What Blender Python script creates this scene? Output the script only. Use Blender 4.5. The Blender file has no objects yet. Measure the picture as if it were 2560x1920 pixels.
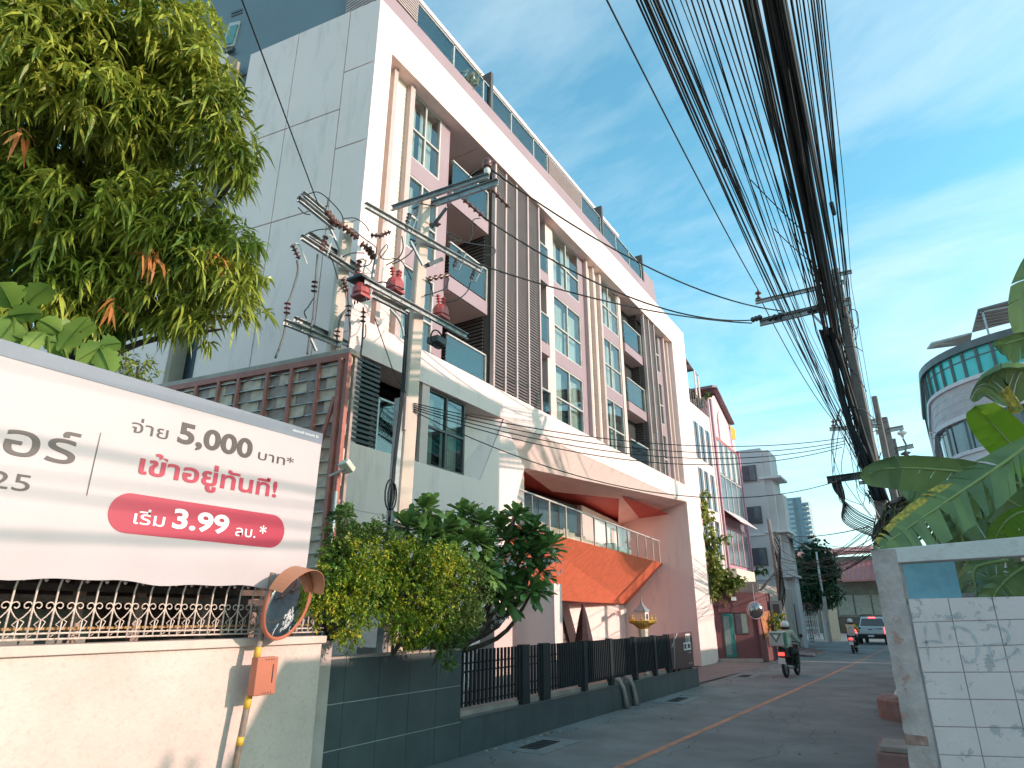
import bpy, bmesh, math, random
import numpy as np
from mathutils import Vector, Matrix
random.seed(7); rng = np.random.default_rng(7)
R = math.radians
SC = bpy.context.scene
COL = SC.collection
# ------------------------------------------------------------------ camera
PITCH, YAW, EYE, FPX = R(19.85), R(32.0), 1.9, 1600.0
cd = bpy.data.cameras.new('camera'); cam = bpy.data.objects.new('camera', cd); COL.objects.link(cam)
cam.location = (0, 0, EYE); cam.rotation_euler = (R(90) + PITCH, 0, YAW)
cd.sensor_width = 36; cd.lens = 22.5; cd.clip_end = 3000; cd.clip_start = 0.05
SC.camera = cam
# ------------------------------------------------------------------ sky and sun
SUN_AZ, SUN_EL = R(12), R(19)           # azimuth from +X towards +Y
w = bpy.data.worlds.new('World'); SC.world = w; w.use_nodes = True
nt = w.node_tree; nt.nodes.clear()
N = nt.nodes.new; L = nt.links.new
out = N('ShaderNodeOutputWorld'); bg = N('ShaderNodeBackground'); bg.inputs[1].default_value = 0.15
sky = N('ShaderNodeTexSky'); sky.sky_type = 'NISHITA'; sky.sun_disc = False
sky.sun_elevation = SUN_EL; sky.sun_rotation = R(90) - SUN_AZ; sky.altitude = 50
sky.air_density = 1.0; sky.dust_density = 1.2; sky.ozone_density = 2.0
tc = N('ShaderNodeTexCoord'); sep = N('ShaderNodeSeparateXYZ'); L(tc.outputs['Generated'], sep.inputs[0])
zc = N('ShaderNodeMath'); zc.operation = 'MAXIMUM'; L(sep.outputs[2], zc.inputs[0]); zc.inputs[1].default_value = 0.06
zd = N('ShaderNodeMath'); zd.operation = 'ADD'; L(zc.outputs[0], zd.inputs[0]); zd.inputs[1].default_value = 0.12
vd = N('ShaderNodeVectorMath'); vd.operation = 'DIVIDE'; L(tc.outputs['Generated'], vd.inputs[0])
cmb = N('ShaderNodeCombineXYZ')
for i in range(3): L(zd.outputs[0], cmb.inputs[i])
L(cmb.outputs[0], vd.inputs[1])
mp = N('ShaderNodeMapping'); mp.inputs['Rotation'].default_value = (0, 0, R(35)); mp.inputs['Scale'].default_value = (0.9, 1.7, 1); mp.inputs['Location'].default_value = (3.1, 1.4, 0.4)
L(vd.outputs[0], mp.inputs[0])
n1 = N('ShaderNodeTexNoise'); n1.inputs['Scale'].default_value = 0.95; n1.inputs['Detail'].default_value = 9; n1.inputs['Roughness'].default_value = 0.6; n1.inputs['Distortion'].default_value = 0.45
L(mp.outputs[0], n1.inputs[0])
cr = N('ShaderNodeValToRGB'); cr.color_ramp.elements[0].position = 0.44; cr.color_ramp.elements[1].position = 0.76
cr.color_ramp.elements[1].color = (0.62, 0.62, 0.62, 1)
L(n1.outputs[0], cr.inputs[0])
tint = N('ShaderNodeMix'); tint.data_type = 'RGBA'; tint.blend_type = 'MULTIPLY'; tint.inputs[0].default_value = 1
L(sky.outputs[0], tint.inputs[6]); tint.inputs[7].default_value = (0.74, 1.26, 1.08, 1)
mx = N('ShaderNodeMix'); mx.data_type = 'RGBA'; L(cr.outputs[0], mx.inputs[0]); L(tint.outputs[2], mx.inputs[6]); mx.inputs[7].default_value = (3.1, 3.6, 3.75, 1)
# pale band low above the horizon, as in the photograph
hz = N('ShaderNodeMapRange'); L(sep.outputs[2], hz.inputs[0]); hz.inputs[1].default_value = 0.42; hz.inputs[2].default_value = 0.0; hz.inputs[3].default_value = 0.0; hz.inputs[4].default_value = 0.8
hp = N('ShaderNodeMath'); hp.operation = 'POWER'; L(hz.outputs[0], hp.inputs[0]); hp.inputs[1].default_value = 1.5
mh = N('ShaderNodeMix'); mh.data_type = 'RGBA'; L(hp.outputs[0], mh.inputs[0]); L(mx.outputs[2], mh.inputs[6]); mh.inputs[7].default_value = (3.3, 3.9, 4.15, 1)
L(mh.outputs[2], bg.inputs[0]); L(bg.outputs[0], out.inputs[0])
sd = bpy.data.lights.new('sun', 'SUN'); sd.energy = 2.1; sd.angle = R(0.5); sd.color = (1.0, 0.78, 0.68)
sun = bpy.data.objects.new('sun', sd); COL.objects.link(sun); sun.location = (30, 6, 30)
sdir = Vector((math.cos(SUN_EL) * math.cos(SUN_AZ), math.cos(SUN_EL) * math.sin(SUN_AZ), math.sin(SUN_EL)))
sun.rotation_euler = sdir.to_track_quat('Z', 'Y').to_euler()
vs = SC.view_settings; vs.view_transform = 'Standard'; vs.look = 'None'; vs.gamma = 1; vs.use_curve_mapping = False; vs.exposure = 1.2
# ------------------------------------------------------------------ helpers
def ray(u, v):
    r = (u - 1280) / FPX; up = -(v - 960) / FPX
    a = math.cos(PITCH) - up * math.sin(PITCH); z = math.sin(PITCH) + up * math.cos(PITCH)
    return Vector((-a * math.sin(YAW) + r * math.cos(YAW), a * math.cos(YAW) + r * math.sin(YAW), z))
def at(u, v, x=None, y=None, z=None, pl=None, d=None):
    """point of the place seen at photo pixel (u, v) on a plane x=, y=, z=, on plane pl=(point, normal) or at distance d"""
    k = ray(u, v); E0 = Vector((0, 0, EYE))
    if x is not None: t = x / k.x
    elif y is not None: t = y / k.y
    elif z is not None: t = (z - EYE) / k.z
    elif d is not None: t = d / k.length
    else: t = (pl[0] - E0).dot(pl[1]) / k.dot(pl[1])
    return E0 + k * t
class MB:
    def __init__(s): s.v = []; s.f = []; s.m = []
    def add(s, vs, fs, mi=0):
        o = len(s.v); s.v += [tuple(p) for p in vs]; s.f += [tuple(i + o for i in f) for f in fs]; s.m += [mi] * len(fs); return s
    def box(s, x0, y0, z0, x1, y1, z1, mi=0):
        x0, x1 = sorted((x0, x1)); y0, y1 = sorted((y0, y1)); z0, z1 = sorted((z0, z1))
        return s.add([(x0, y0, z0), (x1, y0, z0), (x1, y1, z0), (x0, y1, z0), (x0, y0, z1), (x1, y0, z1), (x1, y1, z1), (x0, y1, z1)],
                     [(0, 3, 2, 1), (4, 5, 6, 7), (0, 1, 5, 4), (1, 2, 6, 5), (2, 3, 7, 6), (3, 0, 4, 7)], mi)
    def prism(s, poly, ext, mi=0):
        n = len(poly); e = Vector(ext); p = [Vector(q) for q in poly]
        nn = (p[1] - p[0]).cross(p[2] - p[1])
        if nn.dot(e) > 0: p = p[::-1]
        return s.add(p + [q + e for q in p], [tuple(range(n)), tuple(range(2 * n - 1, n - 1, -1))] + [(i, i + n, (i + 1) % n + n, (i + 1) % n) for i in range(n)], mi)
    def bar(s, a, b, w_, h_, up=(0, 0, 1), mi=0):
        a = Vector(a); b = Vector(b); d = (b - a).normalized(); u = Vector(up)
        if abs(d.dot(u)) > .98: u = Vector((1, 0, 0))
        r = d.cross(u).normalized() * w_ / 2; u = r.cross(d).normalized() * h_ / 2
        return s.add([a - r - u, a + r - u, a + r + u, a - r + u, b - r - u, b + r - u, b + r + u, b - r + u],
                     [(0, 1, 2, 3), (7, 6, 5, 4), (0, 4, 5, 1), (1, 5, 6, 2), (2, 6, 7, 3), (3, 7, 4, 0)], mi)
    def tube(s, pts, r, n=6, cap=True, mi=0):
        pts = [Vector(p) for p in pts]; k = len(pts)
        rs = r if isinstance(r, (list, tuple)) else [r] * k
        vs_ = []; pr = None
        for i, p in enumerate(pts):
            d = (pts[min(i + 1, k - 1)] - pts[max(i - 1, 0)])
            d = d.normalized() if d.length > 1e-9 else Vector((0, 0, 1))
            if pr is None:
                q = Vector((0, 0, 1)) if abs(d.z) < .9 else Vector((1, 0, 0)); pr = d.cross(q).normalized()
            pr = (pr - d * pr.dot(d)); pr = pr.normalized() if pr.length > 1e-6 else d.orthogonal().normalized()
            b = d.cross(pr)
            for j in range(n):
                t = 2 * math.pi * j / n; vs_.append(p + (pr * math.cos(t) + b * math.sin(t)) * rs[i])
        fs = [(i * n + j, i * n + (j + 1) % n, (i + 1) * n + (j + 1) % n, (i + 1) * n + j) for i in range(k - 1) for j in range(n)]
        if cap: fs += [tuple(range(n - 1, -1, -1)), tuple(range((k - 1) * n, k * n))]
        return s.add(vs_, fs, mi)
    def lathe(s, c, prof, axis=(0, 0, 1), n=12, mi=0):
        a = Vector(axis).normalized(); c = Vector(c)
        q = a.orthogonal().normalized(); b = a.cross(q); k = len(prof); vs_ = []
        for r, h in prof:
            for j in range(n):
                t = 2 * math.pi * j / n; vs_.append(c + a * h + (q * math.cos(t) + b * math.sin(t)) * max(r, 1e-4))
        fs = [(i * n + j, i * n + (j + 1) % n, (i + 1) * n + (j + 1) % n, (i + 1) * n + j) for i in range(k - 1) for j in range(n)]
        fs += [tuple(range(n - 1, -1, -1)), tuple(range((k - 1) * n, k * n))]
        return s.add(vs_, fs, mi)
    def build(s, name, mat, par=None, smooth=False, bevel=0, kind=None, label=None, local=False):
        me = bpy.data.meshes.new(name); me.from_pydata(s.v, [], s.f)
        mats = mat if isinstance(mat, (list, tuple)) else [mat]
        for m in mats: me.materials.append(m)
        if len(mats) > 1: me.polygons.foreach_set('material_index', s.m)
        if smooth:
            me.polygons.foreach_set('use_smooth', [True] * len(me.polygons))
        me.update()
        return link(name, me, par, bevel, kind, label, local)
LOCAL = set()
def base_of(par):
    t = Vector((0, 0, 0)); p = par
    while p is not None: t = t + Vector(p.location); p = p.parent
    return t
def link(name, me, par=None, bevel=0, kind=None, label=None, local=False):
    o = bpy.data.objects.new(name, me); COL.objects.link(o)
    if par is not None:
        o.parent = par
        root = par
        while root.parent is not None: root = root.parent
        if root.type == 'EMPTY' and par is root and not local and root.name not in LOCAL:
            o.matrix_parent_inverse = Matrix.Translation(-Vector(root.location))
    if bevel:
        b = o.modifiers.new('bevel', 'BEVEL'); b.width = bevel; b.segments = 2; b.limit_method = 'ANGLE'
    if kind: o['kind'] = kind
    if label: o['label'] = label
    return o
def tag(o, label, cat, group=None):
    o['label'] = label; o['category'] = cat
    if group: o['group'] = group
    return o
def thing(name, label, cat, loc, group=None, rz=0):
    o = bpy.data.objects.new(name, None); COL.objects.link(o); o.location = loc; o.rotation_euler = (0, 0, rz); o.empty_display_size = .2
    return tag(o, label, cat, group)
def copy_tree(o, parent=None):
    c = o.copy(); COL.objects.link(c)
    if parent: c.parent = parent
    for ch in list(o.children): copy_tree(ch, c)
    return c
# ------------------------------------------------------------------ materials
def mat(name, col, rough=.7, metal=0, var=.12, scale=3., col2=None, bump=.0, bscale=40., spec=.5, stain=None, streak=0, emit=None, coat=0, island=0, sharp=0):
    m = bpy.data.materials.new(name); m.use_nodes = True; t = m.node_tree; b = t.nodes['Principled BSDF']
    N = t.nodes.new; L = t.links.new
    b.inputs['Roughness'].default_value = rough; b.inputs['Metallic'].default_value = metal
    b.inputs['Specular IOR Level'].default_value = spec; b.inputs['Coat Weight'].default_value = coat
    tc = N('ShaderNodeTexCoord')
    n = N('ShaderNodeTexNoise'); n.inputs['Scale'].default_value = scale; n.inputs['Detail'].default_value = 6; n.inputs['Roughness'].default_value = .6
    L(tc.outputs['Object'], n.inputs[0])
    c2 = col2 or tuple(c * (1 - var * 2) for c in col)
    rp = N('ShaderNodeValToRGB'); rp.color_ramp.elements[0].position = .35; rp.color_ramp.elements[1].position = .65
    rp.color_ramp.elements[0].color = (*c2, 1); rp.color_ramp.elements[1].color = (*col, 1)
    L(n.outputs[0], rp.inputs[0]); cur = rp.outputs[0]
    if island:
        g = N('ShaderNodeNewGeometry'); mr = N('ShaderNodeMapRange'); L(g.outputs['Random Per Island'], mr.inputs[0]); mr.inputs[3].default_value = 1 - island; mr.inputs[4].default_value = 1 + island
        mm = N('ShaderNodeVectorMath'); mm.operation = 'SCALE'; L(cur, mm.inputs[0]); L(mr.outputs[0], mm.inputs['Scale']); cur = mm.outputs[0]
    if stain:
        scol, amt, ssc = stain
        n2 = N('ShaderNodeTexNoise'); n2.inputs['Scale'].default_value = ssc; n2.inputs['Detail'].default_value = 8; n2.inputs['Roughness'].default_value = .7
        mp = N('ShaderNodeMapping'); L(tc.outputs['Object'], mp.inputs[0]); mp.inputs['Scale'].default_value = (1, 1, .25 if streak else 1); L(mp.outputs[0], n2.inputs[0])
        r2 = N('ShaderNodeValToRGB'); r2.color_ramp.elements[0].position = .57 if sharp else .52; r2.color_ramp.elements[1].position = .595 if sharp else .72
        r2.color_ramp.elements[0].color = (0, 0, 0, 1); r2.color_ramp.elements[1].color = (amt, amt, amt, 1); L(n2.outputs[0], r2.inputs[0])
        mx = N('ShaderNodeMix'); mx.data_type = 'RGBA'; L(r2.outputs[0], mx.inputs[0]); L(cur, mx.inputs[6]); mx.inputs[7].default_value = (*scol, 1); cur = mx.outputs[2]
    L(cur, b.inputs['Base Color'])
    if bump:
        n3 = N('ShaderNodeTexNoise'); n3.inputs['Scale'].default_value = bscale; n3.inputs['Detail'].default_value = 5; L(tc.outputs['Object'], n3.inputs[0])
        bp = N('ShaderNodeBump'); bp.inputs['Strength'].default_value = bump; bp.inputs['Distance'].default_value = .01; L(n3.outputs[0], bp.inputs['Height']); L(bp.outputs[0], b.inputs['Normal'])
    if emit:
        b.inputs['Emission Color'].default_value = (*emit[0], 1); b.inputs['Emission Strength'].default_value = emit[1]
    return m
def glass(name, tintc, refl=1.0, rough=.02, base=.12):
    m = bpy.data.materials.new(name); m.use_nodes = True; t = m.node_tree; t.nodes.clear(); N = t.nodes.new; L = t.links.new
    o = N('ShaderNodeOutputMaterial'); tr = N('ShaderNodeBsdfTransparent'); tr.inputs[0].default_value = (*tintc, 1)
    gl = N('ShaderNodeBsdfGlossy'); gl.inputs['Roughness'].default_value = rough; gl.inputs[0].default_value = (.9, .95, .95, 1)
    fr = N('ShaderNodeFresnel'); fr.inputs[0].default_value = 1.5
    ma = N('ShaderNodeMath'); ma.operation = 'MULTIPLY_ADD'; L(fr.outputs[0], ma.inputs[0]); ma.inputs[1].default_value = refl; ma.inputs[2].default_value = base; ma.use_clamp = True
    ms = N('ShaderNodeMixShader'); L(ma.outputs[0], ms.inputs[0]); L(tr.outputs[0], ms.inputs[1]); L(gl.outputs[0], ms.inputs[2]); L(ms.outputs[0], o.inputs[0])
    return m
def leafmat(name, c1, c2, scale=1.2, rough=.45, trans=.35, isl=.35, spec=.4, c3=None):
    m = bpy.data.materials.new(name); m.use_nodes = True; t = m.node_tree; b = t.nodes['Principled BSDF']; N = t.nodes.new; L = t.links.new
    g = N('ShaderNodeNewGeometry'); tc = N('ShaderNodeTexCoord'); n = N('ShaderNodeTexNoise'); n.inputs['Scale'].default_value = scale; n.inputs['Detail'].default_value = 3; L(tc.outputs['Object'], n.inputs[0])
    ad = N('ShaderNodeMath'); ad.operation = 'MULTIPLY_ADD'; L(g.outputs['Random Per Island'], ad.inputs[0]); ad.inputs[1].default_value = isl; L(n.outputs[0], ad.inputs[2])
    rp = N('ShaderNodeValToRGB'); e = rp.color_ramp.elements; e[0].position = .35; e[1].position = .85; e[0].color = (*c1, 1); e[1].color = (*c2, 1)
    if c3: q = e.new(.97); q.color = (*c3, 1)
    L(ad.outputs[0], rp.inputs[0]); L(rp.outputs[0], b.inputs['Base Color']); b.inputs['Roughness'].default_value = rough; b.inputs['Specular IOR Level'].default_value = spec
    tl = N('ShaderNodeBsdfTranslucent'); L(rp.outputs[0], tl.inputs[0]); ms = N('ShaderNodeMixShader'); ms.inputs[0].default_value = trans
    L(b.outputs[0], ms.inputs[1]); L(tl.outputs[0], ms.inputs[2]); L(ms.outputs[0], t.nodes['Material Output'].inputs[0])
    return m
M = {}
M['white'] = mat('white_render', (.83, .62, .58), .75, var=.03, scale=.6, stain=((.47, .37, .35), .5, 2.6), streak=1, bump=.15, bscale=60)
M['whitefar'] = mat('far_white_paint', (.74, .65, .64), .8, var=.05, scale=.5, stain=((.5, .49, .48), .4, .7), streak=1)
M['mauve'] = mat('mauve_paint', (.31, .20, .225), .6, var=.05, scale=1)
M['mauvel'] = mat('pale_mauve_metal', (.48, .35, .33), .5, var=.05)
M['pinkp'] = mat('pale_pink_paint', (.68, .48, .44), .7, var=.04)
M['siding'] = mat('cream_siding', (.84, .72, .60), .6, var=.03)
M['brown'] = mat('brown_louvre', (.13, .095, .092), .5, var=.1)
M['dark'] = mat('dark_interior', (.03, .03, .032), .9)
M['grey'] = mat('grey_render', (.155, .19, .22), .8, var=.05, scale=.8)
M['orange'] = mat('orange_plaster', (.92, .20, .10), .6, var=.1, scale=5, bump=.25, bscale=25)
M['glass'] = glass('window_glass', (.74, .82, .80), 1.0, .02, .10)
M['rail_glass'] = glass('rail_glass', (.80, .88, .87), .9, .03, .08)
M['curtain'] = mat('white_curtain', (.54, .55, .52), .9, var=.05)
M['teal_glass'] = mat('teal_glass', (.05, .22, .20), .12, spec=.8)
M['steel'] = mat('galvanised_steel', (.42, .42, .42), .45, .6, var=.15, scale=8)
M['alu'] = mat('dark_window_frame', (.11, .10, .10), .4, .3)
M['lt_frame'] = mat('pale_window_frame', (.50, .44, .42), .5, .1)
M['asphalt'] = mat('asphalt', (.24, .225, .22), .85, var=.17, scale=.7, bump=.5, bscale=220, stain=((.11, .115, .12), .6, .8))
M['concrete'] = mat('concrete', (.43, .34, .30), .85, var=.12, scale=2.5, bump=.3, bscale=50, stain=((.2, .17, .15), .5, 2.), streak=1)
M['pavement'] = mat('pavement_concrete', (.20, .18, .175), .85, var=.15, scale=1.2, bump=.3, bscale=80, stain=((.1, .09, .09), .6, .9))
# ------------------------------------------------------------------ ground
def struct(name, mb, m): return mb.build(name, m, kind='structure')
g = MB(); g.add([(-900, -60, -.02), (900, -60, -.02), (900, 1500, -.02), (-900, 1500, -.02)], [(0, 1, 2, 3)]); struct('ground', g, M['pavement'])
g = MB(); rd = [(-6.1, -20), (-6.1, 21), (-6.3, 30), (-6.6, 40), (-6.9, 60), (-7.2, 90)]; rr = [(-.55, -20), (-.5, 21), (-.2, 30), (0.4, 40), (1.2, 60), (2.5, 90)]
vs_ = [(x, y, .004) for x, y in rd] + [(x, y, .004) for x, y in rr]; k = len(rd)
g.add(vs_, [(i, i + k, i + k + 1, i + 1) for i in range(k - 1)]); struct('road', g, M['asphalt'])
M['line'] = mat('worn_orange_line', (.58, .25, .15), .8, var=.15, scale=2, stain=((.12, .12, .12), .75, 5))
M['whiteline'] = mat('worn_white_paint', (.5, .48, .46), .8, var=.1, stain=((.2, .2, .2), .7, 4))
g = MB(); cl = [(-3.95, -6), (-3.93, 8.9), (-3.72, 16), (-3.45, 25), (-3.2, 35), (-3.0, 46), (-2.85, 62)]
g.add([(x - .06, y, .008) for x, y in cl] + [(x + .06, y, .008) for x, y in cl], [(i, i + 7, i + 8, i + 1) for i in range(6)]); g.build('centre_line', M['line'], kind='structure')
g = MB(); g.add([(-6.6, 44.9, .008), (2.0, 44.9, .008), (2.0, 45.25, .008), (-6.6, 45.25, .008)], [(0, 1, 2, 3)]); g.build('stop_line', M['whiteline'], kind='structure')
# driveway apron of the condominium and of the lane beyond
M['driveway'] = mat('reddish_driveway', (.24, .17, .16), .8, var=.12, scale=1.5, bump=.3, bscale=70, stain=((.13, .1, .1), .5, 1.2))
g = MB(); g.add([(-6.35, 20.1, .012), (-6.0, 30.6, .012), (-9.6, 30.9, .012), (-8.2, 20.1, .012)], [(0, 1, 2, 3)]); g.build('driveway', M['driveway'], kind='structure')
g = MB(); g.add([(-12, 7.6, .012), (-6.5, 7.6, .012), (-6.5, 20.1, .012), (-8.2, 20.1, .012), (-8.2, 27.2, .012), (-12, 27.2, .012)], [(0, 1, 2, 3, 4, 5)]); g.build('forecourt', M['pavement'], kind='structure')

# ------------------------------------------------------------------ main building
B = thing('apartment_building', 'long white condominium with mauve bands, brown louvre screens and an orange sloped soffit', 'building', (-8.2, 18, 0))
X0, W = -8.2, -8.55
Z0, Z1, ZR, ZT = 6.45, 7.17, 13.89, 15.1
# side wall (runs back at 98 degrees), built as panels with recessed joints
SA = Vector((-8.2, 7.5, 0)); SB_ = Vector((-12.05, 6.93, 0)); sdv = (SB_ - SA).normalized(); snv = Vector((-sdv.y, sdv.x, 0)); snv = snv if snv.y < 0 else -snv
spl = (SA, snv)
def sidepanel(t0, t1, z0, z1, th=.12, off=0., name='side_wall_panel', m='white'):
    g = 0.012
    a = SA + sdv * (t0 + g) + snv * off; b = SA + sdv * (t1 - g) + snv * off
    mb = MB(); mb.prism([(a.x, a.y, z0 + g), (b.x, b.y, z0 + g), (b.x, b.y, z1 - g), (a.x, a.y, z1 - g)], -snv * th)
    return mb.build(name, M[m], B, bevel=.008)
def st(u, v): p = at(u, v, pl=spl); return (p - SA).dot(sdv), p.z
t1 = st(440 + 1130 * .38577, 90 * .38577)[0]; t2 = st(440 + 795 * .38577, 240 * .38577)[0]; t3 = (SB_ - SA).length
zs1 = [st(440 + 1190 * .3858, 430 * .3858)[1], st(440 + 1140 * .3858, 930 * .3858)[1]]
zs2 = [st(440 + 900 * .3858, 765 * .3858)[1], st(440 + 690 * .3858, 1420 * .3858)[1]]
for (a, b, zz) in ((0, t1, [ZT, zs1[0], zs1[1], 9.2, 6.8, 3.4, 0]), (t1, t2, [ZT, zs2[0], zs2[1], 5.6, 2.4, 0]), (t2, t3, [ZT, zs2[0], zs2[1], 5.6, 2.4, 0])):
    for i in range(len(zz) - 1): sidepanel(a, b, zz[i + 1], zz[i])
mb = MB(); a = SA - snv * .1; b = SB_ - snv * .1
mb.prism([(a.x, a.y, 0), (b.x, b.y, 0), (b.x, b.y, ZT - .02), (a.x, a.y, ZT - .02)], -snv * .35); mb.build('side_wall_core', M['mauvel'], B)
# second white slab further back, grey volume above and behind
c0 = SA + sdv * 4.75; c1 = SA + sdv * 9.5
mb = MB(); mb.prism([(c0.x, c0.y, 0), (c1.x, c1.y, 0), (c1.x, c1.y, 15.5), (c0.x, c0.y, 15.5)], -snv * .35); mb.build('rear_white_slab', M['white'], B)
mb = MB(); q = c0 + Vector((.001, 0, 0)); mb.prism([(q.x, q.y + .02, 0), (q.x + .12, q.y + .04, 0), (q.x + .12, q.y + .04, 15.4), (q.x, q.y + .02, 15.4)], (0, .3, 0)); mb.build('slab_edge_trim', mat('tan_trim', (.36, .28, .22)), B)
ga = SA + sdv * 1.25 - snv * .5; gb = SA + sdv * 8.8 - snv * .5
mb = MB(); mb.prism([(ga.x, ga.y, 0), (gb.x, gb.y, 0), (gb.x, gb.y, 23.5), (ga.x, ga.y, 23.5)], -snv * 2.2); mb.build('grey_upper_block', M['grey'], B)
gpl = (ga, snv)
def gq(pts, th, name, m, par=B, off=0.0):
    P = [at(440 + x * .38577, y * .38577, pl=(ga + snv * off, snv)) for x, y in pts]
    mb = MB(); mb.prism(P, -snv * th); return mb.build(name, M[m], par)
wf = gq([(345, 150), (412, 135), (372, 295), (297, 308)], .04, 'window', 'lt_frame', off=.05)
gq([(352, 168), (400, 157), (362, 278), (310, 290)], .02, 'pane', 'teal_glass', wf, off=.075)
gq([(300, 330), (372, 300), (360, 322), (312, 342)], .1, 'awning_leaf', 'alu', B, off=.16)
for k in range(2): gq([(358, 78 + k * 18), (428, 52 + k * 18), (428, 64 + k * 18), (358, 90 + k * 18)], .03, 'vent_slot', 'alu', B, off=.02)
gq([(292, 345), (318, 345), (300, 410), (278, 410)], .05, 'window', 'lt_frame', B, off=.04)
gq([(410, 495), (465, 470), (465, 480), (410, 505)], .03, 'vent_slot', 'alu', B, off=.02)
# fascia in panels
fj = [7.5, 11.6, 14.2, 19.6, 23.4, 27.2, 29.2]
for i in range(6):
    mb = MB(); mb.box(X0, fj[i] + (.008 if i else 0), ZR, X0 - 1.2, fj[i + 1] - (.008 if i < 5 else 0), ZT); mb.build('fascia_panel', M['white'], B, bevel=.008)
mb = MB(); mb.box(X0 - 1.2, 7.9, ZR + .1, -16, 29.0, ZT - .1); mb.build('roof_slab', M['pinkp'], B)
# upper mauve kerb and penthouse terrace
mb = MB(); mb.box(X0 - .05, 7.62, ZT, X0 - .3, 25.6, 15.6); mb.build('roof_kerb', M['mauve'], B, bevel=.01)
# louvre screen at the near corner of the roof
mb = MB(); mb.box(X0 - .06, 7.75, 15.6, X0 - .3, 8.78, 16.35); mb.box(X0-.35, 7.65, 15.1, X0 - 1.3, 7.75, 17.2); mb.build('roof_corner_screen', M['brown'], B)
mb = MB()
for k in range(9): mb.box(X0 - .03, 7.75, 15.64 + k * .08, X0 - .06, 8.78, 15.68 + k * .08)
for k in range(22): mb.box(X0 - .35, 7.61, 15.15 + k * .09, X0 - 1.3, 7.65, 15.2 + k * .09)
mb.build('roof_corner_slats', M['mauvel'], B, kind='stuff')
posts = [8.82, 10.35, 11.75, 13.25, 14.6, 15.5, 18.05, 19.75, 21.2, 22.6, 24.0]
def rail_glass_run(y0, y1, z0, z1, x, name='glass_panel'):
    mb = MB(); mb.box(x, y0 + .02, z0, x - .012, y1 - .02, z1); return mb.build(name, M['rail_glass'], B)
for i in range(len(posts) - 1):
    a, b = posts[i], posts[i + 1]
    if a == 15.5: continue
    gp = rail_glass_run(a, b, 15.62, 16.36, X0 - .12)
for y in posts:
    mb = MB(); mb.box(X0 - .1, y - .025, 15.6, X0 - .16, y + .025, 16.42); mb.build('rail_post', M['steel'], B)
mb = MB(); mb.box(X0 - .1, 8.8, 16.38, X0 - .15, 24.0, 16.42); mb.build('top_rail', M['steel'], B)
for y in (12.05, 19.78, 24.05):
    mb = MB(); mb.box(X0 - .05, y, 15.6, X0 - 1.1, y + .12, 16.95); mb.build('terrace_divider', M['alu'], B)
mb = MB(); mb.box(X0 - .1, 15.55, 15.6, X0 - .16, 18.0, 16.34); mb.build('brown_roof_screen', M['brown'], B)
mb = MB()
for k in range(9):
    mb.box(X0 - .07, 15.55, 15.63 + k * .08, X0 - .1, 18.0, 15.66 + k * .08)
mb.build('roof_screen_slats', M['mauvel'], B, kind='stuff')
mb = MB(); mb.box(X0 - .1, 24.2, 15.3, X0 - 1.5, 25.6, 16.3); mb.build('roof_end_parapet', M['mauve'], B, bevel=.01)
mb = MB(); mb.box(-9.85, 8.2, 15.0, -14, 24.8, 18.85); mb.build('penthouse', M['mauvel'], B)
for y in np.arange(8.8, 24, 2.3):
    mb = MB(); mb.box(-9.8, y, 15.9, -9.85, y + 1.9, 18.5); f = mb.build('window', M['lt_frame'], B)
    for k in range(2):
        mb = MB(); mb.box(-9.78, y + .08 + k * .92, 16.0, -9.8, y + .9 + k * .92, 18.4); mb.build('pane', M['glass'], f)
        mb = MB(); mb.box(-9.785, y + .1 + k * .92, 16.0, -9.798, y + .6 + k * .92, 18.3); mb.build('curtain', M['curtain'], f)
mb = MB(); mb.box(-9.5, 8.3, 18.6, -9.85, 24.7, 18.75); mb.build('penthouse_eave', M['white'], B)
mb = MB(); mb.box(-9.6, 8.3, 17.75, -9.72, 24.7, 17.9); mb.build('white_awning_bar', M['white'], B)

# wall behind the window plane
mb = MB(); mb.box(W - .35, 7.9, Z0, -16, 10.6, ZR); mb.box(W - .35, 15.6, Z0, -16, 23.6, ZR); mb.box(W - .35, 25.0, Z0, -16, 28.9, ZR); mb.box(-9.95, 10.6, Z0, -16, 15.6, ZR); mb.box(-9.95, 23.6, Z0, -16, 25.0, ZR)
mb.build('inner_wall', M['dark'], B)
# siding strips made of clapboards, between fins
def siding(y0, y1, z0=Z1, z1=ZR, x=W):
    mb = MB(); n = int((z1 - z0) / .14); h = (z1 - z0) / n
    for k in range(n):
        z = z0 + k * h
        mb.prism([(x, y0, z), (x + .014, y0, z + .004), (x + .004, y0, z + h), (x - .02, y0, z + h)], (0, y1 - y0, 0))
    mb.box(x - .02, y0, z0, x - .34, y1, z1)
    return mb.build('siding_strip', M['siding'], B)
for a, b in ((8.0, 8.31), (8.44, 8.89), (18.54, 18.96), (19.1, 19.53), (26.6, 26.97), (27.1, 27.56)): siding(a, b)
def fin(y0, y1, x=W + .16, m='mauvel', z0=Z1, z1=ZR, name='facade_fin'):
    mb = MB(); mb.box(x, y0, z0, W - .34, y1, z1); return mb.build(name, M[m], B, bevel=.006)
for a, b in ((8.31, 8.44), (8.89, 9.05), (18.4, 18.54), (18.96, 19.1), (19.53, 19.69), (26.45, 26.6), (26.97, 27.1)): fin(a, b)
mb = MB(); mb.box(W + .02, 18.08, Z1, W - .33, 18.4, ZR); mb.build('mauve_pilaster', M['mauve'], B)
mb = MB(); mb.box(W + .02, 10.24, Z1, W - .33, 10.6, ZR); mb.build('mauve_pilaster', M['mauve'], B)
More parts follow.
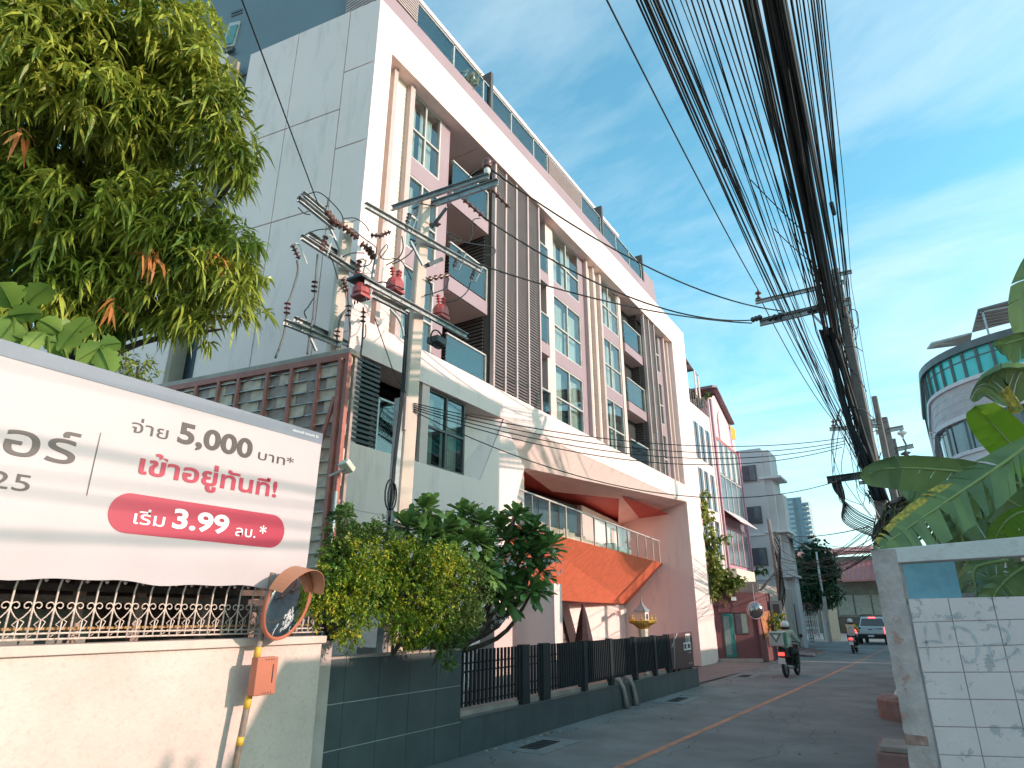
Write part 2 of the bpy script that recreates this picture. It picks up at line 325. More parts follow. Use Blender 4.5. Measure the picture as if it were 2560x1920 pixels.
mb = MB(); mb.box(W + .02, 26.22, Z1, W - .33, 26.45, ZR); mb.build('mauve_pilaster', M['mauve'], B)
mb = MB(); mb.box(W + .05, 15.62, Z1, W - 1.4, 16.1, ZR); mb.build('pink_pier', M['pinkp'], B)
mb = MB(); mb.box(W + .05, 21.5, Z1, W - 1.4, 21.75, ZR); mb.build('pink_pier', M['pinkp'], B)
TOPS = [ZR, 11.53, 9.17]; BOTS = [12.0, 9.6, Z1]
def window(y0, y1, z0, z1, x=W, mid=None, m='lt_frame', fw=.05, cur='curtain', tr=None, par=B, full=False):
    mid = mid or (y0 + y1) / 2; tr = tr or (z0 + z1) / 2 - .08
    mb = MB(); t = .06
    for (a, b, c, d) in ((y0, y0 + fw, z0, z1), (y1 - fw, y1, z0, z1), (y0 + fw, y1 - fw, z0, z0 + fw), (y0 + fw, y1 - fw, z1 - fw, z1), (mid - fw / 2, mid + fw / 2, z0 + fw, z1 - fw)):
        mb.box(x + .02, a, c, x - t, b, d)
    for a, b in ((y0 + fw, mid - fw / 2), (mid + fw / 2, y1 - fw)): mb.box(x + .015, a, tr - fw / 2, x - t, b, tr + fw / 2)
    f = mb.build('window', M[m], par)
    for a, b in ((y0 + fw, mid - fw / 2), (mid + fw / 2, y1 - fw)):
        for c, d in ((z0 + fw, tr - fw / 2), (tr + fw / 2, z1 - fw)):
            mb = MB(); mb.add([(x - .02, a, c), (x - .02, b, c), (x - .02, b, d), (x - .02, a, d)], [(0, 1, 2, 3)]); mb.build('pane', M['glass'], f)
    for half in range(2):
        a, b = ((y0 + .03, mid), (mid, y1 - .03))[half]
        cov = random.uniform(.6, .92); s0 = a if random.random() < .6 else b - (b - a) * cov
        wd = (b - a) * cov; n = 28; pts = []
        ph = random.random() * 6
        for i in range(n + 1):
            pts.append((x - .2 + .035 * math.sin(i * 1.45 + ph) + random.uniform(-.008, .008), s0 + wd * i / n))
        mb = MB(); top = z1 - .12
        mb.add([(p[0], p[1], z0 + .02) for p in pts] + [(p[0], p[1], top) for p in pts], [(i, i + 1, i + n + 2, i + n + 1) for i in range(n)])
        mb.build('curtain', M[cur], f, smooth=True)
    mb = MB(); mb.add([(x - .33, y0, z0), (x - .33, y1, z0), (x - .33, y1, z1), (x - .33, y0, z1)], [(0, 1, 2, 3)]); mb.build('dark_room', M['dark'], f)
    return f
for (a, b) in ((9.06, 10.24), (16.12, 18.06), (19.7, 21.48), (25.02, 26.2)):
    for i in range(3): window(a, b, BOTS[i], TOPS[i])
# mauve spandrels
for (a, b) in ((9.05, 10.24), (16.1, 18.08), (19.69, 21.5), (25.0, 26.22)):
    for z0, z1 in ((11.53, 12.0), (9.17, 9.6)):
        mb = MB(); mb.box(W + .03, a + .003, z0, W - .33, b - .003, z1); mb.build('spandrel', M['mauve'], B)
# balconies
def balcony(y0, y1, floors=(0, 1, 2), door='r'):
    for i in floors:
        zf = BOTS[i]; zt = TOPS[i]
        if i < 2:
            mb = MB(); mb.box(W + .15, y0 + .004, zf - .47, -9.94, y1 - .004, zf - .1); mb.build('balcony_slab', [M['mauve']], B, bevel=.006)
            mb = MB(); mb.box(W + .1, y0 + .03, zf - .48, -9.9, y1 - .03, zf - .472); mb.build('balcony_soffit', M['pinkp'], B)
        mb = MB(); mb.box(-9.86, y0, zf - .1, -9.94, y1, zt); mb.build('balcony_back_wall', M['pinkp'], B)
        yy0, yy1 = (y1 - .95, y1 - .12) if door == 'r' else (y0 + .12, y0 + 1.3)
        mb = MB(); mb.box(-9.82, yy0, zf, -9.86, yy1, zf + 2.1); d = mb.build('balcony_door', M['lt_frame'], B)
        mb = MB(); mb.box(-9.80, yy0 + .08, zf + .08, -9.815, yy1 - .08, zf + 2.0); mb.build('pane', mat('door_glass', (.05, .06, .06), .08, spec=.8) if 'dg' not in M else M['dg'], d)
        mb = MB(); mb.box(W + .13, y0 + .03, zf - .05, W + .118, y1 - .03, zf + .82); mb.build('glass_panel', M['rail_glass'], B)
        mb = MB(); mb.box(W + .15, y0 + .02, zf + .82, W + .1, y1 - .02, zf + .86); mb.box(W + .15, y1 - .05, zf - .1, W + .1, y1 - .02, zf + .84); mb.build('balcony_rail', M['lt_frame'], B)
        c = Vector(((W - 9.9) / 2 - .2, y0 + (y1 - y0) * .35, zt - (.49 if i else 0)))
        mb = MB(); mb.lathe(c + Vector((0, 0, -.0)), [(.055, 0), (.055, -.015), (.04, -.02)], n=12); mb.build('downlight', M['line'], B)
M['dg'] = mat('door_glass', (.05, .06, .06), .08, spec=.8)
balcony(10.6, 12.25, door='l'); balcony(14.9, 15.62); balcony(21.75, 23.6, door='l')
# louvre screens
def screen(y0, y1, fins, x=X0 - .06):
    for i, y in enumerate(fins):
        mb = MB(); mb.box(x, y - .035, Z1, x - .12, y + .035, ZR); mb.build('screen_fin', M['mauvel'], B, bevel=.005)
    for i in range(len(fins) - 1):
        mb = MB(); n = int((ZR - Z1) / .085)
        for k in range(n):
            z = Z1 + .02 + k * .085
            mb.box(x - .05, fins[i] + .04, z, x - .075, fins[i + 1] - .04, z + .048)
        mb.build('louvre_slats', M['brown'], B, kind='stuff')
    mb = MB(); n = int((ZR - Z1) / .1)     # return panel at the near side
    for k in range(n):
        z = Z1 + k * .1; mb.box(x - .3, y0 - .02, z, -9.86, y0 - .05, z + .055)
    mb.build('return_slats', M['brown'], B, kind='stuff')
    mb = MB(); mb.box(x - .32, y0 + .02, Z1, -9.9, y0 + .06, ZR); mb.box(x - .45, y0 + .06, Z1, x - .5, y1 - .05, ZR); mb.build('screen_backing', M['dark'], B)
screen(12.33, 14.86, [12.39, 12.93, 13.5, 14.14, 14.8]); screen(23.62, 25.0, [23.68, 24.3, 24.94])
# lower beam, columns
for a, b in ((7.5, 12.7), (12.7, 19.9), (19.9, 27.2)):
    mb = MB(); mb.box(X0, a + .002, Z0, X0 - .95, b - .006, Z1); mb.build('beam_panel', M['white'], B, bevel=.006)
mb = MB(); mb.box(X0, 27.21, 0, -12.2, 29.2, ZR - .006); mb.build('end_frame_column', M['white'], B, bevel=.01)
# left edge of the frame, above the beam
mb = MB(); mb.box(X0, 7.5, Z1 + .004, X0 - .75, 7.99, ZR - .004); mb.build('frame_column', M['white'], B)
# lower left facade
mb = MB(); mb.prism([(X0, 7.5, 0), (X0, 11.25, 0), (X0, 11.79, 1.24), (X0, 13.3, 4.5), (X0, 13.72, 5.4), (X0, 12.75, Z0 - .004), (X0, 11.76, 4.76), (X0, 7.5, 4.76)], (-.4, 0, 0)); mb.build('lower_wall', M['white'], B)
mb = MB(); mb.box(X0, 7.5, 4.765, X0 - .5, 7.72, Z0 - .005); mb.build('lower_pier', M['white'], B)
mb = MB(); mb.prism([(X0 - .5, 11.3, 4.77), (X0 - .02, 11.77, 4.77), (X0 - .02, 12.7, Z0 - .01), (X0 - .5, 11.9, Z0 - .01)], (-.15, .05, 0)); mb.build('slanted_reveal', M['white'], B)
M['louvre_d'] = mat('dark_louvre', (.045, .05, .055), .5)
mb = MB()
for k in range(17): mb.box(X0 - .04, 7.73, 4.82 + k * .096, X0 - .1, 8.42, 4.87 + k * .096)
mb.build('lower_louvre_slats', M['louvre_d'], B, kind='stuff')
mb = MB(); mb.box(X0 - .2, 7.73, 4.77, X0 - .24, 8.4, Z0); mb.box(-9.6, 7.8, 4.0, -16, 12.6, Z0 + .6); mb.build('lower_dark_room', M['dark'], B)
mb = MB(); mb.box(-9.5, 8.4, 4.77, -9.58, 9.7, Z0); mb.build('lower_balcony_wall', M['mauvel'], B)
mb = MB(); mb.box(-9.44, 8.6, 4.8, -9.5, 9.1, 6.3); mb.build('balcony_door', M['alu'], B)
for a, b in ((8.44, 8.95), (8.98, 9.58)):
    mb = MB(); mb.box(X0 - .06, a, 4.72, X0 - .072, b, 5.75); mb.build('glass_panel', M['rail_glass'], B)
mb = MB(); mb.box(X0 - .04, 8.43, 5.76, X0 - .1, 9.6, 5.8); mb.box(X0 - .04, 8.42, 4.77, X0 - .1, 8.46, 5.78); mb.build('balcony_rail', M['steel'], B)
mb = MB(); mb.box(X0 - .03, 9.66, 4.77, X0 - .35, 9.9, Z0); mb.build('window_pier', M['pinkp'], B)
window(9.92, 11.28, 4.78, Z0 - .01, x=X0 - .12, m='alu', cur='curtain', tr=5.62)
mb = MB(); mb.prism([(X0 - .13, 11.3, 4.78), (X0 - .5, 11.35, 4.78), (X0 - .5, 11.35, Z0 - .01), (X0 - .13, 11.3, Z0 - .01)], (0, .01, 0)); mb.build('corner_glass', M['teal_glass'], B)
for k in range(3):
    mb = MB(); mb.box(X0 + .004, 7.6, 1.2 + 1.2 * k, X0 - .01, 11.3 + .5 * k, 1.2 + 1.2 * k + .012)
    mb.build('render_joint', M['mauvel'], B)
# recessed terrace: faceted white ceiling, red ceiling, orange slope
def C5(x, y): return (1200 + x * .39788, 1100 + y * .39783)
f0 = Vector((X0 - .01, 12.75, Z0)); f1 = Vector((X0 - .01, 27.2, Z0))
ck0 = Vector((-8.75, 14.3, 5.62)); ck1 = Vector((-9.95, 18.4, 5.7)); ck2 = Vector((-9.2, 22.2, 5.95)); ck3 = Vector((-11.4, 27.2, 5.65))
mb = MB(); mb.add([f0, f1, ck3, ck2, ck1, ck0], [(0, 5, 4, 3, 2, 1)]); mb.add([f0, ck0, (-8.6, 13.72, 5.4), (X0 - .01, 13.72, 5.4)], [(0, 1, 2, 3)])
mb.build('faceted_soffit', M['white'], B)
mb = MB(); mb.add([(-13, 13, 5.75), (-13, 27.2, 5.75), (-9.0, 27.2, 5.99), (-8.8, 13, 5.99)], [(0, 1, 2, 3)]); mb.build('red_ceiling', mat('red_ceiling', (.5, .1, .075), .7), B)
mb = MB(); mb.box(-12.2, 13, 0, -12.4, 27.2, 5.8); mb.build('terrace_back_wall', M['white'], B)
# orange slope (terrace floor edge z 3.96)
o_tl = Vector((-8.25, 13.4, 3.96)); o_tr = Vector((-9.45, 27.19, 3.96)); o_br = Vector((-11.18, 27.19, 2.35)); o_bl = Vector((-9.7, 13.4, 2.35))
mb = MB(); back = Vector((-12.2, 27.19, 3.96)); backl = Vector((-12.2, 13.4, 3.96))
mb.add([o_tl, o_tr, o_br, o_bl, back, backl, Vector((-12.2, 27.19, 2.35)), Vector((-12.2, 13.4, 2.35))],
       [(0, 3, 2, 1), (0, 1, 4, 5), (3, 7, 6, 2), (0, 5, 7, 3)]); mb.build('orange_slope', M['orange'], B)
M['stoneblk'] = mat('beige_stone', (.62, .52, .42), .8, var=.15, scale=4)
def rp(t, off=0): p = o_tl.lerp(o_tr, t); return p + Vector((-.04 - off, 0, 0))
tt = [.0, .07, .15, .235, .32, .405, .49, .575, .66, .745, .83, .905, .975]
mb = MB(); mb.bar(rp(0) + Vector((0, 0, .9)), rp(.985) + Vector((0, 0, .9)), .05, .04); mb.build('terrace_rail', M['lt_frame'], B)
for i, t in enumerate(tt):
    mb = MB(); mb.bar(rp(t), rp(t) + Vector((0, 0, .9)), .045, .045); mb.build('rail_post', M['lt_frame'], B)
    if i < len(tt) - 1:
        a = rp(t + .008); b = rp(tt[i + 1] - .008); mb = MB()
        mb.add([a + Vector((0, 0, .06)), b + Vector((0, 0, .06)), b + Vector((0, 0, .86)), a + Vector((0, 0, .86))], [(0, 1, 2, 3)]); mb.build('glass_panel', M['rail_glass'], B)
for i in range(22):
    t = .03 + i * .032; h = random.choice([.18, .26, .32]); a = rp(t, .2)
    if a.y > 23.5: break
    mb = MB(); mb.box(a.x, a.y, 3.962, a.x - .28, a.y + .36, 3.96 + h); mb.build('stone_planter', M['stoneblk'], B)
mb = MB(); mb.box(-9.1, 14.4, 3.965, -9.55, 15.2, 5.9); mb.build('terrace_column', M['white'], B)
mb = MB(); mb.box(-10.6, 15.6, 3.965, -10.7, 21.5, 5.7); tw = mb.build('window', M['alu'], B)
for k in range(4):
    mb = MB(); mb.box(-10.58, 15.7 + k * 1.45, 4.05, -10.6, 17.0 + k * 1.45, 5.6); mb.build('pane', mat('terrace_glass', (.08, .13, .14), .05, spec=1) if k == 0 else bpy.data.materials['terrace_glass'], tw)
mb = MB(); mb.prism([(-12, 21.5, 3.965), (-10.4, 21.5, 3.965), (-11.2, 27.1, 3.965), (-12.1, 27.1, 3.965)], (0, 0, 1.75)); mb.build('terrace_white_block', M['white'], B)
# ground floor: utility boxes, plank clad wall, slanted pier
mb = MB(); mb.box(-8.3, 12.55, 0, -8.9, 13.3, 2.25); mb.build('utility_wall', M['pinkp'], B)
p = at(*C5(232, 1045), y=13.6); q = at(*C5(432, 960), y=13.6)
mb = MB(); mb.prism([(-7.55, 13.85, 0), (-9.9, 13.45, 0), (-9.9, 13.45, 2.45), (-7.55, 13.85, 2.6)], (0.02, .12, 0)); mb.build('service_screen_wall', M['white'], B)
mb = MB(); mb.box(-7.5, 13.86, 0, -7.56, 14.25, 2.6); mb.build('service_wall_edge', M['white'], B)
M['plank'] = mat('brown_stone_plank', (.17, .11, .10), .7, var=.3, scale=6)
for k in range(9):
    mb = MB(); mb.box(-11.7, 14.2, .02 + k * .26, -11.75 - random.random() * .03, 22.5 + (8 - k) * .22, .25 + k * .26); mb.build('plank', M['plank'], B)
mb = MB(); mb.box(-11.8, 13.3, 0, -12.15, 27.1, 2.34); mb.build('ground_floor_wall', M['brown'], B)
mb = MB(); mb.prism([(-11.3, 23.2, 0), (-11.3, 27.18, 0), (-11.3, 27.18, 2.34), (-11.3, 21.9, 2.34)], (-.35, 0, 0)); mb.build('slanted_white_pier', M['white'], B)
# ------------------------------------------------------------------ text
def text_mesh(s, bold=0.0):
    cu = bpy.data.curves.new('t', 'FONT'); cu.body = s; cu.size = 1; cu.offset = bold; cu.extrude = 0; cu.resolution_u = 4
    o = bpy.data.objects.new('t', cu); COL.objects.link(o)
    dg = bpy.context.evaluated_depsgraph_get(); dg.update()
    me = bpy.data.meshes.new_from_object(o.evaluated_get(dg)); bpy.data.objects.remove(o); return me
def lettering(s, p0, p1, h, m, par, up=(0, 0, 1), bold=0.0, name='lettering', out_=(1, 0, 0), capref=.73, squash=None):
    """string from p0 to p1 along the baseline, letter height h, standing proud of its board"""
    me = text_mesh(s, bold); n = len(me.vertices)
    if n == 0: return None
    co = np.empty(n * 3, np.float32); me.vertices.foreach_get('co', co); co = co.reshape(-1, 3)
    x0, x1 = co[:, 0].min(), co[:, 0].max(); p0 = Vector(p0); p1 = Vector(p1)
    dx = (p1 - p0) / (x1 - x0); u = Vector(up) * (h / capref)
    new = np.array([list(p0 + dx * float(c[0] - x0) + u * float(c[1])) for c in co], np.float32)
    me.vertices.foreach_set('co', new.ravel()); me.materials.clear(); me.materials.append(m); me.name = name; me.update()
    return link(name, me, par)
# ------------------------------------------------------------------ white boundary wall with grille
M['whitewall'] = mat('old_white_wall', (.66, .49, .435), .85, var=.07, scale=1.6, bump=.7, bscale=26, stain=((.42, .34, .29), .7, 22.0), sharp=0)
M['coping'] = mat('stained_coping', (.64, .48, .42), .85, var=.05, scale=2, bump=.4, bscale=30, stain=((.42, .36, .31), .6, 2.2), streak=1)
Wl = thing('boundary_wall', 'cream white boundary wall with scaly render below the scrollwork grille', 'wall', (-5.9, 2.5, 0))
mb = MB(); n = 60
for k in range(n + 1):
    pass
mb.box(-5.8, -9, 0, -6.02, 5.33, 1.61); mb.build('wall_body', M['whitewall'], Wl)
mb = MB(); mb.box(-5.765, -9, 1.61, -6.05, 5.37, 1.685); mb.build('coping', M['coping'], Wl, bevel=.008)
mb = MB(); mb.box(-6.0, 5.38, 0, -6.2, 5.68, 1.62); mb.build('end_pier', mat('pink_render', (.50, .40, .37), .8, var=.08, bump=.4, bscale=40), Wl)
M['iron'] = mat('peeling_white_iron', (.72, .56, .49), .6, var=.1, scale=14, stain=((.20, .09, .06), .8, 16), bump=.2)
G = thing('scrollwork_grille', 'white painted scroll iron grille with hearts and rust on the cream wall', 'grille', (-5.87, 2.5, 1.685))
xg = -5.87
mb = MB(); mb.tube([(xg, 0, 1.72)] + [(xg, 0, 2.02), (xg + .004, 0, 2.1), (xg + .03, 0, 2.165), (xg + .075, 0, 2.185), (xg + .11, 0, 2.165)], .0085, 6)
mb.lathe((xg + .115, 0, 2.155), [(.001, -.016), (.013, -.008), (.016, 0), (.013, .008), (.001, .016)], n=8)
bar0 = mb.build('tall_bar', M['iron'], G, smooth=True)
def spiral(c, r0, r1, t0, t1, n=14): return [(xg, c[0] + (r0 + (r1 - r0) * i / n) * math.cos(t0 + (t1 - t0) * i / n), c[1] + (r0 + (r1 - r0) * i / n) * math.sin(t0 + (t1 - t0) * i / n)) for i in range(n + 1)]
mb = MB(); mb.tube([(xg, 0, 1.72), (xg, 0, 1.865)], .0065, 5)
for s in (-1, 1):
    pts = [(xg, 0, 1.862), (xg, s * .03, 1.888), (xg, s * .058, 1.925)]
    pts += [(xg, s * (.038 + (.028 * (1 - i / 16) + .008) * math.cos(-.2 + i * .42)), 1.965 + (.028 * (1 - i / 16) + .008) * math.sin(-.2 + i * .42)) for i in range(15)]
    mb.tube(pts, .0055, 5)
heart0 = mb.build('heart_scroll', M['iron'], G, smooth=True)
mb = MB(); mb.tube([(xg - .01, 0, 1.74), (xg - .02, .04, 1.77), (xg - .01, .075, 1.80), (xg - .02, .1, 1.85), (xg - .01, .06, 1.87), (xg-.01, .02, 1.83), (xg - .015, .05, 1.81)], .0045, 5)
curl0 = mb.build('lower_curl', M['iron'], G, smooth=True)
k = 0
for i in range(-16, 20):
    y = 2.31 + .1505 * i
    if y > 5.3: break
    for o, dy in ((bar0, 0), (heart0, .075), (curl0, .02)):
        c = o if k == 0 else o.copy()
        if k: COL.objects.link(c)
        c.location = (0, y + dy, 0)
        if k: c.location.x += random.uniform(-.004, .004)
    k += 1
for z in (1.725, 1.765):
    mb = MB(); mb.tube([(xg, -.2 + j * .4, z + random.uniform(-.004, .004)) for j in range(15)], .007, 5); mb.build('bottom_rail', M['iron'], G)
mb = MB(); mb.bar((xg - .05, -.3, 1.80), (xg - .05, 5.3, 1.80), .012, .02); mb.build('rusty_back_rail', mat('rust_orange', (.50, .26, .10), .8, var=.2, scale=10), G)
# dark lean-to behind the grille
S = thing('lean_to_shed', 'dark open lean-to with old posts behind the scrollwork grille', 'shed', (-7, 2.5, 0))
M['oldwood'] = mat('old_wood', (.14, .10, .085), .9, var=.25, scale=6, bump=.4)
mb = MB(); mb.box(-7.3, -3, 0, -7.4, 5.6, 2.6); mb.build('back_panel', mat('shed_panel', (.15, .10, .09), .9, var=.3, scale=4), S)
mb = MB(); mb.prism([(-6.2, -3, 2.28), (-6.15, 5.4, 2.28), (-7.5, 5.4, 2.75), (-7.5, -3, 2.75)], (0, 0, .03)); mb.build('roof_sheet', M['oldwood'], S)
for y in (1.3, 2.2, 3.05, 3.6, 4.3, 4.9):
    mb = MB(); mb.box(-6.5, y, 0, -6.58, y + .08, 2.35); mb.build('post', mat('pink_post', (.42, .27, .23), .8, var=.2), S)
for i in range(3):
    mb = MB(); mb.box(-6.3 - .12 * i, 0, 2.0 + .1 * i, -6.33 - .12 * i, 5.2, 2.06 + .1 * i); mb.build('batten', M['oldwood'], S)
mb = MB(); mb.box(-6.9, .5, 0, -6.95, 3.4, 1.95); mb.build('grey_board', mat('grey_board', (.25, .24, .22), .8, var=.2), S)
# ------------------------------------------------------------------ banner
BN = thing('advertising_banner', 'long white sales banner with Thai lettering and a crimson price pill', 'banner', (-5.6, 2.2, 2.15))
M['vinyl'] = mat('banner_vinyl', (.50, .42, .43), .55, var=.02, scale=2, bump=.12, bscale=7)
M['strip'] = mat('grey_banner_edge', (.20, .22, .27), .6, var=.05)
xb = -5.6; nY, nZ = 110, 26; mb = MB(); vs_ = []
for i in range(nY + 1):
    y = -3.4 + (4.87 + 3.4) * i / nY
    for j in range(nZ + 1):
        t = j / nZ; zb = 2.155 + .012 * math.sin(y * 5.1) + .008 * math.sin(y * 11); z = zb + (3.84 - zb) * t
        wob = .012 * math.sin(y * 7 + 1.3) * max(0, 1 - t * 4) + .0015 * math.sin(z * 9 + y)
        e = 0.05 * max(0, 1 - t * 7)
        vs_.append((xb - .003 + wob - e * .5, y - (.035 * (1 - t) * (1 if i == nY else 0)), z))
mb.add(vs_, [(i * (nZ + 1) + j, (i + 1) * (nZ + 1) + j, (i + 1) * (nZ + 1) + j + 1, i * (nZ + 1) + j + 1) for i in range(nY) for j in range(nZ)])
mb.build('banner_sheet', M['vinyl'], BN, smooth=True)
mb = MB(); mb.box(xb - .012, -3.4, 3.73, xb + .001, 4.87, 3.855); mb.build('top_strip', M['strip'], BN)
xt = xb + .0015
M['ink'] = mat('dark_brown_print', (.055, .04, .04), .5, var=0); M['ink_r'] = mat('crimson_print', (.40, .022, .055), .5, var=.02); M['ink_w'] = mat('white_print', (.78, .76, .76), .5, var=0)
def tx(s, y0, y1, z, h, m, bold=0., dx=0., name='lettering'): return lettering(s, (xt + dx, y0, z), (xt + dx, y1, z), h, M[m], BN, bold=bold, name=name)
tx('จ่าย', 2.77, 3.10, 3.385, .115, 'ink', .004)
tx('5,000', 3.19, 3.985, 3.39, .195, 'ink', .03)
tx('บาท*', 4.06, 4.51, 3.40, .10, 'ink', .002)
tx('เข้าอยู่ทันที!', 2.90, 4.34, 3.05, .165, 'ink_r', .025)
pts = []; yc0, yc1, zc_, rr_ = 2.89, 4.33, 2.705, .165
for i in range(17): a = math.pi / 2 + math.pi * i / 16; pts.append((xt, yc0 + rr_ * math.cos(a), zc_ + rr_ * math.sin(a)))
for i in range(17): a = -math.pi / 2 + math.pi * i / 16; pts.append((xt, yc1 + rr_ * math.cos(a), zc_ + rr_ * math.sin(a)))
mb = MB(); mb.add(pts, [tuple(range(len(pts)))]); mb.build('price_pill', M['ink_r'], BN)
tx('เริ่ม', 2.94, 3.21, 2.625, .11, 'ink_w', .006, .004); tx('3.99', 3.28, 3.84, 2.63, .17, 'ink_w', .03, .004); tx('ลบ.', 3.92, 4.15, 2.62, .10, 'ink_w', .006, .004); tx('*', 4.19, 4.27, 2.62, .13, 'ink_w', .01, .004)
tx('อร์', 1.90, 2.40, 3.02, .245, 'ink', .006); tx('ด', 1.52, 1.82, 3.02, .245, 'ink', .006); tx('25', 1.87, 2.135, 2.765, .13, 'ink', .0)
tx('แอมเบอร์ ทองหล่อ 25', 4.45, 4.81, 3.79, .028, 'ink_w', .01, .0)
mb = MB(); mb.box(xt, 2.535, 2.80, xt + .001, 2.541, 3.32); mb.build('divider_line', M['ink'], BN)
for y in (-1.5, .6, 2.7, 4.7):
    mb = MB(); mb.box(xb - .05, y, 2.24, xb - .09, y + .05, 3.83); mb.build('support_post', M['steel'], BN)
for z in (2.2, 3.0, 3.78):
    mb = MB(); mb.box(xb - .055, -3.3, z, xb - .085, 4.8, z + .04); mb.build('support_rail', M['steel'], BN)
# ------------------------------------------------------------------ traffic mirror
TM = thing('traffic_mirror', 'round convex traffic mirror with orange hood on a rusty leaning pole', 'mirror', (-5.62, 4.25, 0))
M['rustpole'] = mat('rusty_pole', (.36, .27, .22), .6, .2, var=.2, scale=9, stain=((.16, .07, .04), .8, 9))
M['yellow'] = mat('faded_yellow_paint', (.72, .42, .05), .6, var=.12, scale=12)
M['ored'] = mat('orange_red_paint', (.48, .15, .09), .45, var=.06, scale=5)
pb, ptp = Vector((-5.62, 4.22, 0)), Vector((-5.6, 4.42, 2.3)); pp = lambda t: pb.lerp(ptp, t)
mb = MB(); mb.tube([pb, ptp], .03, 12); mb.build('pole', M['rustpole'], TM, smooth=True)
for a, b in ((.47, .515), (.34, .37), (.655, .70), (.2, .23)):
    mb = MB(); mb.tube([pp(a), pp(b)], .0325, 12); mb.build('yellow_band', M['yellow'], TM, smooth=True)
mb = MB(); c = pp(.59) + Vector((.045, .06, 0)); mb.box(c.x - .02, c.y - .12, c.z - .165, c.x + .075, c.y + .12, c.z + .165); bx = mb.build('control_box', M['ored'], TM, bevel=.01)
mb = MB(); mb.box(c.x + .076, c.y + .06, c.z - .06, c.x + .082, c.y + .068, c.z + .1); mb.build('door_slot', M['alu'], TM)
for s in (-1, 1):
    mb = MB()
    for k in range(4): mb.box(c.x + .076, c.y - .03 + k * .03, c.z + s * .145 - .006, c.x + .079, c.y - .02 + k * .03, c.z + s * .145 + .006)
    mb.build('vent_holes', M['alu'], TM)
mc = Vector((-5.47, 4.53, 2.01)); mn = Vector((.90, .26, -.24)).normalized(); RM = .345
M['mirror'] = mat('mirror_surface', (.85, .85, .85), .03, 1.0, var=0); M['mirror'].node_tree.nodes['Principled BSDF'].inputs['Base Color'].default_value = (.42, .43, .43, 1)
mb = MB(); mb.lathe(mc, [(RM * .97 * math.sin(a), .07 * math.cos(a)) for a in [i * math.pi / 2 / 10 for i in range(10, -1, -1)]], axis=mn, n=40); mb.build('mirror_face', M['mirror'], TM, smooth=True)
mb = MB(); mb.lathe(mc, [(RM * .96, .015), (RM, .03), (RM * 1.03, .01), (RM * 1.02, -.02), (RM * .8, -.05), (RM * .3, -.08), (.001, -.085)], axis=mn, n=40); mb.build('rim', M['ored'], TM, smooth=True)
q1 = mn.orthogonal().normalized(); upv = (Vector((0, 0, 1)) - mn * mn.z).normalized(); rt = upv.cross(mn)
mb = MB(); vs_ = []
for i in range(21):
    a = R(-70) + R(140) * i / 20; d = (upv * math.cos(a) - rt * math.sin(a)); dep = .20 * (.55 + .45 * math.cos(a))
    for hh, rr2 in ((-.02, 1.04), (dep, 1.07), (dep, 1.085), (-.02, 1.055)): vs_.append(mc + d * RM * rr2 + mn * hh)
mb.add(vs_, [(i * 4 + j, (i + 1) * 4 + j, (i + 1) * 4 + (j + 1) % 4, i * 4 + (j + 1) % 4) for i in range(20) for j in range(4)]); mb.build('hood', mat('hood_orange', (.50, .21, .12), .5, var=.05), TM, smooth=False)
mb = MB(); mb.tube([mc - mn * .08, pp(.87)], .02, 8); mb.build('bracket', M['steel'], TM)
mb = MB()                                                        # scratched scribble on the mirror
for k in range(46):
    a = random.uniform(3.6, 5.3); r_ = random.uniform(.15, .9) * RM; pnt = mc + rt * (r_ * math.cos(a) * .8 + .02) * -1 + upv * (r_ * math.sin(a)); pnt += mn * (.07 * math.cos(math.asin(min(1, r_ / RM))) + .004)
    d = (upv * random.uniform(.6, 1) + rt * random.uniform(-.2, .5)).normalized() * .02; s = rt * .004
    mb.add([pnt - d - s, pnt - d + s, pnt + d + s, pnt + d - s], [(0, 1, 2, 3)])
mb.build('scratch_marks', M['ink_w'], TM, kind='stuff')
# ------------------------------------------------------------------ block wall in red steel frame
BW = thing('steel_framed_block_wall', 'stained block wall held in a red steel frame, standing behind the banner', 'wall', (-7.2, 6.67, 0))
RP = Vector((-7.2, 6.67, 0)); rd_ = sdv.copy(); rn = snv.copy()
M['block'] = mat('grey_concrete_block', (.72, .54, .43), .9, var=.15, scale=6, bump=.5, bscale=45, stain=((.12, .085, .07), .85, 1.6), streak=1, island=.0)
M['block2'] = mat('mauve_concrete_block', (.44, .33, .30), .9, var=.15, scale=6, bump=.5, bscale=45, stain=((.12, .09, .08), .7, 2.1), streak=1)
M['redsteel'] = mat('oxide_red_steel', (.44, .14, .11), .6, var=.12, scale=6, stain=((.2, .07, .05), .5, 8))
mb = MB(); mb.box(0, 0, 0, .392, .1, .186); bme = [None, None]
for i in range(2):
    me = bpy.data.meshes.new('block'); me.from_pydata([Vector((v[0], v[1], v[2])) for v in mb.v], [], mb.f); me.materials.append(M['block' if i == 0 else 'block2']); bme[i] = me
ang = math.atan2(rd_.y, rd_.x); nb = 0
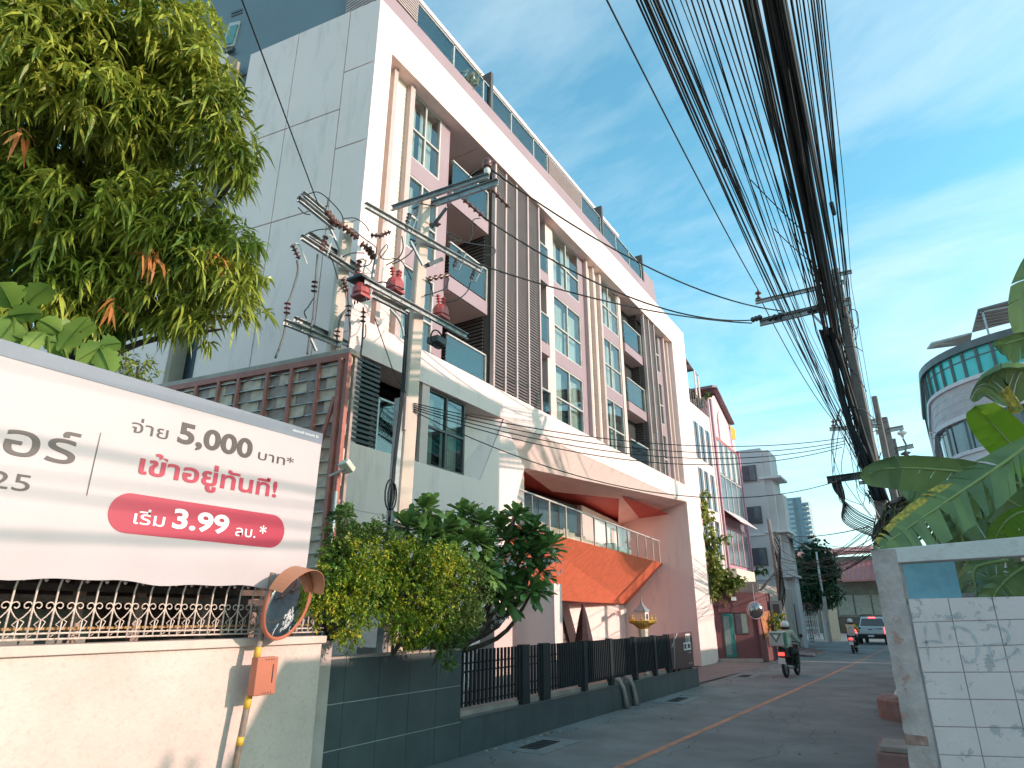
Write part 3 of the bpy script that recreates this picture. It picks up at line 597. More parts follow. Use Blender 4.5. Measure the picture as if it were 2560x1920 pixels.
for r in range(30):
    z = r * .195 + .02
    for c in range(14):
        t = .02 + c * .4 + (.2 if r % 2 else 0) - .2
        if t < -.0: t2 = .0
        P = RP + rd_ * (t + .4)
        from_px = None
        # keep what stands above or beside the banner
        pc = RP + rd_ * (t + .2) + Vector((0, 0, z + .1)); v = pc - Vector((0, 0, EYE))
        yb = v.y * (5.6 / -v.x) if v.x < 0 else 0; zb = EYE + v.z * (5.6 / -v.x)
        if yb < 4.7 and zb < 3.7: continue
        if z < 2.1 or t < -.05: continue
        o = bpy.data.objects.new('block', bme[0 if (r + c + (random.random() < .12)) % 2 else 1]); COL.objects.link(o); nb += 1
        o.parent = BW; o.location = P - Vector(BW.location) + Vector((0, 0, z)) + rn * (.0 + random.uniform(-.012, .012) + (.018 if (r + c) % 2 else 0)); o.rotation_euler = (0, 0, ang + math.pi)
        o.rotation_euler[2] = math.atan2(-rd_.y, -rd_.x)
mb = MB(); a = RP - rn * .11; b = RP + rd_ * 5.6 - rn * .11; mb.prism([(a.x, a.y, 0), (b.x, b.y, 0), (b.x, b.y, 5.86), (a.x, a.y, 5.86)], -rn * .06); mb.build('mortar_backing', M['block2'], BW)
mb = MB(); a = RP + Vector((0, 0, 5.87)) + rd_ * -.03; mb.bar(a - rn * .06, a + rd_ * 5.7 - rn * .06, .26, .09); mb.build('capping', M['concrete'], BW, bevel=.01)
def rb(t, z, off=.05): return RP + rd_ * t + Vector((0, 0, z)) + rn * off
mb = MB(); mb.bar(rb(-.02, 5.78), rb(5.6, 5.78), .06, .1); mb.build('top_beam', M['redsteel'], BW)
for t in (-.02, .12): mb = MB(); mb.bar(rb(t, 0, .08), rb(t, 5.74, .08), .07, .07); mb.build('corner_post', M['redsteel'], BW)
tvs = []
for u, v in ((2075, 165), (1900, 195), (1745, 215), (1560, 235), (1430, 275), (1285, 300)):
    p = at(u * .38585, 840 + v * .38577, pl=(RP + rn * .05, rn)); tvs.append((p - RP).dot(rd_))
for t in tvs: mb = MB(); mb.bar(rb(t, 1.5, .06), rb(t, 5.73, .06), .055, .055); mb.build('red_post', M['redsteel'], BW)
mb = MB(); mb.bar(rb(.17, 5.1, .09), rb(tvs[0] + .1, 3.2, .09), .05, .05); mb.build('diagonal_brace', M['redsteel'], BW)
for r in range(11, 30):
    z = r * .195 + .012 + random.uniform(-.01, .01)
    for k in range(8):
        t0 = .17 + k * .66; 
        mb = MB(); mb.bar(rb(t0, z, .035), rb(t0 + random.uniform(.45, .62), z + random.uniform(-.004, .004), .035), .04, .012); mb.build('block_tie', M['steel'], BW)
# ------------------------------------------------------------------ granite planter
M['granite'] = mat('dark_granite_tile', (.085, .10, .105), .35, var=.12, scale=2.5, spec=.5, stain=((.09, .10, .10), .4, 3))
M['joint'] = mat('tile_joint', (.48, .48, .48), .9, var=.05)
PL = thing('granite_planter', 'dark granite clad planter wall below the hedge', 'planter', (-6.1, 7, 0))
mb = MB(); mb.box(-6.115, 5.7, 0, -6.28, 8.36, 1.41); mb.box(-6.28, 8.2, 0, -8.1, 8.36, 1.41); mb.build('planter_core', M['joint'], PL)
ys_ = [5.7, 6.02, 6.61, 7.19, 7.77, 8.36]; zz_ = [0, .45, .93, 1.41]
for i in range(5):
    for j in range(3):
        mb = MB(); mb.box(-6.1 - random.random() * .003, ys_[i] + .005, zz_[j] + .005, -6.112, ys_[i + 1] - .005, zz_[j + 1] - .005); o = mb.build('tile', M['granite'], PL, bevel=.002)
mb = MB(); mb.box(-6.095, 5.68, 1.41, -6.3, 8.37, 1.435); mb.build('planter_ledge', M['concrete'], PL)
mb = MB(); mb.add([(-6.28, 5.8, 1.3), (-6.28, 8.2, 1.3), (-8.1, 8.2, 1.3), (-8.1, 5.8, 1.3)], [(0, 1, 2, 3)]); mb.build('soil', mat('soil', (.05, .035, .025), .95, var=.3, scale=10, bump=.8), PL)
KB = thing('granite_kerb_wall', 'low dark granite kerb wall carrying the black railing along the road', 'wall', (-6.1, 14, 0))
mb = MB(); mb.box(-6.115, 8.37, 0, -6.5, 19.85, .47); mb.build('kerb_core', M['joint'], KB)
y = 8.37
while y < 19.8:
    y2 = min(y + .595, 19.86); mb = MB(); mb.box(-6.1 - random.random() * .003, y + .002, .003, -6.112, y2 - .002, .46); mb.build('tile', M['granite'], KB, bevel=.002); y = y2
mb = MB(); mb.box(-6.112, 19.851, 0, -6.5, 19.87, .46); mb.build('tile', M['granite'], KB)
mb = MB(); mb.box(-6.09, 8.37, .463, -6.52, 19.88, .49); mb.build('kerb_top', M['granite'], KB, bevel=.003)
mb = MB(); mb.box(-6.22, 8.37, .49, -6.5, 19.7, .56); mb.build('pale_upstand', M['concrete'], KB)
for k in range(2):
    yy = 14.15 + k * .55; mb = MB(); vs_ = []
    mb.tube([(-6.3, yy, .62), (-6.12, yy + .02, .57), (-6.06, yy + .1, .42), (-6.05, yy + .18, .2), (-6.03, yy + .2, .02)], [.05, .055, .045, .05, .06], 6); c = mb.build('drain_hose', M['concrete'], None, smooth=True); tag(c, 'grey cloth strip draped over the kerb wall, %s one' % ('nearer' if k == 0 else 'farther'), 'cloth', 'cloth strips over the kerb')
    c.name = 'draped_cloth'
# railing
M['blackmetal'] = mat('black_painted_metal', (.028, .034, .038), .45, .2, var=.1)
FN = thing('black_railing', 'black vertical bar railing with dark posts on the low granite wall', 'railing', (-6.12, 13, .49))
mb = MB(); mb.box(-6.15, -.017, .62, -6.185, .017, 1.40); b0 = mb.build('railing_bar', M['blackmetal'], FN)
y = 8.47; k = 0
while y < 17.55:
    if not (10.15 < y < 10.42 or 10.88 < y < 11.15):
        c = b0 if k == 0 else b0.copy()
        if k: COL.objects.link(c)
        c.location = (0, y, 0); k += 1
    y += .108 if y < 11.4 else .095
for z in (.66, .80, 1.08, 1.20):
    mb = MB(); mb.box(-6.187, 8.4, z, -6.21, 17.6, z + .022); mb.build('railing_rail', M['blackmetal'], FN)
for y, hw in ((10.28, .12), (11.0, .13), (12.6, .07), (13.9, .07), (15.3, .07), (16.6, .07), (17.58, .06)):
    mb = MB(); mb.box(-6.13, y - hw, .49, -6.25, y + hw, 1.42); mb.build('railing_post', M['blackmetal'], FN, bevel=.004)
for a, b in ((12.7, 13.8), (14.0, 15.2), (15.4, 16.5), (16.7, 17.5)):
    mb = MB(); mb.box(-6.215, a, .66, -6.225, b, 1.38); mb.build('dark_mesh_panel', M['blackmetal'], FN)
SG = thing('entrance_sign', 'dark brown entrance sign panel with square white logo at the end of the railing', 'sign', (-6.12, 18.6, .49))
M['signbrown'] = mat('sign_brown', (.10, .045, .045), .5, var=.05)
mb = MB(); mb.prism([(-6.1, 17.66, .56), (-6.1, 19.5, .52), (-6.1, 19.55, 1.46), (-6.1, 17.6, 1.42)], (-.06, 0, 0)); mb.build('sign_panel', M['signbrown'], SG, bevel=.004)
for y in (17.9, 18.3, 19.3): mb = MB(); mb.box(-6.11, y - .05, .47, -6.16, y + .05, .6); mb.build('sign_foot', M['blackmetal'], SG)
xs = -6.094
def ringsq(y0, y1, z0, z1, w_, par=SG):
    mb = MB()
    for a, b, c, d in ((y0, y1, z0, z0 + w_), (y0, y1, z1 - w_, z1), (y0, y0 + w_, z0 + w_, z1 - w_), (y1 - w_, y1, z0 + w_, z1 - w_)): mb.box(xs, a, c, xs - .008, b, d)
    return mb.build('logo_square', M['ink_w'], par)
ringsq(18.72, 18.98, .98, 1.18, .035); ringsq(19.02, 19.34, .98, 1.18, .045)
mb = MB(); mb.box(xs, 18.945, 1.18, xs - .008, 18.98, 1.40); mb.box(xs, 18.98, 1.365, xs - .008, 19.34, 1.40); mb.box(xs, 19.12, 1.18, xs - .008, 19.155, 1.365); mb.box(xs, 19.24, 1.18, xs - .008, 19.275, 1.365); mb.build('logo_strokes', M['ink_w'], SG)
lettering('Condominium', (xs, 19.0, .90), (xs, 19.36, .90), .035, M['ink_w'], SG); lettering('SUKHUMVIT', (xs, 19.02, .62), (xs, 19.4, .62), .035, M['ink_w'], SG)
mb = MB(); mb.bar((xs, 17.8, .6), (xs, 17.95, 1.43), .01, .04); mb.bar((xs, 17.72, 1.1), (xs, 18.25, 1.44), .01, .03); mb.build('pale_strokes', M['lt_frame'], SG)
# clutter on the kerb
for k, (y, s, m, lab) in enumerate(((12.55, .09, 'blackmetal', 'short black ground spotlight on the kerb wall below the railing'), (15.95, .1, 'pinkp', 'small pale box lying on the kerb wall near the sign'))):
    mb = MB(); mb.box(-6.3, y, .56, -6.3 + s * 1.3, y + s * 2, .56 + s); mb.lathe((-6.25, y + s, .56 + s), [(s * .5, 0), (s * .5, .03), (s * .3, .05)], n=8); tag(mb.build('ground_spotlight' if k == 0 else 'small_box', M[m], bevel=.005), lab, 'light' if k == 0 else 'box')
# spirit house
SH = thing('spirit_house', 'white and gold Thai spirit house on a pedestal behind the railing', 'spirit house', (-7.4, 19.1, 0))
M['gold'] = mat('gold_paint', (.75, .45, .08), .35, .3, var=.15, scale=12); M['cream'] = mat('cream_paint', (.75, .68, .55), .6, var=.08)
mb = MB(); mb.lathe((-7.4, 19.1, 0), [(.2, 0), (.2, .1), (.12, .16), (.1, .9), (.13, 1.25), (.16, 1.5), (.1, 1.55)], n=8); mb.build('pedestal', M['cream'], SH)
mb = MB(); mb.lathe((-7.4, 19.1, 1.5), [(.12, 0), (.3, .14), (.42, .18), (.44, .24), (.40, .26)], n=8); mb.build('platform', M['gold'], SH)
mb = MB(); mb.box(-7.55, 18.95, 1.76, -7.25, 19.25, 2.0); mb.build('shrine_body', M['white'], SH); mb = MB(); mb.box(-7.24, 19.03, 1.78, -7.25, 19.17, 1.93); mb.build('shrine_door', M['alu'], SH)
mb = MB(); mb.lathe((-7.4, 19.1, 2.0), [(.27, 0), (.24, .03), (.17, .09), (.16, .11), (.09, .17), (.07, .19), (.03, .27), (.008, .42)], n=4); mb.build('spire_roof', M['steel'], SH)
for a in range(8):
    x, y = -7.4 + .38 * math.cos(a * math.pi / 4 + .3), 19.1 + .38 * math.sin(a * math.pi / 4 + .3); mb = MB(); mb.lathe((x, y, 1.75), [(.02, 0), (.03, .05), (.012, .1), (.018, .13), (.001, .18)], n=6); mb.build('figurine', M['gold'], SH)
# parasol, palm stem, small wall lamp in the forecourt
PR = thing('folded_parasol', 'dark folded parasol standing before the striped stone wall', 'parasol', (-10.2, 20.9, 0))
mb = MB(); mb.tube([(-10.2, 20.9, 0), (-10.2, 20.9, 2.25)], .03, 8); mb.build('pole', M['blackmetal'], PR)
mb = MB(); mb.lathe((-10.2, 20.9, .35), [(.42, 0), (.40, .08), (.3, .8), (.15, 1.5), (.05, 1.85), (.01, 1.95)], n=9); mb.build('folded_canopy', mat('parasol_cloth', (.06, .03, .035), .8, var=.2), PR)
# manhole gratings
M['drainframe'] = mat('drain_frame', (.24, .25, .25), .8, var=.15, scale=6, stain=((.15, .15, .15), .6, 8))
def manhole(cx, cy, w_, l_, lab, m0=0.016):
    D = thing('drain_grating', lab, 'drain', (cx, cy, 0), 'drain gratings in the road')
    mb = MB(); mb.box(cx - w_, cy - l_, .0045, cx + w_, cy + l_, .013); mb.build('frame', M['drainframe'], D)
    mb = MB(); mb.box(cx - w_ * .32, cy - l_ * .62, .0135, cx + w_ * .42, cy + l_ * .62, .0165); mb.build('dark_gap', M['dark'], D)
    for k in range(5):
        y = cy - l_ * .6 + k * l_ * .28; mb = MB(); mb.box(cx - w_ * .32, y, .017, cx + w_ * .42, y + .03, .022); mb.build('grate_bar', M['blackmetal'], D)
manhole(-5.6, 9.75, .42, .62, 'square drain grating with dark bars nearest the camera by the kerb')
manhole(-5.6, 16.35, .36, .75, 'middle drain grating in the road opposite the railing')
manhole(-5.75, 23.6, .4, .7, 'farthest drain grating where the driveway meets the road')
for k in range(9):
    mb = MB(); r_ = random.uniform(.015, .035); x, y = random.uniform(-6.05, -5.85), 8.9 + k * .25 + random.uniform(-.1, .1)
    mb.lathe((x, y, .004), [(r_, 0), (r_ * 1.1, r_ * .4), (r_ * .5, r_ * .8)], n=5); tag(mb.build('stone_chip', M['concrete']), 'small pale stone chip at the foot of the granite kerb, ' + ('nearest the camera', 'second from the camera', 'third from the camera', 'fourth from the camera', 'middle of the row', 'fourth from the far end', 'third from the far end', 'second from the far end', 'farthest along the row')[k], 'stone', 'stone chips along the kerb')
# ------------------------------------------------------------------ utility poles
M['ins'] = mat('brown_porcelain', (.13, .05, .04), .3, var=.1); M['insr'] = mat('red_resin', (.45, .07, .07), .4, var=.1); M['insw'] = mat('white_porcelain', (.6, .58, .56), .3, var=.05)
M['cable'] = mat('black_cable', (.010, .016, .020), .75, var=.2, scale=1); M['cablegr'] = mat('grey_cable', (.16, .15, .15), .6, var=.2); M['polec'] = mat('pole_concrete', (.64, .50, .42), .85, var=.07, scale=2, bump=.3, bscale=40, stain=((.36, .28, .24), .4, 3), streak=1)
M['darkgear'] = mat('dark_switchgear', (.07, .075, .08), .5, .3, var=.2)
M['poled'] = mat('shaded_pole_concrete', (.20, .175, .165), .85, var=.15, scale=2, bump=.3, bscale=40)  # darker copy of the pole concrete, with shade put into its colour
def shaft(par, b, t, w0, w1, chamfer=.3, m='polec', rot=0.):
    b, t = Vector(b), Vector(t); mb = MB(); vs_ = []
    for p, w_ in ((b, w0), (t, w1)):
        h = w_ / 2; c = h * (1 - chamfer)
        for dx, dy in ((-h, -c), (-c, -h), (c, -h), (h, -c), (h, c), (c, h), (-c, h), (-h, c)): vs_.append((p.x + dx * math.cos(rot) - dy * math.sin(rot), p.y + dx * math.sin(rot) + dy * math.cos(rot), p.z))
    mb.add(vs_, [(i, (i + 1) % 8, 8 + (i + 1) % 8, 8 + i) for i in range(8)] + [tuple(range(7, -1, -1)), tuple(range(8, 16))])
    o = mb.build('shaft', M[m], par)
    mb = MB(); n = 26
    for k in range(n):
        t_ = .3 + .68 * k / n; p = b.lerp(t, t_); h = (w0 + (w1 - w0) * t_) / 2
        mb.box(p.x - .012, p.y - h - .002, p.z - .012, p.x + .012, p.y - h + .003, p.z + .012); mb.box(p.x + h - .003, p.y - .012, p.z + .05, p.x + h + .002, p.y + .012, p.z + .074)
    mb.build('bolt_holes', M['alu'], par, kind='stuff'); return o
def arm(par, p, q, w_=.055, h_=.1, m='steel'):
    p, q = Vector(p), Vector(q); mb = MB(); d = (q - p).normalized(); s = d.cross(Vector((0, 0, 1))).normalized()
    mb.bar(p, q, .008, h_); mb.bar(p + Vector((0, 0, h_ / 2)) + s * w_ / 2, q + Vector((0, 0, h_ / 2)) + s * w_ / 2, w_, .008); mb.bar(p - Vector((0, 0, h_ / 2)) + s * w_ / 2, q - Vector((0, 0, h_ / 2)) + s * w_ / 2, w_, .008)
    n = int((q - p).length / .22)
    for k in range(n): c = p.lerp(q, (k + .5) / n); mb.lathe(c, [(.014, -.02), (.014, .02)], axis=s, n=6)
    return mb.build('crossarm', M[m], par)
def insul(par, p, q, n=3, r=.06, m='ins', core='insw', name='insulator'):
    p, q = Vector(p), Vector(q); L_ = (q - p).length; prof = [(.016, 0)]
    for k in range(n):
        a = (k + .3) * L_ / n; s = L_ / n; prof += [(r * .35, a - s * .2), (r, a), (r * .9, a + s * .15), (r * .4, a + s * .3)]
    prof.append((.016, L_)); mb = MB(); mb.lathe(p, prof, axis=q - p, n=10); o = mb.build(name, M[m], par, smooth=True); return o
def catenary(p, q, sag, n=16):
    p, q = Vector(p), Vector(q); return [p.lerp(q, i / n) + Vector((0, 0, -4 * sag * (i / n) * (1 - i / n))) for i in range(n + 1)]
def wire(name, pts, r, label, group=None, m='cable', n=5, cat='cable'):
    mb = MB(); mb.tube(pts, r, n); o = mb.build(name, M[m], smooth=True); tag(o, label, cat, group); return o
def bez(pts, n=14):
    pts = [Vector(p) for p in pts]; out = []; k = len(pts)
    for i in range(k - 1):
        p0, p1, p2, p3 = pts[max(i - 1, 0)], pts[i], pts[i + 1], pts[min(i + 2, k - 1)]
        for j in range(n):
            t = j / n; out.append(.5 * ((2 * p1) + (p2 - p0) * t + (2 * p0 - 5 * p1 + 4 * p2 - p3) * t * t + (3 * p1 - p0 - 3 * p2 + p3) * t ** 3))
    return out + [pts[-1]]
def lead(par, pts, r=.012, m='cable', name='cable_lead'):
    mb = MB(); mb.tube(bez(pts, 6), r, 5); return mb.build(name, M[m], par, smooth=True)
def C5(x, y): return (640 + x * .30132, 440 + y * .30139)
# pole A, nearer
PA = thing('concrete_utility_pole', 'nearer sunlit concrete pole with steel arms and red instrument transformers behind the hedge', 'utility pole', (-6.6, 7.4, 0))
XA = -6.6
shaft(PA, (XA, 7.32, 0), (XA, 7.55, 9.08), .27, .17, .2, rot=R(-24))
def A(x, y, X=XA + .16): return at(*C5(x, y), x=X)
def Ay(x, y, Y=7.42): return at(*C5(x, y), y=Y)
arm(PA, Ay(1130, 275), Ay(1935, 5)); p, q = Ay(1640, 185, 7.7), Ay(2010, 55, 7.7); arm(PA, Ay(1300, 300, 7.7), q, .05, .13)
for xx in (-.17, .17):
    arm(PA, A(900, 245, XA + xx), A(1860 if xx > 0 else 1700, 790 if xx > 0 else 700, XA + xx))
for X_, a, b in ((XA + .17, (900, 875), (1745, 1335)), (XA - .17, (960, 900), (1640, 1280))): arm(PA, A(*a, X_), A(*b, X_))
arm(PA, A(960, 990, XA + .1), A(1240, 1130, XA + .1), .06, .1)
mb = MB(); mb.bar(A(1280, 540), A(1385, 740), .03, .05); mb.build('arm_brace', M['steel'], PA); mb = MB(); mb.bar(Ay(1580, 265), Ay(1455, 430), .035, .05); mb.build('arm_brace', M['darkgear'], PA)
# insulators of pole A
p = Ay(1865, 60); z = at(1218, 430, y=7.42)
t = thing('x', '', '', z) if False else None
mb = MB(); c = at(1218, 432, y=7.45); mb.lathe(c, [(.03, -.05), (.05, 0), (.06, .03), (.06, .06), (.04, .08), (.04, .1)], n=12); mb.build('white_pin_insulator', M['insw'], PA, smooth=True)
mb = MB(); mb.lathe(c + Vector((0, 0, .1)), [(.07, 0), (.085, .02), (.08, .06), (.06, .08), (.085, .1), (.08, .14), (.04, .17), (.03, .2)], n=14); mb.build('brown_pin_insulator', M['ins'], PA, smooth=True)
for a, b in (((1720, 190), (1890, 340)), ((1950, 105), (2110, 270))): insul(PA, Ay(*a, 7.55), at(*C5(*b), y=7.95), 4, .055, 'ins')
insul(PA, A(1430, 855), A(1610, 820), 4, .05, 'ins')
insul(PA, A(1440, 405, XA), A(1530, 400, XA + .4), 2, .05, 'ins')
for a, b in (((1275, 310), (1235, 455)), ((1690, 625), (1640, 760)), ((1830, 745), (1780, 860))):
    p, q = A(*a), A(*b); insul(PA, p, q, 5, .042, 'darkgear', name='fuse_cutout'); mb = MB(); mb.tube([p + Vector((0, .05, .02)), p + Vector((.02, .18, .05)), q + Vector((.03, .12, 0)), q], .012, 6); mb.build('fuse_tube', M['steel'], PA)
mb = MB(); mb.bar(A(1425, 740), A(1540, 690), .07, .07); mb.build('cable_clamp', M['darkgear'], PA)
def ct(par, c, s=1., m='insr'):
    mb = MB(); mb.lathe(c, [(.10 * s, -.02), (.145 * s, .02), (.15 * s, .12 * s), (.12 * s, .19 * s), (.07 * s, .22 * s)], n=12); mb.box(c.x - .12 * s, c.y - .12 * s, c.z - .05, c.x + .12 * s, c.y + .12 * s, c.z - .005)
    o = mb.build('instrument_transformer', M[m], par, smooth=False); insul(o, c + Vector((0, .06 * s, .18 * s)), c + Vector((0, .08 * s, .42 * s)), 4, .055 * s, m, name='bushing'); insul(o, c + Vector((.0, -.05 * s, .2 * s)), c + Vector((.0, -.1 * s, .4 * s)), 4, .05 * s, m, name='bushing'); return o
ct(PA, A(1150, 950, XA)); ct(PA, A(1530, 1165, XA)); 
cc = A(870, 990, XA + .05); ct(PA, cc, .9)
mb = MB(); mb.box(cc.x - .16, cc.y - .17, cc.z + .22, cc.x + .16, cc.y + .17, cc.z + .26)
for k in range(5): mb.tube([(cc.x - .12 + .06 * k, cc.y, cc.z - .06), (cc.x - .12 + .06 * k, cc.y, cc.z - .12)], .012, 5)
mb.build('transformer_frame', M['darkgear'], PA, kind='stuff')
c = A(1500, 1370, XA + .02); mb = MB(); mb.box(c.x - .12, c.y - .13, c.z - .06, c.x + .12, c.y + .13, c.z + .05)
for k in range(5): mb.lathe((c.x, c.y - .12 + .06 * k, c.z - .1), [(.02, 0), (.02, .05)], n=6)
mb.build('hanging_transformer', M['darkgear'], PA)
mb = MB(); mb.tube([c + Vector((.02, -.02 + .17 * math.cos(a), .02 + .17 * math.sin(a))) for a in [i * .5 for i in range(13)]], .014, 6); mb.build('cable_loop', M['cable'], PA, smooth=True)
lead(PA, [A(*q) for q in ((1115, 1105), (1180, 1180), (1215, 1260), (1225, 1330))], .022, 'insw'); lead(PA, [A(*q) for q in ((1240, 1160), (1245, 1300), (1235, 1420), (1225, 1650))], .014)
for pts in (((1370, 230), (1500, 245), (1600, 190), (1700, 90), (1780, -10), (1850, -60)), ((1330, 560), (1280, 640), (1200, 700), (1130, 730)), ((1600, 850), (1570, 930), (1480, 970), (1400, 990)), ((1780, 880), (1750, 960), (1680, 1020), (1590, 1050)),
            ((1210, 500), (1220, 600), (1180, 680), (1080, 740)), ((1410, 840), (1450, 900), (1470, 1000)), ((1000, 890), (1060, 880), (1130, 900), (1230, 940)), ((1860, 350), (1800, 370), (1790, 500), (1760, 560)), ((1600, 480), (1620, 540), (1700, 520), (1600, 470), (1590, 500), (1700, 540), (1780, 560), (1960, 590), (1980, 640), (1900, 660))):
    lead(PA, [A(*q) for q in pts], .011)
# conduits and cover running down pole A
mb = MB(); mb.bar((XA + .02, 7.13, 1.3), (XA + .02, 7.2, 5.1), .09, .12, up=(1, 0, 0)); mb.build('cable_cover', M['steel'], PA)
for k in range(3): lead(PA, [(XA + .1, 7.13 + .03 * k, 6.6), (XA + .12, 7.1 + .03 * k, 5.2), (XA + .1, 7.05 + .02 * k, 4), (XA + .1, 7.0, 2.2)], .013)
mb = MB(); mb.tube([(XA + .16, 6.95 + .1 * math.cos(a), 3.55 + .22 * math.sin(a)) for a in [i * .5 for i in range(14)]], .013, 5); mb.tube([(XA + .19, 6.97 + .09 * math.cos(a), 3.53 + .2 * math.sin(a)) for a in [i * .5 for i in range(14)]], .013, 5); mb.build('coiled_cable', M['cable'], PA, smooth=True)
mb = MB(); mb.box(XA - .12, 7.22, 4.6, XA + .13, 7.27, 5.15); mb.build('junction_plate', M['mauvel'], PA)
# pole B, farther left, between the block wall and the building
PB_ = thing('concrete_utility_pole', 'left concrete pole carrying brown insulator strings above the red framed block wall', 'utility pole', (-7.9, 6.85, 0))
XB = -7.85; shaft(PB_, (XB, 6.85, 0), (XB, 6.88, 8.62), .27, .19, .2, rot=R(-24))
def Bp(x, y, X=XB + .16): return at(*C5(x, y), x=X)
for X_, a, b in ((XB + .16, (345, 190), (640, 430)), (XB - .16, (385, 150), (600, 330)), (XB + .16, (370, 510), (815, 800)), (XB - .16, (430, 485), (860, 780)), (XB + .16, (225, 1215), (690, 1405)), (XB - .16, (310, 1190), (760, 1400))): arm(PB_, Bp(*a, X_), Bp(*b, X_), .06, .09)
mb = MB(); mb.bar(Bp(352, 200), Bp(392, 160, XB - .16), .05, .07); mb.build('end_plate', M['darkgear'], PB_)
chain = [((590, 300), (660, 400)), ((640, 380), (720, 420)), ((700, 400), (790, 470)), ((770, 450), (850, 520)), ((870, 560), (960, 620)), ((930, 600), (985, 690)), ((950, 490), (1050, 500)), ((1040, 490), (1120, 460))]
for k, (a, b) in enumerate(chain): insul(PB_, Bp(*a), Bp(*b, XB + .3), 3, .075 if k < 6 else .06, 'ins')
for a, b in (((580, 500), (530, 630)), ((860, 700), (820, 830)), ((300, 570), (360, 690)), ((720, 850), (760, 960))):
    p, q = Bp(*a), Bp(*b); insul(PB_, p, q, 4, .055, 'ins', name='fuse_cutout'); mb = MB(); mb.tube([p + Vector((.02, .13, .06)), q + Vector((.05, .12, -.05))], .014, 6); mb.build('fuse_tube', M['insw'], PB_); lead(PB_, [p, p + Vector((0, .06, .06)), p + Vector((.02, .15, .05))], .012, 'steel')
insul(PB_, Bp(510, 1150 - 40), Bp(480, 870), 3, .06, 'insr') if False else None
for pts, sk in ((((340, 700), (345, 800), (290, 990), (262, 1060), (250, 1180), (225, 1330), (160, 1510)), (262, 1060)), (((510, 650), (495, 850), (490, 960), (475, 1150), (450, 1300), (425, 1480)), (487, 880)),
               (((760, 960), (770, 1080), (775, 1180), (780, 1300), (760, 1420)), (770, 1080)), (((760, 1100), (700, 1180), (680, 1280), (670, 1360), (665, 1450)), (675, 1290)), (((890, 1090), (890, 1180), (885, 1300), (880, 1380), (868, 1480)), (892, 1130))):
    o = lead(PB_, [Bp(*q) for q in pts], .018, 'cablegr', 'riser_cable')
    for k in range(3):
        c = Bp(sk[0] - 3 * k, sk[1] + 38 * k); mb = MB(); mb.lathe(c, [(.02, -.012), (.055, 0), (.02, .014)], n=8); mb.build('termination_skirt', M['insr' if sk[0] < 300 else 'ins'], o)
for pts in (((410, 160), (520, 135), (640, 230), (715, 330), (720, 420)), ((720, 355), (820, 350), (900, 400), (940, 460)), ((385, 500), (500, 450), (620, 440)), ((600, 180), (590, 240), (570, 300)), ((720, 670), (800, 640), (900, 640)), ((820, 750), (930, 740), (970, 680), (1000, 600), (900, 520), (800, 440)), ((1030, 680), (1090, 600), (1080, 570), (1030, 640), (1060, 690), (1200, 700), (1290, 860)),
            ((350, 260), (400, 310), (450, 320)), ((480, 1010), (430, 1090), (400, 1130), (420, 1180)), ((910, 1230), (910, 1320), (890, 1350)), ((600, 640), (640, 720), (680, 860))):
    lead(PB_, [Bp(*q, XB + .22) for q in pts], .010)
for a, b in ((Bp(600, 400), Bp(690, 600)), (Bp(440, 1320), Bp(500, 1450))): mb = MB(); mb.bar(a, b, .035, .035); mb.build('arm_brace', M['steel'], PB_)
sw = Bp(905, 730); mb = MB(); mb.tube([Bp(1000, 660), Bp(975, 790), Bp(960, 900), Bp(930, 1000)], .035, 8); mb.build('steel_riser', M['steel'], PB_)
# wires off the near poles
wire('service_wire', [Bp(520, 250)] + [Bp(520, 250).lerp(at(605, 0, d=8.6), t) for t in (.5, 1, 1.6)], .010, 'single dark wire rising from the left pole over the white side wall')
wire('service_wire', bez([A(985, 1240 - 60, XA - .3), A(1080, 1450, XA - .2), A(1160, 1660, XA - .1), at(1034, 1012, x=XA + .1)], 6), .008, 'thin slack wire drooping from the arms to the nearer pole')
P1x, P1y = -.6, 16.0
HV = [(at(1222, 420, y=7.5), at(1962, 778, y=P1y), .55), (at(*C5(1890, 345), y=7.95), at(1885, 800, y=P1y), .6), (at(1025, 598, y=7.9), at(1880, 808, y=P1y), .35)]
for (p, q, s), lb in zip(HV, ('uppermost of three twisted power wires crossing the facade to the far pole', 'middle one of three twisted power wires crossing the facade', 'lowest of three power wires crossing the facade to the far pole')):
    wire('power_wire', catenary(p, q, s, 24), .016, lb, 'power wires crossing the street', n=6)
ends = [(2114, 1094), (2112, 1103), (2110, 1110), (2105, 1118), (2140, 1186)]
for k, (u, v) in enumerate(ends):
    p = at(1034, 1008 + 5 * k, x=XA + .12); wire('telephone_wire', catenary(p, at(u, v, y=P1y), .42 + .07 * k if k < 4 else .9, 20), .009, 'thin telephone wire from the sunlit pole across the street, %s' % ('top one', 'second from top', 'third from top', 'fourth from top', 'lowest one')[k], 'telephone wires crossing the street')
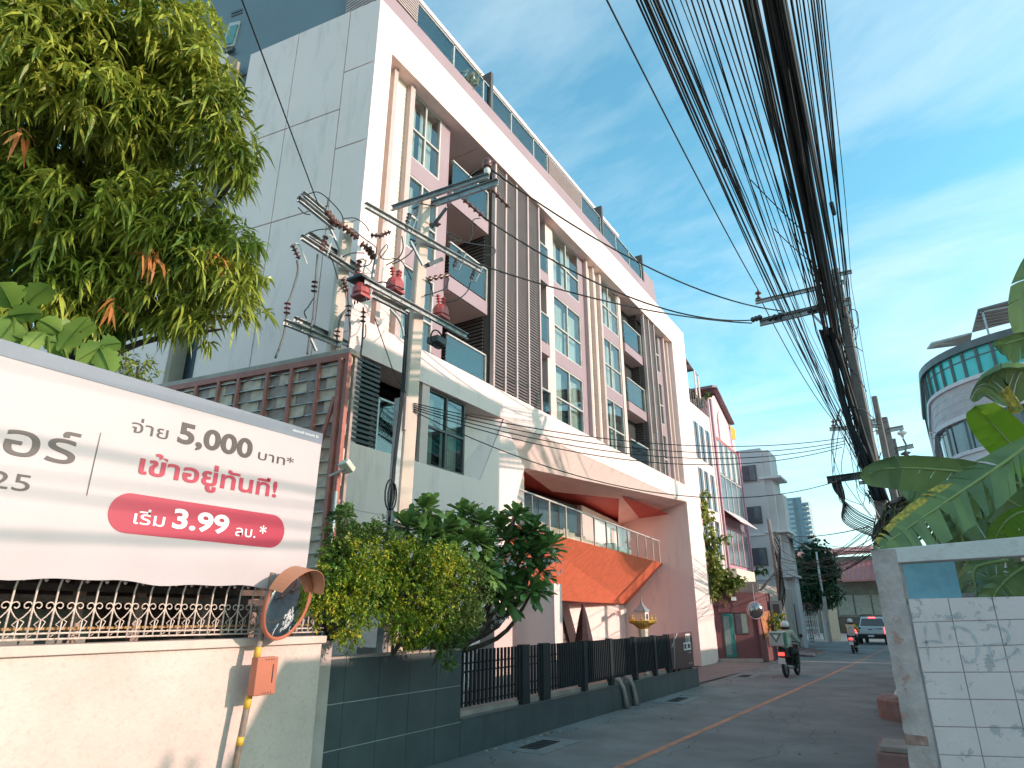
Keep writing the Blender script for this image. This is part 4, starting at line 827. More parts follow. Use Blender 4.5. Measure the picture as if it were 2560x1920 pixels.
# ------------------------------------------------------------------ roadside poles and the cable bundle
P1 = thing('roadside_pole', 'tall concrete street pole wrapped in a thick tangle of black cables above the banana leaves', 'utility pole', (P1x, P1y, 0))
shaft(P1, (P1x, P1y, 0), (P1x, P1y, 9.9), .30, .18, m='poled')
def Q1(u, v, y=P1y - .15): return at(u, v, y=y)
arm(P1, Q1(1889, 757), Q1(2110, 706), .06, .1); arm(P1, Q1(1900, 810), Q1(2128, 756), .08, .14); arm(P1, Q1(1900, 806, P1y + .15), Q1(2128, 752, P1y + .15), .08, .14)
arm(P1, Q1(2068, 1201), Q1(2165, 1188), .1, .14, 'darkgear'); arm(P1, Q1(2040, 700), Q1(2130, 680), .06, .08)
mb = MB(); mb.bar(Q1(2020, 775), Q1(2095, 850), .04, .05); mb.build('arm_brace', M['steel'], P1)
insul(P1, Q1(1897, 752), Q1(1895, 724), 2, .085, 'ins'); insul(P1, Q1(2082, 1062, 27.4), Q1(2082, 1050, 27.4), 1, .1, 'ins') if False else None
for a, b in (((1880, 800), (1905, 792)), ((1920, 798), (1960, 785)), ((2020, 780), (2055, 768))): insul(P1, Q1(*a), Q1(*b, P1y - .4), 3, .075, 'darkgear')
mb = MB(); mb.lathe((P1x - .05, P1y - .1, 0), [(.68, 0), (.68, .34), (.62, .40), (.3, .42)], n=20); base1 = mb.build('round_base', mat('red_stained_concrete', (.36, .20, .18), .85, var=.15, scale=4, bump=.4, stain=((.30, .27, .25), .7, 3)), P1)
for k in range(26):                                   # cable ties and cut ends round the pole
    z = random.uniform(3.6, 9); a = random.uniform(0, 6.28); r_ = random.uniform(.16, .3); h = random.uniform(.1, .5)
    pts = [(P1x + r_ * math.cos(a + t) * (1.4 if t == 1 else 1), P1y - .1 + r_ * math.sin(a + t), z - h * t + .1 * math.sin(3 * t)) for t in (0, .7, 1.4, 2.1, 3)]
    lead(P1, pts, random.choice([.008, .011, .014]), random.choice(['cable', 'cable', 'cablegr', 'insw']), 'cable_tail')
for k in range(16):
    x = P1x - .12 - .05 * (k % 5) + random.uniform(-.03, .03); y = P1y - .2 - .05 * (k // 5)
    lead(P1, [(x - .2, y, 8.3), (x - .1, y, 7.4), (x - .05 + random.uniform(-.05, .05), y, 6.4), (x + .1, y, 5.2 + random.uniform(-.3, .3)), (x + .25, y - .02, 4.2)], .03, 'cable', 'riser_cable')
for k in range(9):                                   # frayed strands hanging under the lower arm
    x = P1x - random.uniform(.15, .75); z = 5.6; lead(P1, [(x * .6 + P1x * .4, P1y - .3, 6.3), (x, P1y - .3, 5.5), (x - random.uniform(-.1, .25), P1y - .35, 4.8 - random.random() * .5), (x + random.uniform(-.1, .3), P1y - .3, 4.3 - random.random() * .6)], .007, random.choice(['cable', 'cablegr']), 'loose_strand')
for k in range(12):
    q = Q1(2190 - random.random() * 10, 1300 + k * 4); m_ = Q1(2120 - 4 * k, 1265 + 2 * k); lead(P1, [Q1(2078 + k * 2, 1200), Q1(2090 + 2 * k, 1232 + k), m_.lerp(q, .3), q], .011, random.choice(['cable', 'cablegr']), 'loose_strand')
P2 = thing('roadside_pole', 'second street pole seen behind the tangled pole, with short steel arm to the left', 'utility pole', (-.55, 27.5, 0))
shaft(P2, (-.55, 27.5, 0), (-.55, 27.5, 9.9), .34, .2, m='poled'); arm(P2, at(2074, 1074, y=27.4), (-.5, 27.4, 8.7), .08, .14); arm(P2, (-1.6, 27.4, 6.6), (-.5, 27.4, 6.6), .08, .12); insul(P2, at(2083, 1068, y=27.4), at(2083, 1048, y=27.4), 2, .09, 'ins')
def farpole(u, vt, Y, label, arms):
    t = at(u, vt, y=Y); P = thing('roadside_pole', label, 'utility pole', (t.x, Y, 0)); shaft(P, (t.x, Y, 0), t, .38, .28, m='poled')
    for a, b in arms: arm(P, at(*a, y=Y - .1), at(*b, y=Y - .1), .15, .22)
    return P
P3 = farpole(2212, 1045, 40, 'plain concrete pole to the right of the tangled pole with a hanging insulator', [((2135, 1062), (2218, 1048)), ((2190, 1082), (2259, 1069))])
p = at(2253, 1075, y=39.9); insul(P3, p, p - Vector((0, 0, .5)), 1, .24, 'insw'); lead(P3, [p - Vector((0, 0, .5)), p + Vector((.08, 0, -.9)), p + Vector((.0, 0, -1.2)), p + Vector((.2, 0, -1.8))], .05, 'cablegr')
P4 = farpole(2232, 1098, 41, 'shorter concrete pole just right of the plain pole with one arm', [((2225, 1128), (2284, 1115))])
p = at(2262, 1128, y=40.9); insul(P4, p, p - Vector((-.07, 0, .7)), 2, .27, 'cablegr'); 
wire('power_wire', catenary(at(1512, -10, z=9.3), at(1896, 726, y=P1y), .12, 14), .013, 'single power wire running ahead to the insulator at the left tip of the arm')
wire('power_wire', catenary(at(1892, 730, y=P1y), at(2083, 1050, y=27.4), .35, 14), .013, 'single power wire sagging from the big pole to the next pole')
groups = []
def spread(n, u0, u1, v0, v1, ue0, ue1, ve0, ve1, z0, z1, r, nm):
    for k in range(n):
        t = (k + random.uniform(-.3, .3)) / max(1, n - 1); t2 = min(1, max(0, t + random.uniform(-.18, .18)))
        groups.append((u0 + (u1 - u0) * t, ue0 + (ue1 - ue0) * t2, ve0 + (ve1 - ve0) * random.random(), random.uniform(z0, z1), random.choice(r), nm))
spread(9, 1590, 1664, 0, 0, 1945, 1990, 740, 800, 7.4, 7.7, (.008, .011, .015), 'left')
spread(14, 1668, 1860, 0, 0, 1985, 2062, 730, 850, 7.2, 7.9, (.005, .007, .009, .012), 'mid')
spread(7, 1862, 1892, 0, 0, 2040, 2078, 760, 850, 7.3, 7.6, (.009, .014), 'mid')
spread(20, 1908, 1958, 0, 0, 2066, 2108, 780, 850, 7.0, 7.35, (.013, .018, .026, .03), 'thick')
spread(7, 1968, 2030, 0, 0, 2095, 2125, 700, 820, 7.3, 7.7, (.006, .010, .014), 'right')
spread(6, 2028, 2062, 0, 0, 2112, 2128, 690, 780, 7.4, 7.8, (.006, .009), 'right')
LBL = {'left': 'black cable in the leftmost sagging cluster of the overhead fan', 'mid': 'thin black cable in the middle of the overhead fan', 'thick': 'thick black cable packed into the dark main bundle overhead', 'right': 'black cable in the rightmost cluster of the overhead fan'}
for k, (u0, ue, ve, z, r, nm) in enumerate(groups):
    E = at(ue, ve, y=P1y - .2); Mp = at(u0, 0, z=z)
    # straight-ish, sagging slightly; continues overhead behind the camera
    Bk = Mp + (Mp - E) * .75 + Vector((0, 0, .55))
    mid = E.lerp(Mp, .5) + Vector((random.uniform(-.02, .02), 0, -.10 if nm != 'mid' else random.uniform(-.25, -.05)))
    F = Vector((random.uniform(-1.5, -.7), 27.4, random.uniform(6.5, 7.2) if nm != 'thick' else random.uniform(6.6, 7.0)))
    pts = bez([Bk, Mp, mid, E], 8)
    if nm != 'mid' or k % 2: pts = pts[:-1] + catenary(E, F, random.uniform(.2, .6), 12)
    wire('overhead_cable', pts, r, LBL[nm], LBL[nm].replace('black cable', 'cables').replace('thin cables', 'thin cables').replace('thick cables', 'thick cables'), n=5)
for k, (ga_, gb_, tt) in enumerate(((32, 36, .42), (34, 40, .6), (3, 6, .3), (30, 33, .7), (52, 56, .5))):
    q = [at(groups[i][0], 0, z=groups[i][3]).lerp(at(groups[i][1], groups[i][2], y=P1y), tt) for i in (ga_, gb_)]; c = q[0].lerp(q[1], .5)
    mb = MB(); mb.tube([c + (q[1] - q[0]) * .1, c + Vector((.02, -.35, .05))], .05 if k % 2 else .035, 8); tag(mb.build('splice_box', M['darkgear']), 'black splice closure clamped on the overhead cables, ' + ('on the thick bundle nearer the camera', 'on the thick bundle nearer the pole', 'on the leftmost cluster', 'low on the bundle by the pole arms', 'on the rightmost cluster')[k], 'splice box', 'splice closures on the overhead cables')
for k in range(5):
    a, b = groups[12 + k * 3], groups[34 + k * 2]; p = at(a[0], 0, z=a[3]).lerp(at(a[1], a[2], y=P1y), .35 + .1 * k); q = at(b[0], 0, z=b[3]).lerp(at(b[1], b[2], y=P1y), .55 + .08 * k)
    wire('crossing_cable', catenary(p, q, .05, 8), .008, 'thin stray wire crossing slantwise through the overhead cables', 'stray wires in the overhead fan')
for k in range(14):
    x = random.uniform(-1.5, -.4); wire('street_cable', catenary((x, 27.4, random.uniform(5.6, 7)), (random.uniform(.0, .8), 58, random.uniform(4.5, 6)), random.uniform(.4, 1.1), 14), .022, 'cable running on down the far street beyond the second pole', 'cables along the far street', n=4)
# wires fanning from the big pole to the small pole across the street
SPx, SPy = -6.85, 33.0
SPt = at(1921, 1298, y=SPy)
SP = thing('roadside_pole', 'slim leaning pole with meter box beside the maroon guard booth', 'utility pole', (SPt.x + .25, SPy, 0))
mb = MB(); mb.tube([(at(1968, 1600, y=SPy).x, SPy, 0), at(1945, 1450, y=SPy), SPt], [.13, .11, .08], 10); mb.build('shaft', M['poled'], SP, smooth=True)
mb = MB(); mb.bar(at(1940, 1430, y=SPy - .1), at(1902, 1475, y=SPy - 1.5), .12, .05); mb.build('stay_arm', M['alu'], SP)
p = at(1942, 1522, y=SPy - .25); mb = MB(); mb.box(p.x - .25, p.y - .12, p.z - .4, p.x + .25, p.y + .08, p.z + .35); o = mb.build('meter_box', M['steel'], SP); mb = MB(); mb.box(p.x - .14, p.y - .13, p.z - .2, p.x + .14, p.y - .12, p.z + .2); mb.build('meter_window', M['alu'], o)
for k in range(7): lead(SP, [at(1935 + random.uniform(-4, 4), 1330 + 8 * k, y=SPy - .2), at(1950, 1350 + 14 * k, y=SPy - .3), at(1945 + 3 * k, 1400 + 14 * k, y=SPy - .3), at(1950, 1500 + 8 * k, y=SPy - .3)], .03, random.choice(['cable', 'cablegr']), 'cable_tail')
for k in range(19):
    a = Vector((random.uniform(-1.6, -.7), random.uniform(15.9, 16.1), random.uniform(3.6, 4.6)))
    a = at(random.uniform(2170, 2200), random.uniform(1290, 1400), y=random.uniform(16, 24)); b = at(1935 + random.uniform(-5, 8), random.uniform(1325, 1470), y=SPy) if k % 3 else Vector((random.uniform(-8.5, -6), random.uniform(45, 60), random.uniform(5, 7)))
    wire('street_cable', catenary(a, b, random.uniform(.15, .8), 14), random.uniform(.007, .013), 'slack dark wire crossing low over the far street to the slim leaning pole' if k % 3 else 'slack dark wire crossing the far street towards the tree', 'low slack wires over the far street', n=4)

FLd = thing('floodlight', 'small weathered beige floodlight bracketed on the red steel corner post', 'floodlight', (-6.95, 6.75, 3.7)); c = at(862, 1172, x=-6.95)
mb = MB(); mb.prism([c + Vector((-.09, -.07, .05)), c + Vector((.09, -.07, .07)), c + Vector((.11, .07, -.05)), c + Vector((-.07, .07, -.07))], (.0, .05, .07)); mb.build('lamp_head', M['cream'], FLd, bevel=.01); mb = MB(); mb.bar(c, c + Vector((-.22, -.08, -.1)), .03, .03); mb.build('bracket', M['steel'], FLd)
mb = MB(); mb.tube([RP + rn * .12 + Vector((.06, 0, 0)), RP + rn * .12 + Vector((.06, 0, 3.6))], .022, 8); tag(mb.build('conduit', mat('pale_teal_conduit', (.40, .55, .54), .5)), 'pale teal conduit running up the right side of the red corner post', 'pipe')
CC = thing('security_camera', 'white security camera on a short arm beside the spirit house', 'camera', (-11.2, 25, 2.1)); c = at(1555, 1530, x=-10.6)
mb = MB(); mb.bar(c + Vector((0, -.3, -.04)), c + Vector((0, .3, .06)), .16, .16); mb.build('housing', M['white'], CC, bevel=.02); mb = MB(); mb.bar(c + Vector((0, .2, 0)), c + Vector((-.6, .9, 0)), .05, .05); mb.build('arm', M['white'], CC)
# ------------------------------------------------------------------ right foreground wall
M['blockw'] = mat('peeling_white_block', (.62, .51, .51), .85, var=.04, scale=3, bump=.4, bscale=50, stain=((.36, .33, .34), .9, 6.5), sharp=1)
M['graymort'] = mat('dark_mortar', (.44, .38, .385), .9)
RWl = thing('ruined_block_wall', 'peeling white block wall with concrete frame and an open slot, right foreground', 'wall', (.2, 6.1, 0))
vv = [(1496, 1490), (1556, 1548), (1620, 1612), (1681, 1680), (1747, 1750), (1815, 1821), (1885, 1894), (1955, 1968), (2028, 2044), (2105, 2124), (2190, 2212)]
xj = [-.17, .09, .36, .64, .92, 1.2, 1.48, 1.76]
def zrow(i, x):
    a = at(2290, vv[i][0], y=6); b = at(2560, vv[i][1], y=6); return a.z + (b.z - a.z) * (x - a.x) / (b.x - a.x)
for i in range(len(vv) - 1):
    for j in range(len(xj) - 1):
        x0, x1 = xj[j] + .0022, xj[j + 1] - .0022; sh = 0
        mb = MB(); f = 6.0 + random.uniform(-.003, .004)
        mb.prism([(x0, f, zrow(i + 1, x0) + .002), (x1, f, zrow(i + 1, x1) + .002), (x1, f, zrow(i, x1) - .0025), (x0, f, zrow(i, x0) - .0025)], (0, .14, 0)); mb.build('block', M['blockw'], RWl, bevel=.003)
mb = MB(); mb.box(-.2, 6.012, 0, 1.8, 6.13, 1.97); mb.build('mortar_bed', M['graymort'], RWl)
# rough edged pillar
M['pillar'] = mat('crumbling_plaster', (.44, .37, .36), .9, var=.15, scale=7, bump=.9, bscale=30, stain=((.33, .18, .15), .8, 4), sharp=1)
bm = bmesh.new(); nz = 60
ring = []
for k in range(nz + 1):
    z = 2.385 * k / nz; low = max(0, 1.4 - z) / 1.4
    wl = random.uniform(-.004, .003) * (1 + low * 2.2) + (.012 * math.sin(k * 1.9) * low); wr = random.uniform(-.004, .006)
    ring.append([bm.verts.new(p) for p in ((-.36 + wl, 6.0 + random.uniform(-.002, .002), z), (-.185 + wr, 5.985 + random.uniform(-.0015, .0015), z), (-.19, 6.24, z), (-.36 + wl, 6.24, z))])
for k in range(nz):
    for j in range(4): bm.faces.new((ring[k][j], ring[k][(j + 1) % 4], ring[k + 1][(j + 1) % 4], ring[k + 1][j]))
bm.faces.new(ring[-1]); me = bpy.data.meshes.new('corner_pillar'); bm.to_mesh(me); bm.free(); me.materials.append(M['pillar']); link('corner_pillar', me, RWl)
M['brickr'] = mat('raw_red_brick', (.32, .19, .165), .9, var=.25, scale=12, bump=.6, stain=((.4, .33, .3), .8, 6))
for k in (0, 1, 3, 5, 6, 9):
    z = .25 + k * .085; x = -.365 + random.uniform(-.015, .05); mb = MB(); mb.box(x, 5.98 + random.uniform(0, .012), z, x + .10 + random.random() * .06, 6.1, z + .065); mb.build('brick', M['brickr'], RWl, bevel=.006)
mb = MB(); mb.prism([(-.19, 5.99, 2.285), (1.9, 5.99, 2.335), (1.9, 5.99, 2.50), (-.36, 5.99, 2.388), (-.19, 5.99, 2.385)], (0, .24, 0)); mb.build('lintel', mat('pale_lintel', (.56, .53, .52), .85, var=.08, scale=3, bump=.3, stain=((.25, .23, .23), .7, 6)), RWl, bevel=.008)
mb = MB(); mb.box(-.19, 6.02, 1.98, -.165, 6.2, 2.29); mb.build('inner_jamb', M['pillar'], RWl)
# faded sprayed letters
M['spray'] = mat('faded_spray', (.43, .44, .46), .9, var=.1)
def stroke(px, w_=.012):
    P = [at(2140 + x * .3857, 1280 + y * .3857, y=5.993) for x, y in px]; P = bez(P, 5); mb = MB()
    for i in range(len(P) - 1):
        d = (P[i + 1] - P[i]).normalized(); s = Vector((-d.z, 0, d.x)) * w_ / 2 * (0.6 + .4 * math.sin(i * 1.3)); mb.add([P[i] - s, P[i] + s, P[i + 1] + s, P[i + 1] - s], [(0, 1, 2, 3)])
    mb.build('spray_stroke', M['spray'], RWl)
stroke([(445, 735), (455, 840), (478, 975)]); stroke([(520, 700), (555, 850)]); stroke([(435, 845), (500, 835), (565, 850)], .02); stroke([(590, 690), (640, 675), (695, 690)], .03); stroke([(635, 760), (625, 745), (690, 750), (760, 800), (790, 880), (770, 960), (720, 975), (690, 930)], .02); stroke([(610, 790), (608, 840)]); stroke([(850, 730), (940, 750), (990, 800), (970, 860)], .018); stroke([(860, 860), (880, 1000)]); stroke([(860, 860), (950, 850), (1000, 870)], .012); stroke([(880, 965), (960, 950), (1020, 920), (1045, 880)], .014)
BLK = thing('broken_kerb_block', 'broken red stained kerb block at the foot of the ruined pillar', 'kerb block', (-.75, 10.7, 0))
mb = MB(); mb.prism([(-.98, 10.3, 0), (-.3, 10.2, 0), (-.3, 11.4, 0), (-1.02, 11.5, 0)], (0, 0, .26)); mb.build('block_body', bpy.data.materials['red_stained_concrete'], BLK, bevel=.02)
mb = MB(); mb.box(-.93, 10.33, .262, -.5, 11.0, .33); mb.build('top_slab', M['concrete'], BLK, bevel=.015)
BG = MB(); BG.lathe((-.75, 15.4, .42), [(.2, 0), (.24, .05), (.2, .12), (.08, .17)], n=9); tag(BG.build('plastic_bag', mat('white_plastic', (.7, .7, .7), .4, var=.1, bump=.5, bscale=20)), 'crumpled white plastic bag on the round red base of the tangled pole', 'bag')
# light blue sheet and wall behind
BS = MB(); BS.box(-.25, 7.6, 0, .23, 7.64, 2.52); tag(BS.build('blue_sheet', mat('pale_blue_sheet', (.22, .44, .55), .5, var=.15, scale=3, stain=((.1, .25, .33), .6, 5)), bevel=.01), 'pale blue stained sheet leaning behind the slot of the ruined wall', 'panel')
SW = thing('side_wall', 'low plastered wall running along the right edge of the road behind the ruined wall', 'wall', (.25, 20, 0))
mb = MB(); mb.box(.15, 7.8, 0, .35, 11.0, 2.1); mb.build('wall_body', M['pillar'], SW); mb = MB(); mb.box(.15, 11.0, 0, .35, 27, 2.9); mb.build('wall_body', M['pillar'], SW)  # hidden wall added to keep the sun off the road and kerb
# houses on the right of the lane, added outside the frame to shade it
H = thing('unseen_house', 'plain grey house on the right of the lane, beyond the ruined wall', 'building', (5, 15, 0))
mb = MB(); mb.box(4.2, 10.6, 0, 7.4, 15.2, 11.0); mb.build('house_body', M['whitefar'], H); mb = MB(); mb.box(4.1, 10.5, 11.01, 7.5, 15.3, 11.15); mb.build('roof_slab', M['concrete'], H)
for zz in (1.2, 4.2, 7.2):
    for yy in (11.4, 13.6):
        mb = MB(); mb.box(4.17, yy, zz, 4.2, yy + 1.3, zz + 1.5); mb.build('window', M['alu'], H)
H2 = thing('unseen_house', 'low house with a flat roof on the right of the lane near the camera', 'building', (5, 4, 0))
mb = MB(); mb.box(3.4, 6.8, 0, 9, 10.4, 4.7); mb.build('house_body', M['whitefar'], H2)
H3 = thing('unseen_row_house', 'two storey row houses along the right of the lane behind the side wall', 'building', (5, 28, 0))
mb = MB(); mb.box(3.2, 17, 0, 10, 34, 4.6); mb.box(3.5, 36, 0, 10, 60, 6.5); mb.build('house_body', M['whitefar'], H3)
# ------------------------------------------------------------------ round cornered building, upper right
RB = thing('round_corner_building', 'white building with rounded corner, teal glazed top floor and banded windows', 'building', (6, 27, 0))
cx, cy, rr_ = 4.6, 27.6, 3.4
M['rbwhite'] = mat('round_building_paint', (.62, .53, .55), .8, var=.05, stain=((.4, .38, .4), .4, 1.2), streak=1); M['pinktile'] = mat('pinkish_tile', (.46, .36, .37), .6, var=.1, scale=3); M['tealw'] = mat('teal_window', (.02, .42, .40), .3, var=.15, scale=.8, spec=.9); M['winter'] = mat('reflective_window', (.16, .19, .21), .1, var=.3, scale=.7, spec=.9)
def outline(r=0, n=14):
    pts = []
    for i in range(n + 1):
        a = R(180) + R(95) * i / n; pts.append((cx + (rr_ + r) * math.cos(a), cy + (rr_ + r) * math.sin(a)))
    return [(cx - rr_ - r, cy + 6)] + pts + [(cx + 7, cy - rr_ - r)]
def ringwall(z0, z1, r, m, name, par=RB, th=.25):
    P = outline(r); Q = outline(r - th); mb = MB(); n = len(P)
    mb.add([(p[0], p[1], z0) for p in P] + [(p[0], p[1], z1) for p in P] + [(p[0], p[1], z0) for p in Q] + [(p[0], p[1], z1) for p in Q],
           [(i, i + 1, n + i + 1, n + i) for i in range(n - 1)] + [(n + i, n + i + 1, 3 * n + i + 1, 3 * n + i) for i in range(n - 1)] + [(i + 1, i, 2 * n + i, 2 * n + i + 1) for i in range(n - 1)])
    return mb.build(name, M[m], par)
lv = [at(2310, 968, y=25).z, at(2325, 1060, y=25).z]
ringwall(9.35, 10.25, .02, 'tealw', 'teal_glazing'); ringwall(10.25, 10.5, .16, 'alu', 'roof_edge'); ringwall(9.22, 9.35, .08, 'rbwhite', 'cornice'); ringwall(8.2, 9.22, .0, 'pinktile', 'tiled_band'); ringwall(8.05, 8.2, .1, 'rbwhite', 'cornice')
for i in range(4):
    mb = MB(); 
ringwall(7.02, 8.05, -.04, 'winter', 'window_band'); ringwall(6.9, 7.02, .07, 'rbwhite', 'cornice'); ringwall(5.75, 6.9, .0, 'rbwhite', 'plain_band'); ringwall(5.62, 5.75, .08, 'rbwhite', 'cornice'); ringwall(4.5, 5.62, -.04, 'winter', 'window_band'); ringwall(0, 4.5, 0, 'rbwhite', 'lower_wall')
P = outline(.05, 12)
for z0, z1, m in ((9.35, 10.25, 'alu'), (7.02, 8.05, 'alu'), (4.5, 5.62, 'alu')):
    pts = P + [(cx + 1.3, cy - rr_ - .05), (cx + 2.4, cy - rr_ - .05), (cx + 3.6, cy - rr_ - .05)]
    for i, p in enumerate(pts):
        if z0 < 9 and i % 2: continue
        mb = MB(); mb.box(p[0] - .035, p[1] - .035, z0, p[0] + .035, p[1] + .035, z1); mb.build('mullion', M[m], RB)
ringwall(9.95, 9.99, .04, 'alu', 'transom'); 
for k in range(3): ringwall(8.42 + k * .27, 8.43 + k * .27, .012, 'rbwhite', 'tile_joint')
for k in range(5):
    for i, p in enumerate(outline(.01, 14)):
        pass
mb = MB(); mb.add([(p[0], p[1], 10.4) for p in outline(-.1)] + [(cx + 7, cy + 6, 10.4)], [tuple(range(len(outline()) + 1))]); mb.build('roof_deck', M['concrete'], RB)
# flat awnings on the roof
mb = MB(); a = at(2325, 862, y=26); mb.prism([(a.x, 25.2, a.z - .25), (a.x + 1.2, 25.2, a.z - .15), (a.x + 1.2, 26.4, a.z - .1), (a.x - .1, 26.4, a.z - .02)], (0, 0, .05)); mb.build('roof_awning', M['steel'], RB)
a = at(2440, 796, y=27); b = at(2532, 772, y=27)
mb = MB(); mb.prism([(a.x, 26, a.z - .1), (b.x + 2, 26, b.z + .1), (b.x + 2, 29, b.z + .4), (a.x, 29, a.z + .2)], (0, 0, .06)); mb.build('roof_canopy', mat('canopy_sheet', (.16, .16, .17), .5), RB)
for k in range(4): mb = MB(); mb.box(a.x + .1 + k * .9, 26.1, 10.4, a.x + .16 + k * .9, 26.16, a.z + k * .05); mb.build('canopy_post', M['steel'], RB)
for k in range(6): mb = MB(); mb.box(a.x + .05, 26.1 + k * .5, a.z - .16 + k * .07, b.x + 2, 26.15 + k * .5, a.z - .12 + k * .07); mb.build('canopy_purlin', M['steel'], RB)
mb = MB(); mb.box(a.x + .2, 27, 10.4, b.x + 2.5, 29, 11.3); mb.build('roof_room', M['rbwhite'], RB)
for z in (4.4, 6.95):                                   # window grilles sticking out at the corner
    mb = MB(); x = cx - rr_ - .25
    for k in range(4): mb.tube([(x, cy - .8 + k * .3, z), (x, cy - .8 + k * .3, z + 1.1)], .025, 4)
    for zz in (z, z + 1.1): mb.tube([(x + .2, cy - .8, zz), (x, cy - .8, zz), (x, cy + .1, zz), (x + .2, cy + .1, zz)], .025, 4)
    mb.build('window_cage', M['rbwhite'], RB)
mb = MB(); q = Vector((cx + .9, cy - rr_ - .01, 6.3)); mb.prism([q + Vector((-.2, 0, 0)), q + Vector((0, 0, -.14)), q + Vector((.2, 0, 0)), q + Vector((0, 0, .14))], (0, -.02, 0)); mb.build('diamond_ornament', M['pinktile'], RB)
for z in (7.2, 4.8): mb = MB(); mb.box(cx + 4.2, cy - rr_ - .04, z, cx + 5.2, cy - rr_ + .1, z + 1.1); mb.build('window', M['winter'], RB)
mb = MB(); mb.box(cx + 2.8, cy - rr_ - .1, 0, cx + 2.9, cy - rr_ + .05, 8.1); mb.build('downpipe', M['rbwhite'], RB)
# round building stands farther off than it was drawn: scale it about the eye point once, as a whole
RB.scale = (1.8, 1.8, 1.8); RB.location = Vector((0, 0, EYE)) + (Vector(RB.location) - Vector((0, 0, EYE))) * 1.8
bpy.data.objects['window_cage']
# ------------------------------------------------------------------ foliage engine
def leaf_arrays(C, D, Ls, Wd, droop, fold=.25, prof=((.0, .0), (.3, 1.), (.68, .85), (1., 0.)), twist=.6):
    n = len(C); D = D / np.linalg.norm(D, axis=1, keepdims=True)
    up = np.tile(np.array([0, 0, 1.]), (n, 1)) + rng.normal(0, twist, (n, 3)); S = np.cross(D, up); S /= np.linalg.norm(S, axis=1, keepdims=True) + 1e-9
    Nn = np.cross(S, D); V = []
    for t, wv in prof:
        c = C + D * (Ls * t)[:, None] + np.array([0, 0, -1.]) * (droop * Ls * t * t)[:, None]
        if wv == 0: V.append(c)
        else: V.append(c - S * (Wd * wv / 2)[:, None] + Nn * (Wd * fold * wv)[:, None]); V.append(c + S * (Wd * wv / 2)[:, None] + Nn * (Wd * fold * wv)[:, None])
    V = np.stack(V, 1); return V.reshape(-1, 3), V.shape[1]
def leaf_object(name, C, D, Ls, Wd, droop, m, par=None, **kw):
    V, k = leaf_arrays(np.asarray(C, float), np.asarray(D, float), Ls, Wd, droop, **kw); n = len(C)
    base = (np.arange(n) * k)[:, None]
    quads = np.array([[0, 1, 2, 2], [1, 3, 4, 2], [3, 5, 5, 4]])
    loops = (base[:, :, None] + np.array([[0, 1, 2]])[None]).reshape(-1, 3); l2 = (base + np.array([[1, 3, 4, 2]])).reshape(-1, 4); l3 = (base + np.array([[3, 5, 4]])).reshape(-1, 3)
    me = bpy.data.meshes.new(name); me.vertices.add(len(V)); me.vertices.foreach_set('co', V.astype(np.float32).ravel())
    tot = np.concatenate([np.concatenate([loops, l3]).ravel(), l2.ravel()]); ls = np.concatenate([np.arange(2 * n) * 3, 6 * n + np.arange(n) * 4]); lt = np.concatenate([np.full(2 * n, 3), np.full(n, 4)])
    me.loops.add(len(tot)); me.loops.foreach_set('vertex_index', tot.astype(np.int32)); me.polygons.add(3 * n); me.polygons.foreach_set('loop_start', ls.astype(np.int32)); me.polygons.foreach_set('loop_total', lt.astype(np.int32))
    me.materials.append(m); me.update(calc_edges=True); me.validate(); return link(name, me, par)
def rosettes(P, A, k, spread=(.6, 1.5), jit=.25):
    """k leaf directions around axis A at every tip P"""
    n = len(P); P = np.repeat(P, k, 0); A = np.repeat(A / np.linalg.norm(A, axis=1, keepdims=True), k, 0)
    ph = rng.uniform(0, 2 * np.pi, n * k); th = rng.uniform(*spread, n * k)
    q = np.cross(A, np.array([.3, .2, 1.])); q /= np.linalg.norm(q, axis=1, keepdims=True) + 1e-9; b = np.cross(A, q)
    D = A * np.cos(th)[:, None] + (q * np.cos(ph)[:, None] + b * np.sin(ph)[:, None]) * np.sin(th)[:, None] + rng.normal(0, jit * .3, (n * k, 3))
    return P + A * rng.uniform(-.05, .03, (n * k, 1)), D
def cull(P, A, f, thr):
    q = np.sin(P[:, 0] * f + 1.7 * np.sin(P[:, 2] * f * .7)) + np.sin(P[:, 1] * f * 1.1 + 2) + np.sin(P[:, 2] * f * 1.3 + P[:, 0] * f * .6); k = q + rng.normal(0, .5, len(P)) > thr; return P[k], A[k]
def lobes_points(lobes, dens, shell=.55):
    """points in the outer shell of lobes [(centre, radius)], with outward directions"""
    Ps, As = [], []
    for c, r in lobes:
        n = int(dens * r * r * 12); d = rng.normal(0, 1, (n, 3)); d /= np.linalg.norm(d, axis=1, keepdims=True); rad = r * (shell + (1 - shell) * rng.uniform(0, 1, n) ** .6) * (1 + .12 * np.sin(d[:, 0] * 7 + c[0]) * np.sin(d[:, 2] * 6 + 1))
        Ps.append(np.array(c) + d * rad[:, None] * np.array([1, 1, .9])); As.append(d + np.array([0, 0, .25]))
    return np.concatenate(Ps), np.concatenate(As)
def pxlobes(L): return [(tuple(at(u, v, d=d)), r * d / FPX) for u, v, r, d in L]
M['bark'] = mat('tree_bark', (.16, .12, .10), .9, var=.25, scale=8, bump=.8, bscale=30, stain=((.28, .24, .2), .5, 3))
M['mango'] = leafmat('mango_leaf', (.06, .13, .015), (.46, .48, .08), scale=1.6, rough=.33, trans=.3, isl=.4, spec=.5)
T1 = thing('mango_tree', 'large mango tree with drooping glossy leaves rising behind the banner', 'tree', (-8.8, 3.4, 0))
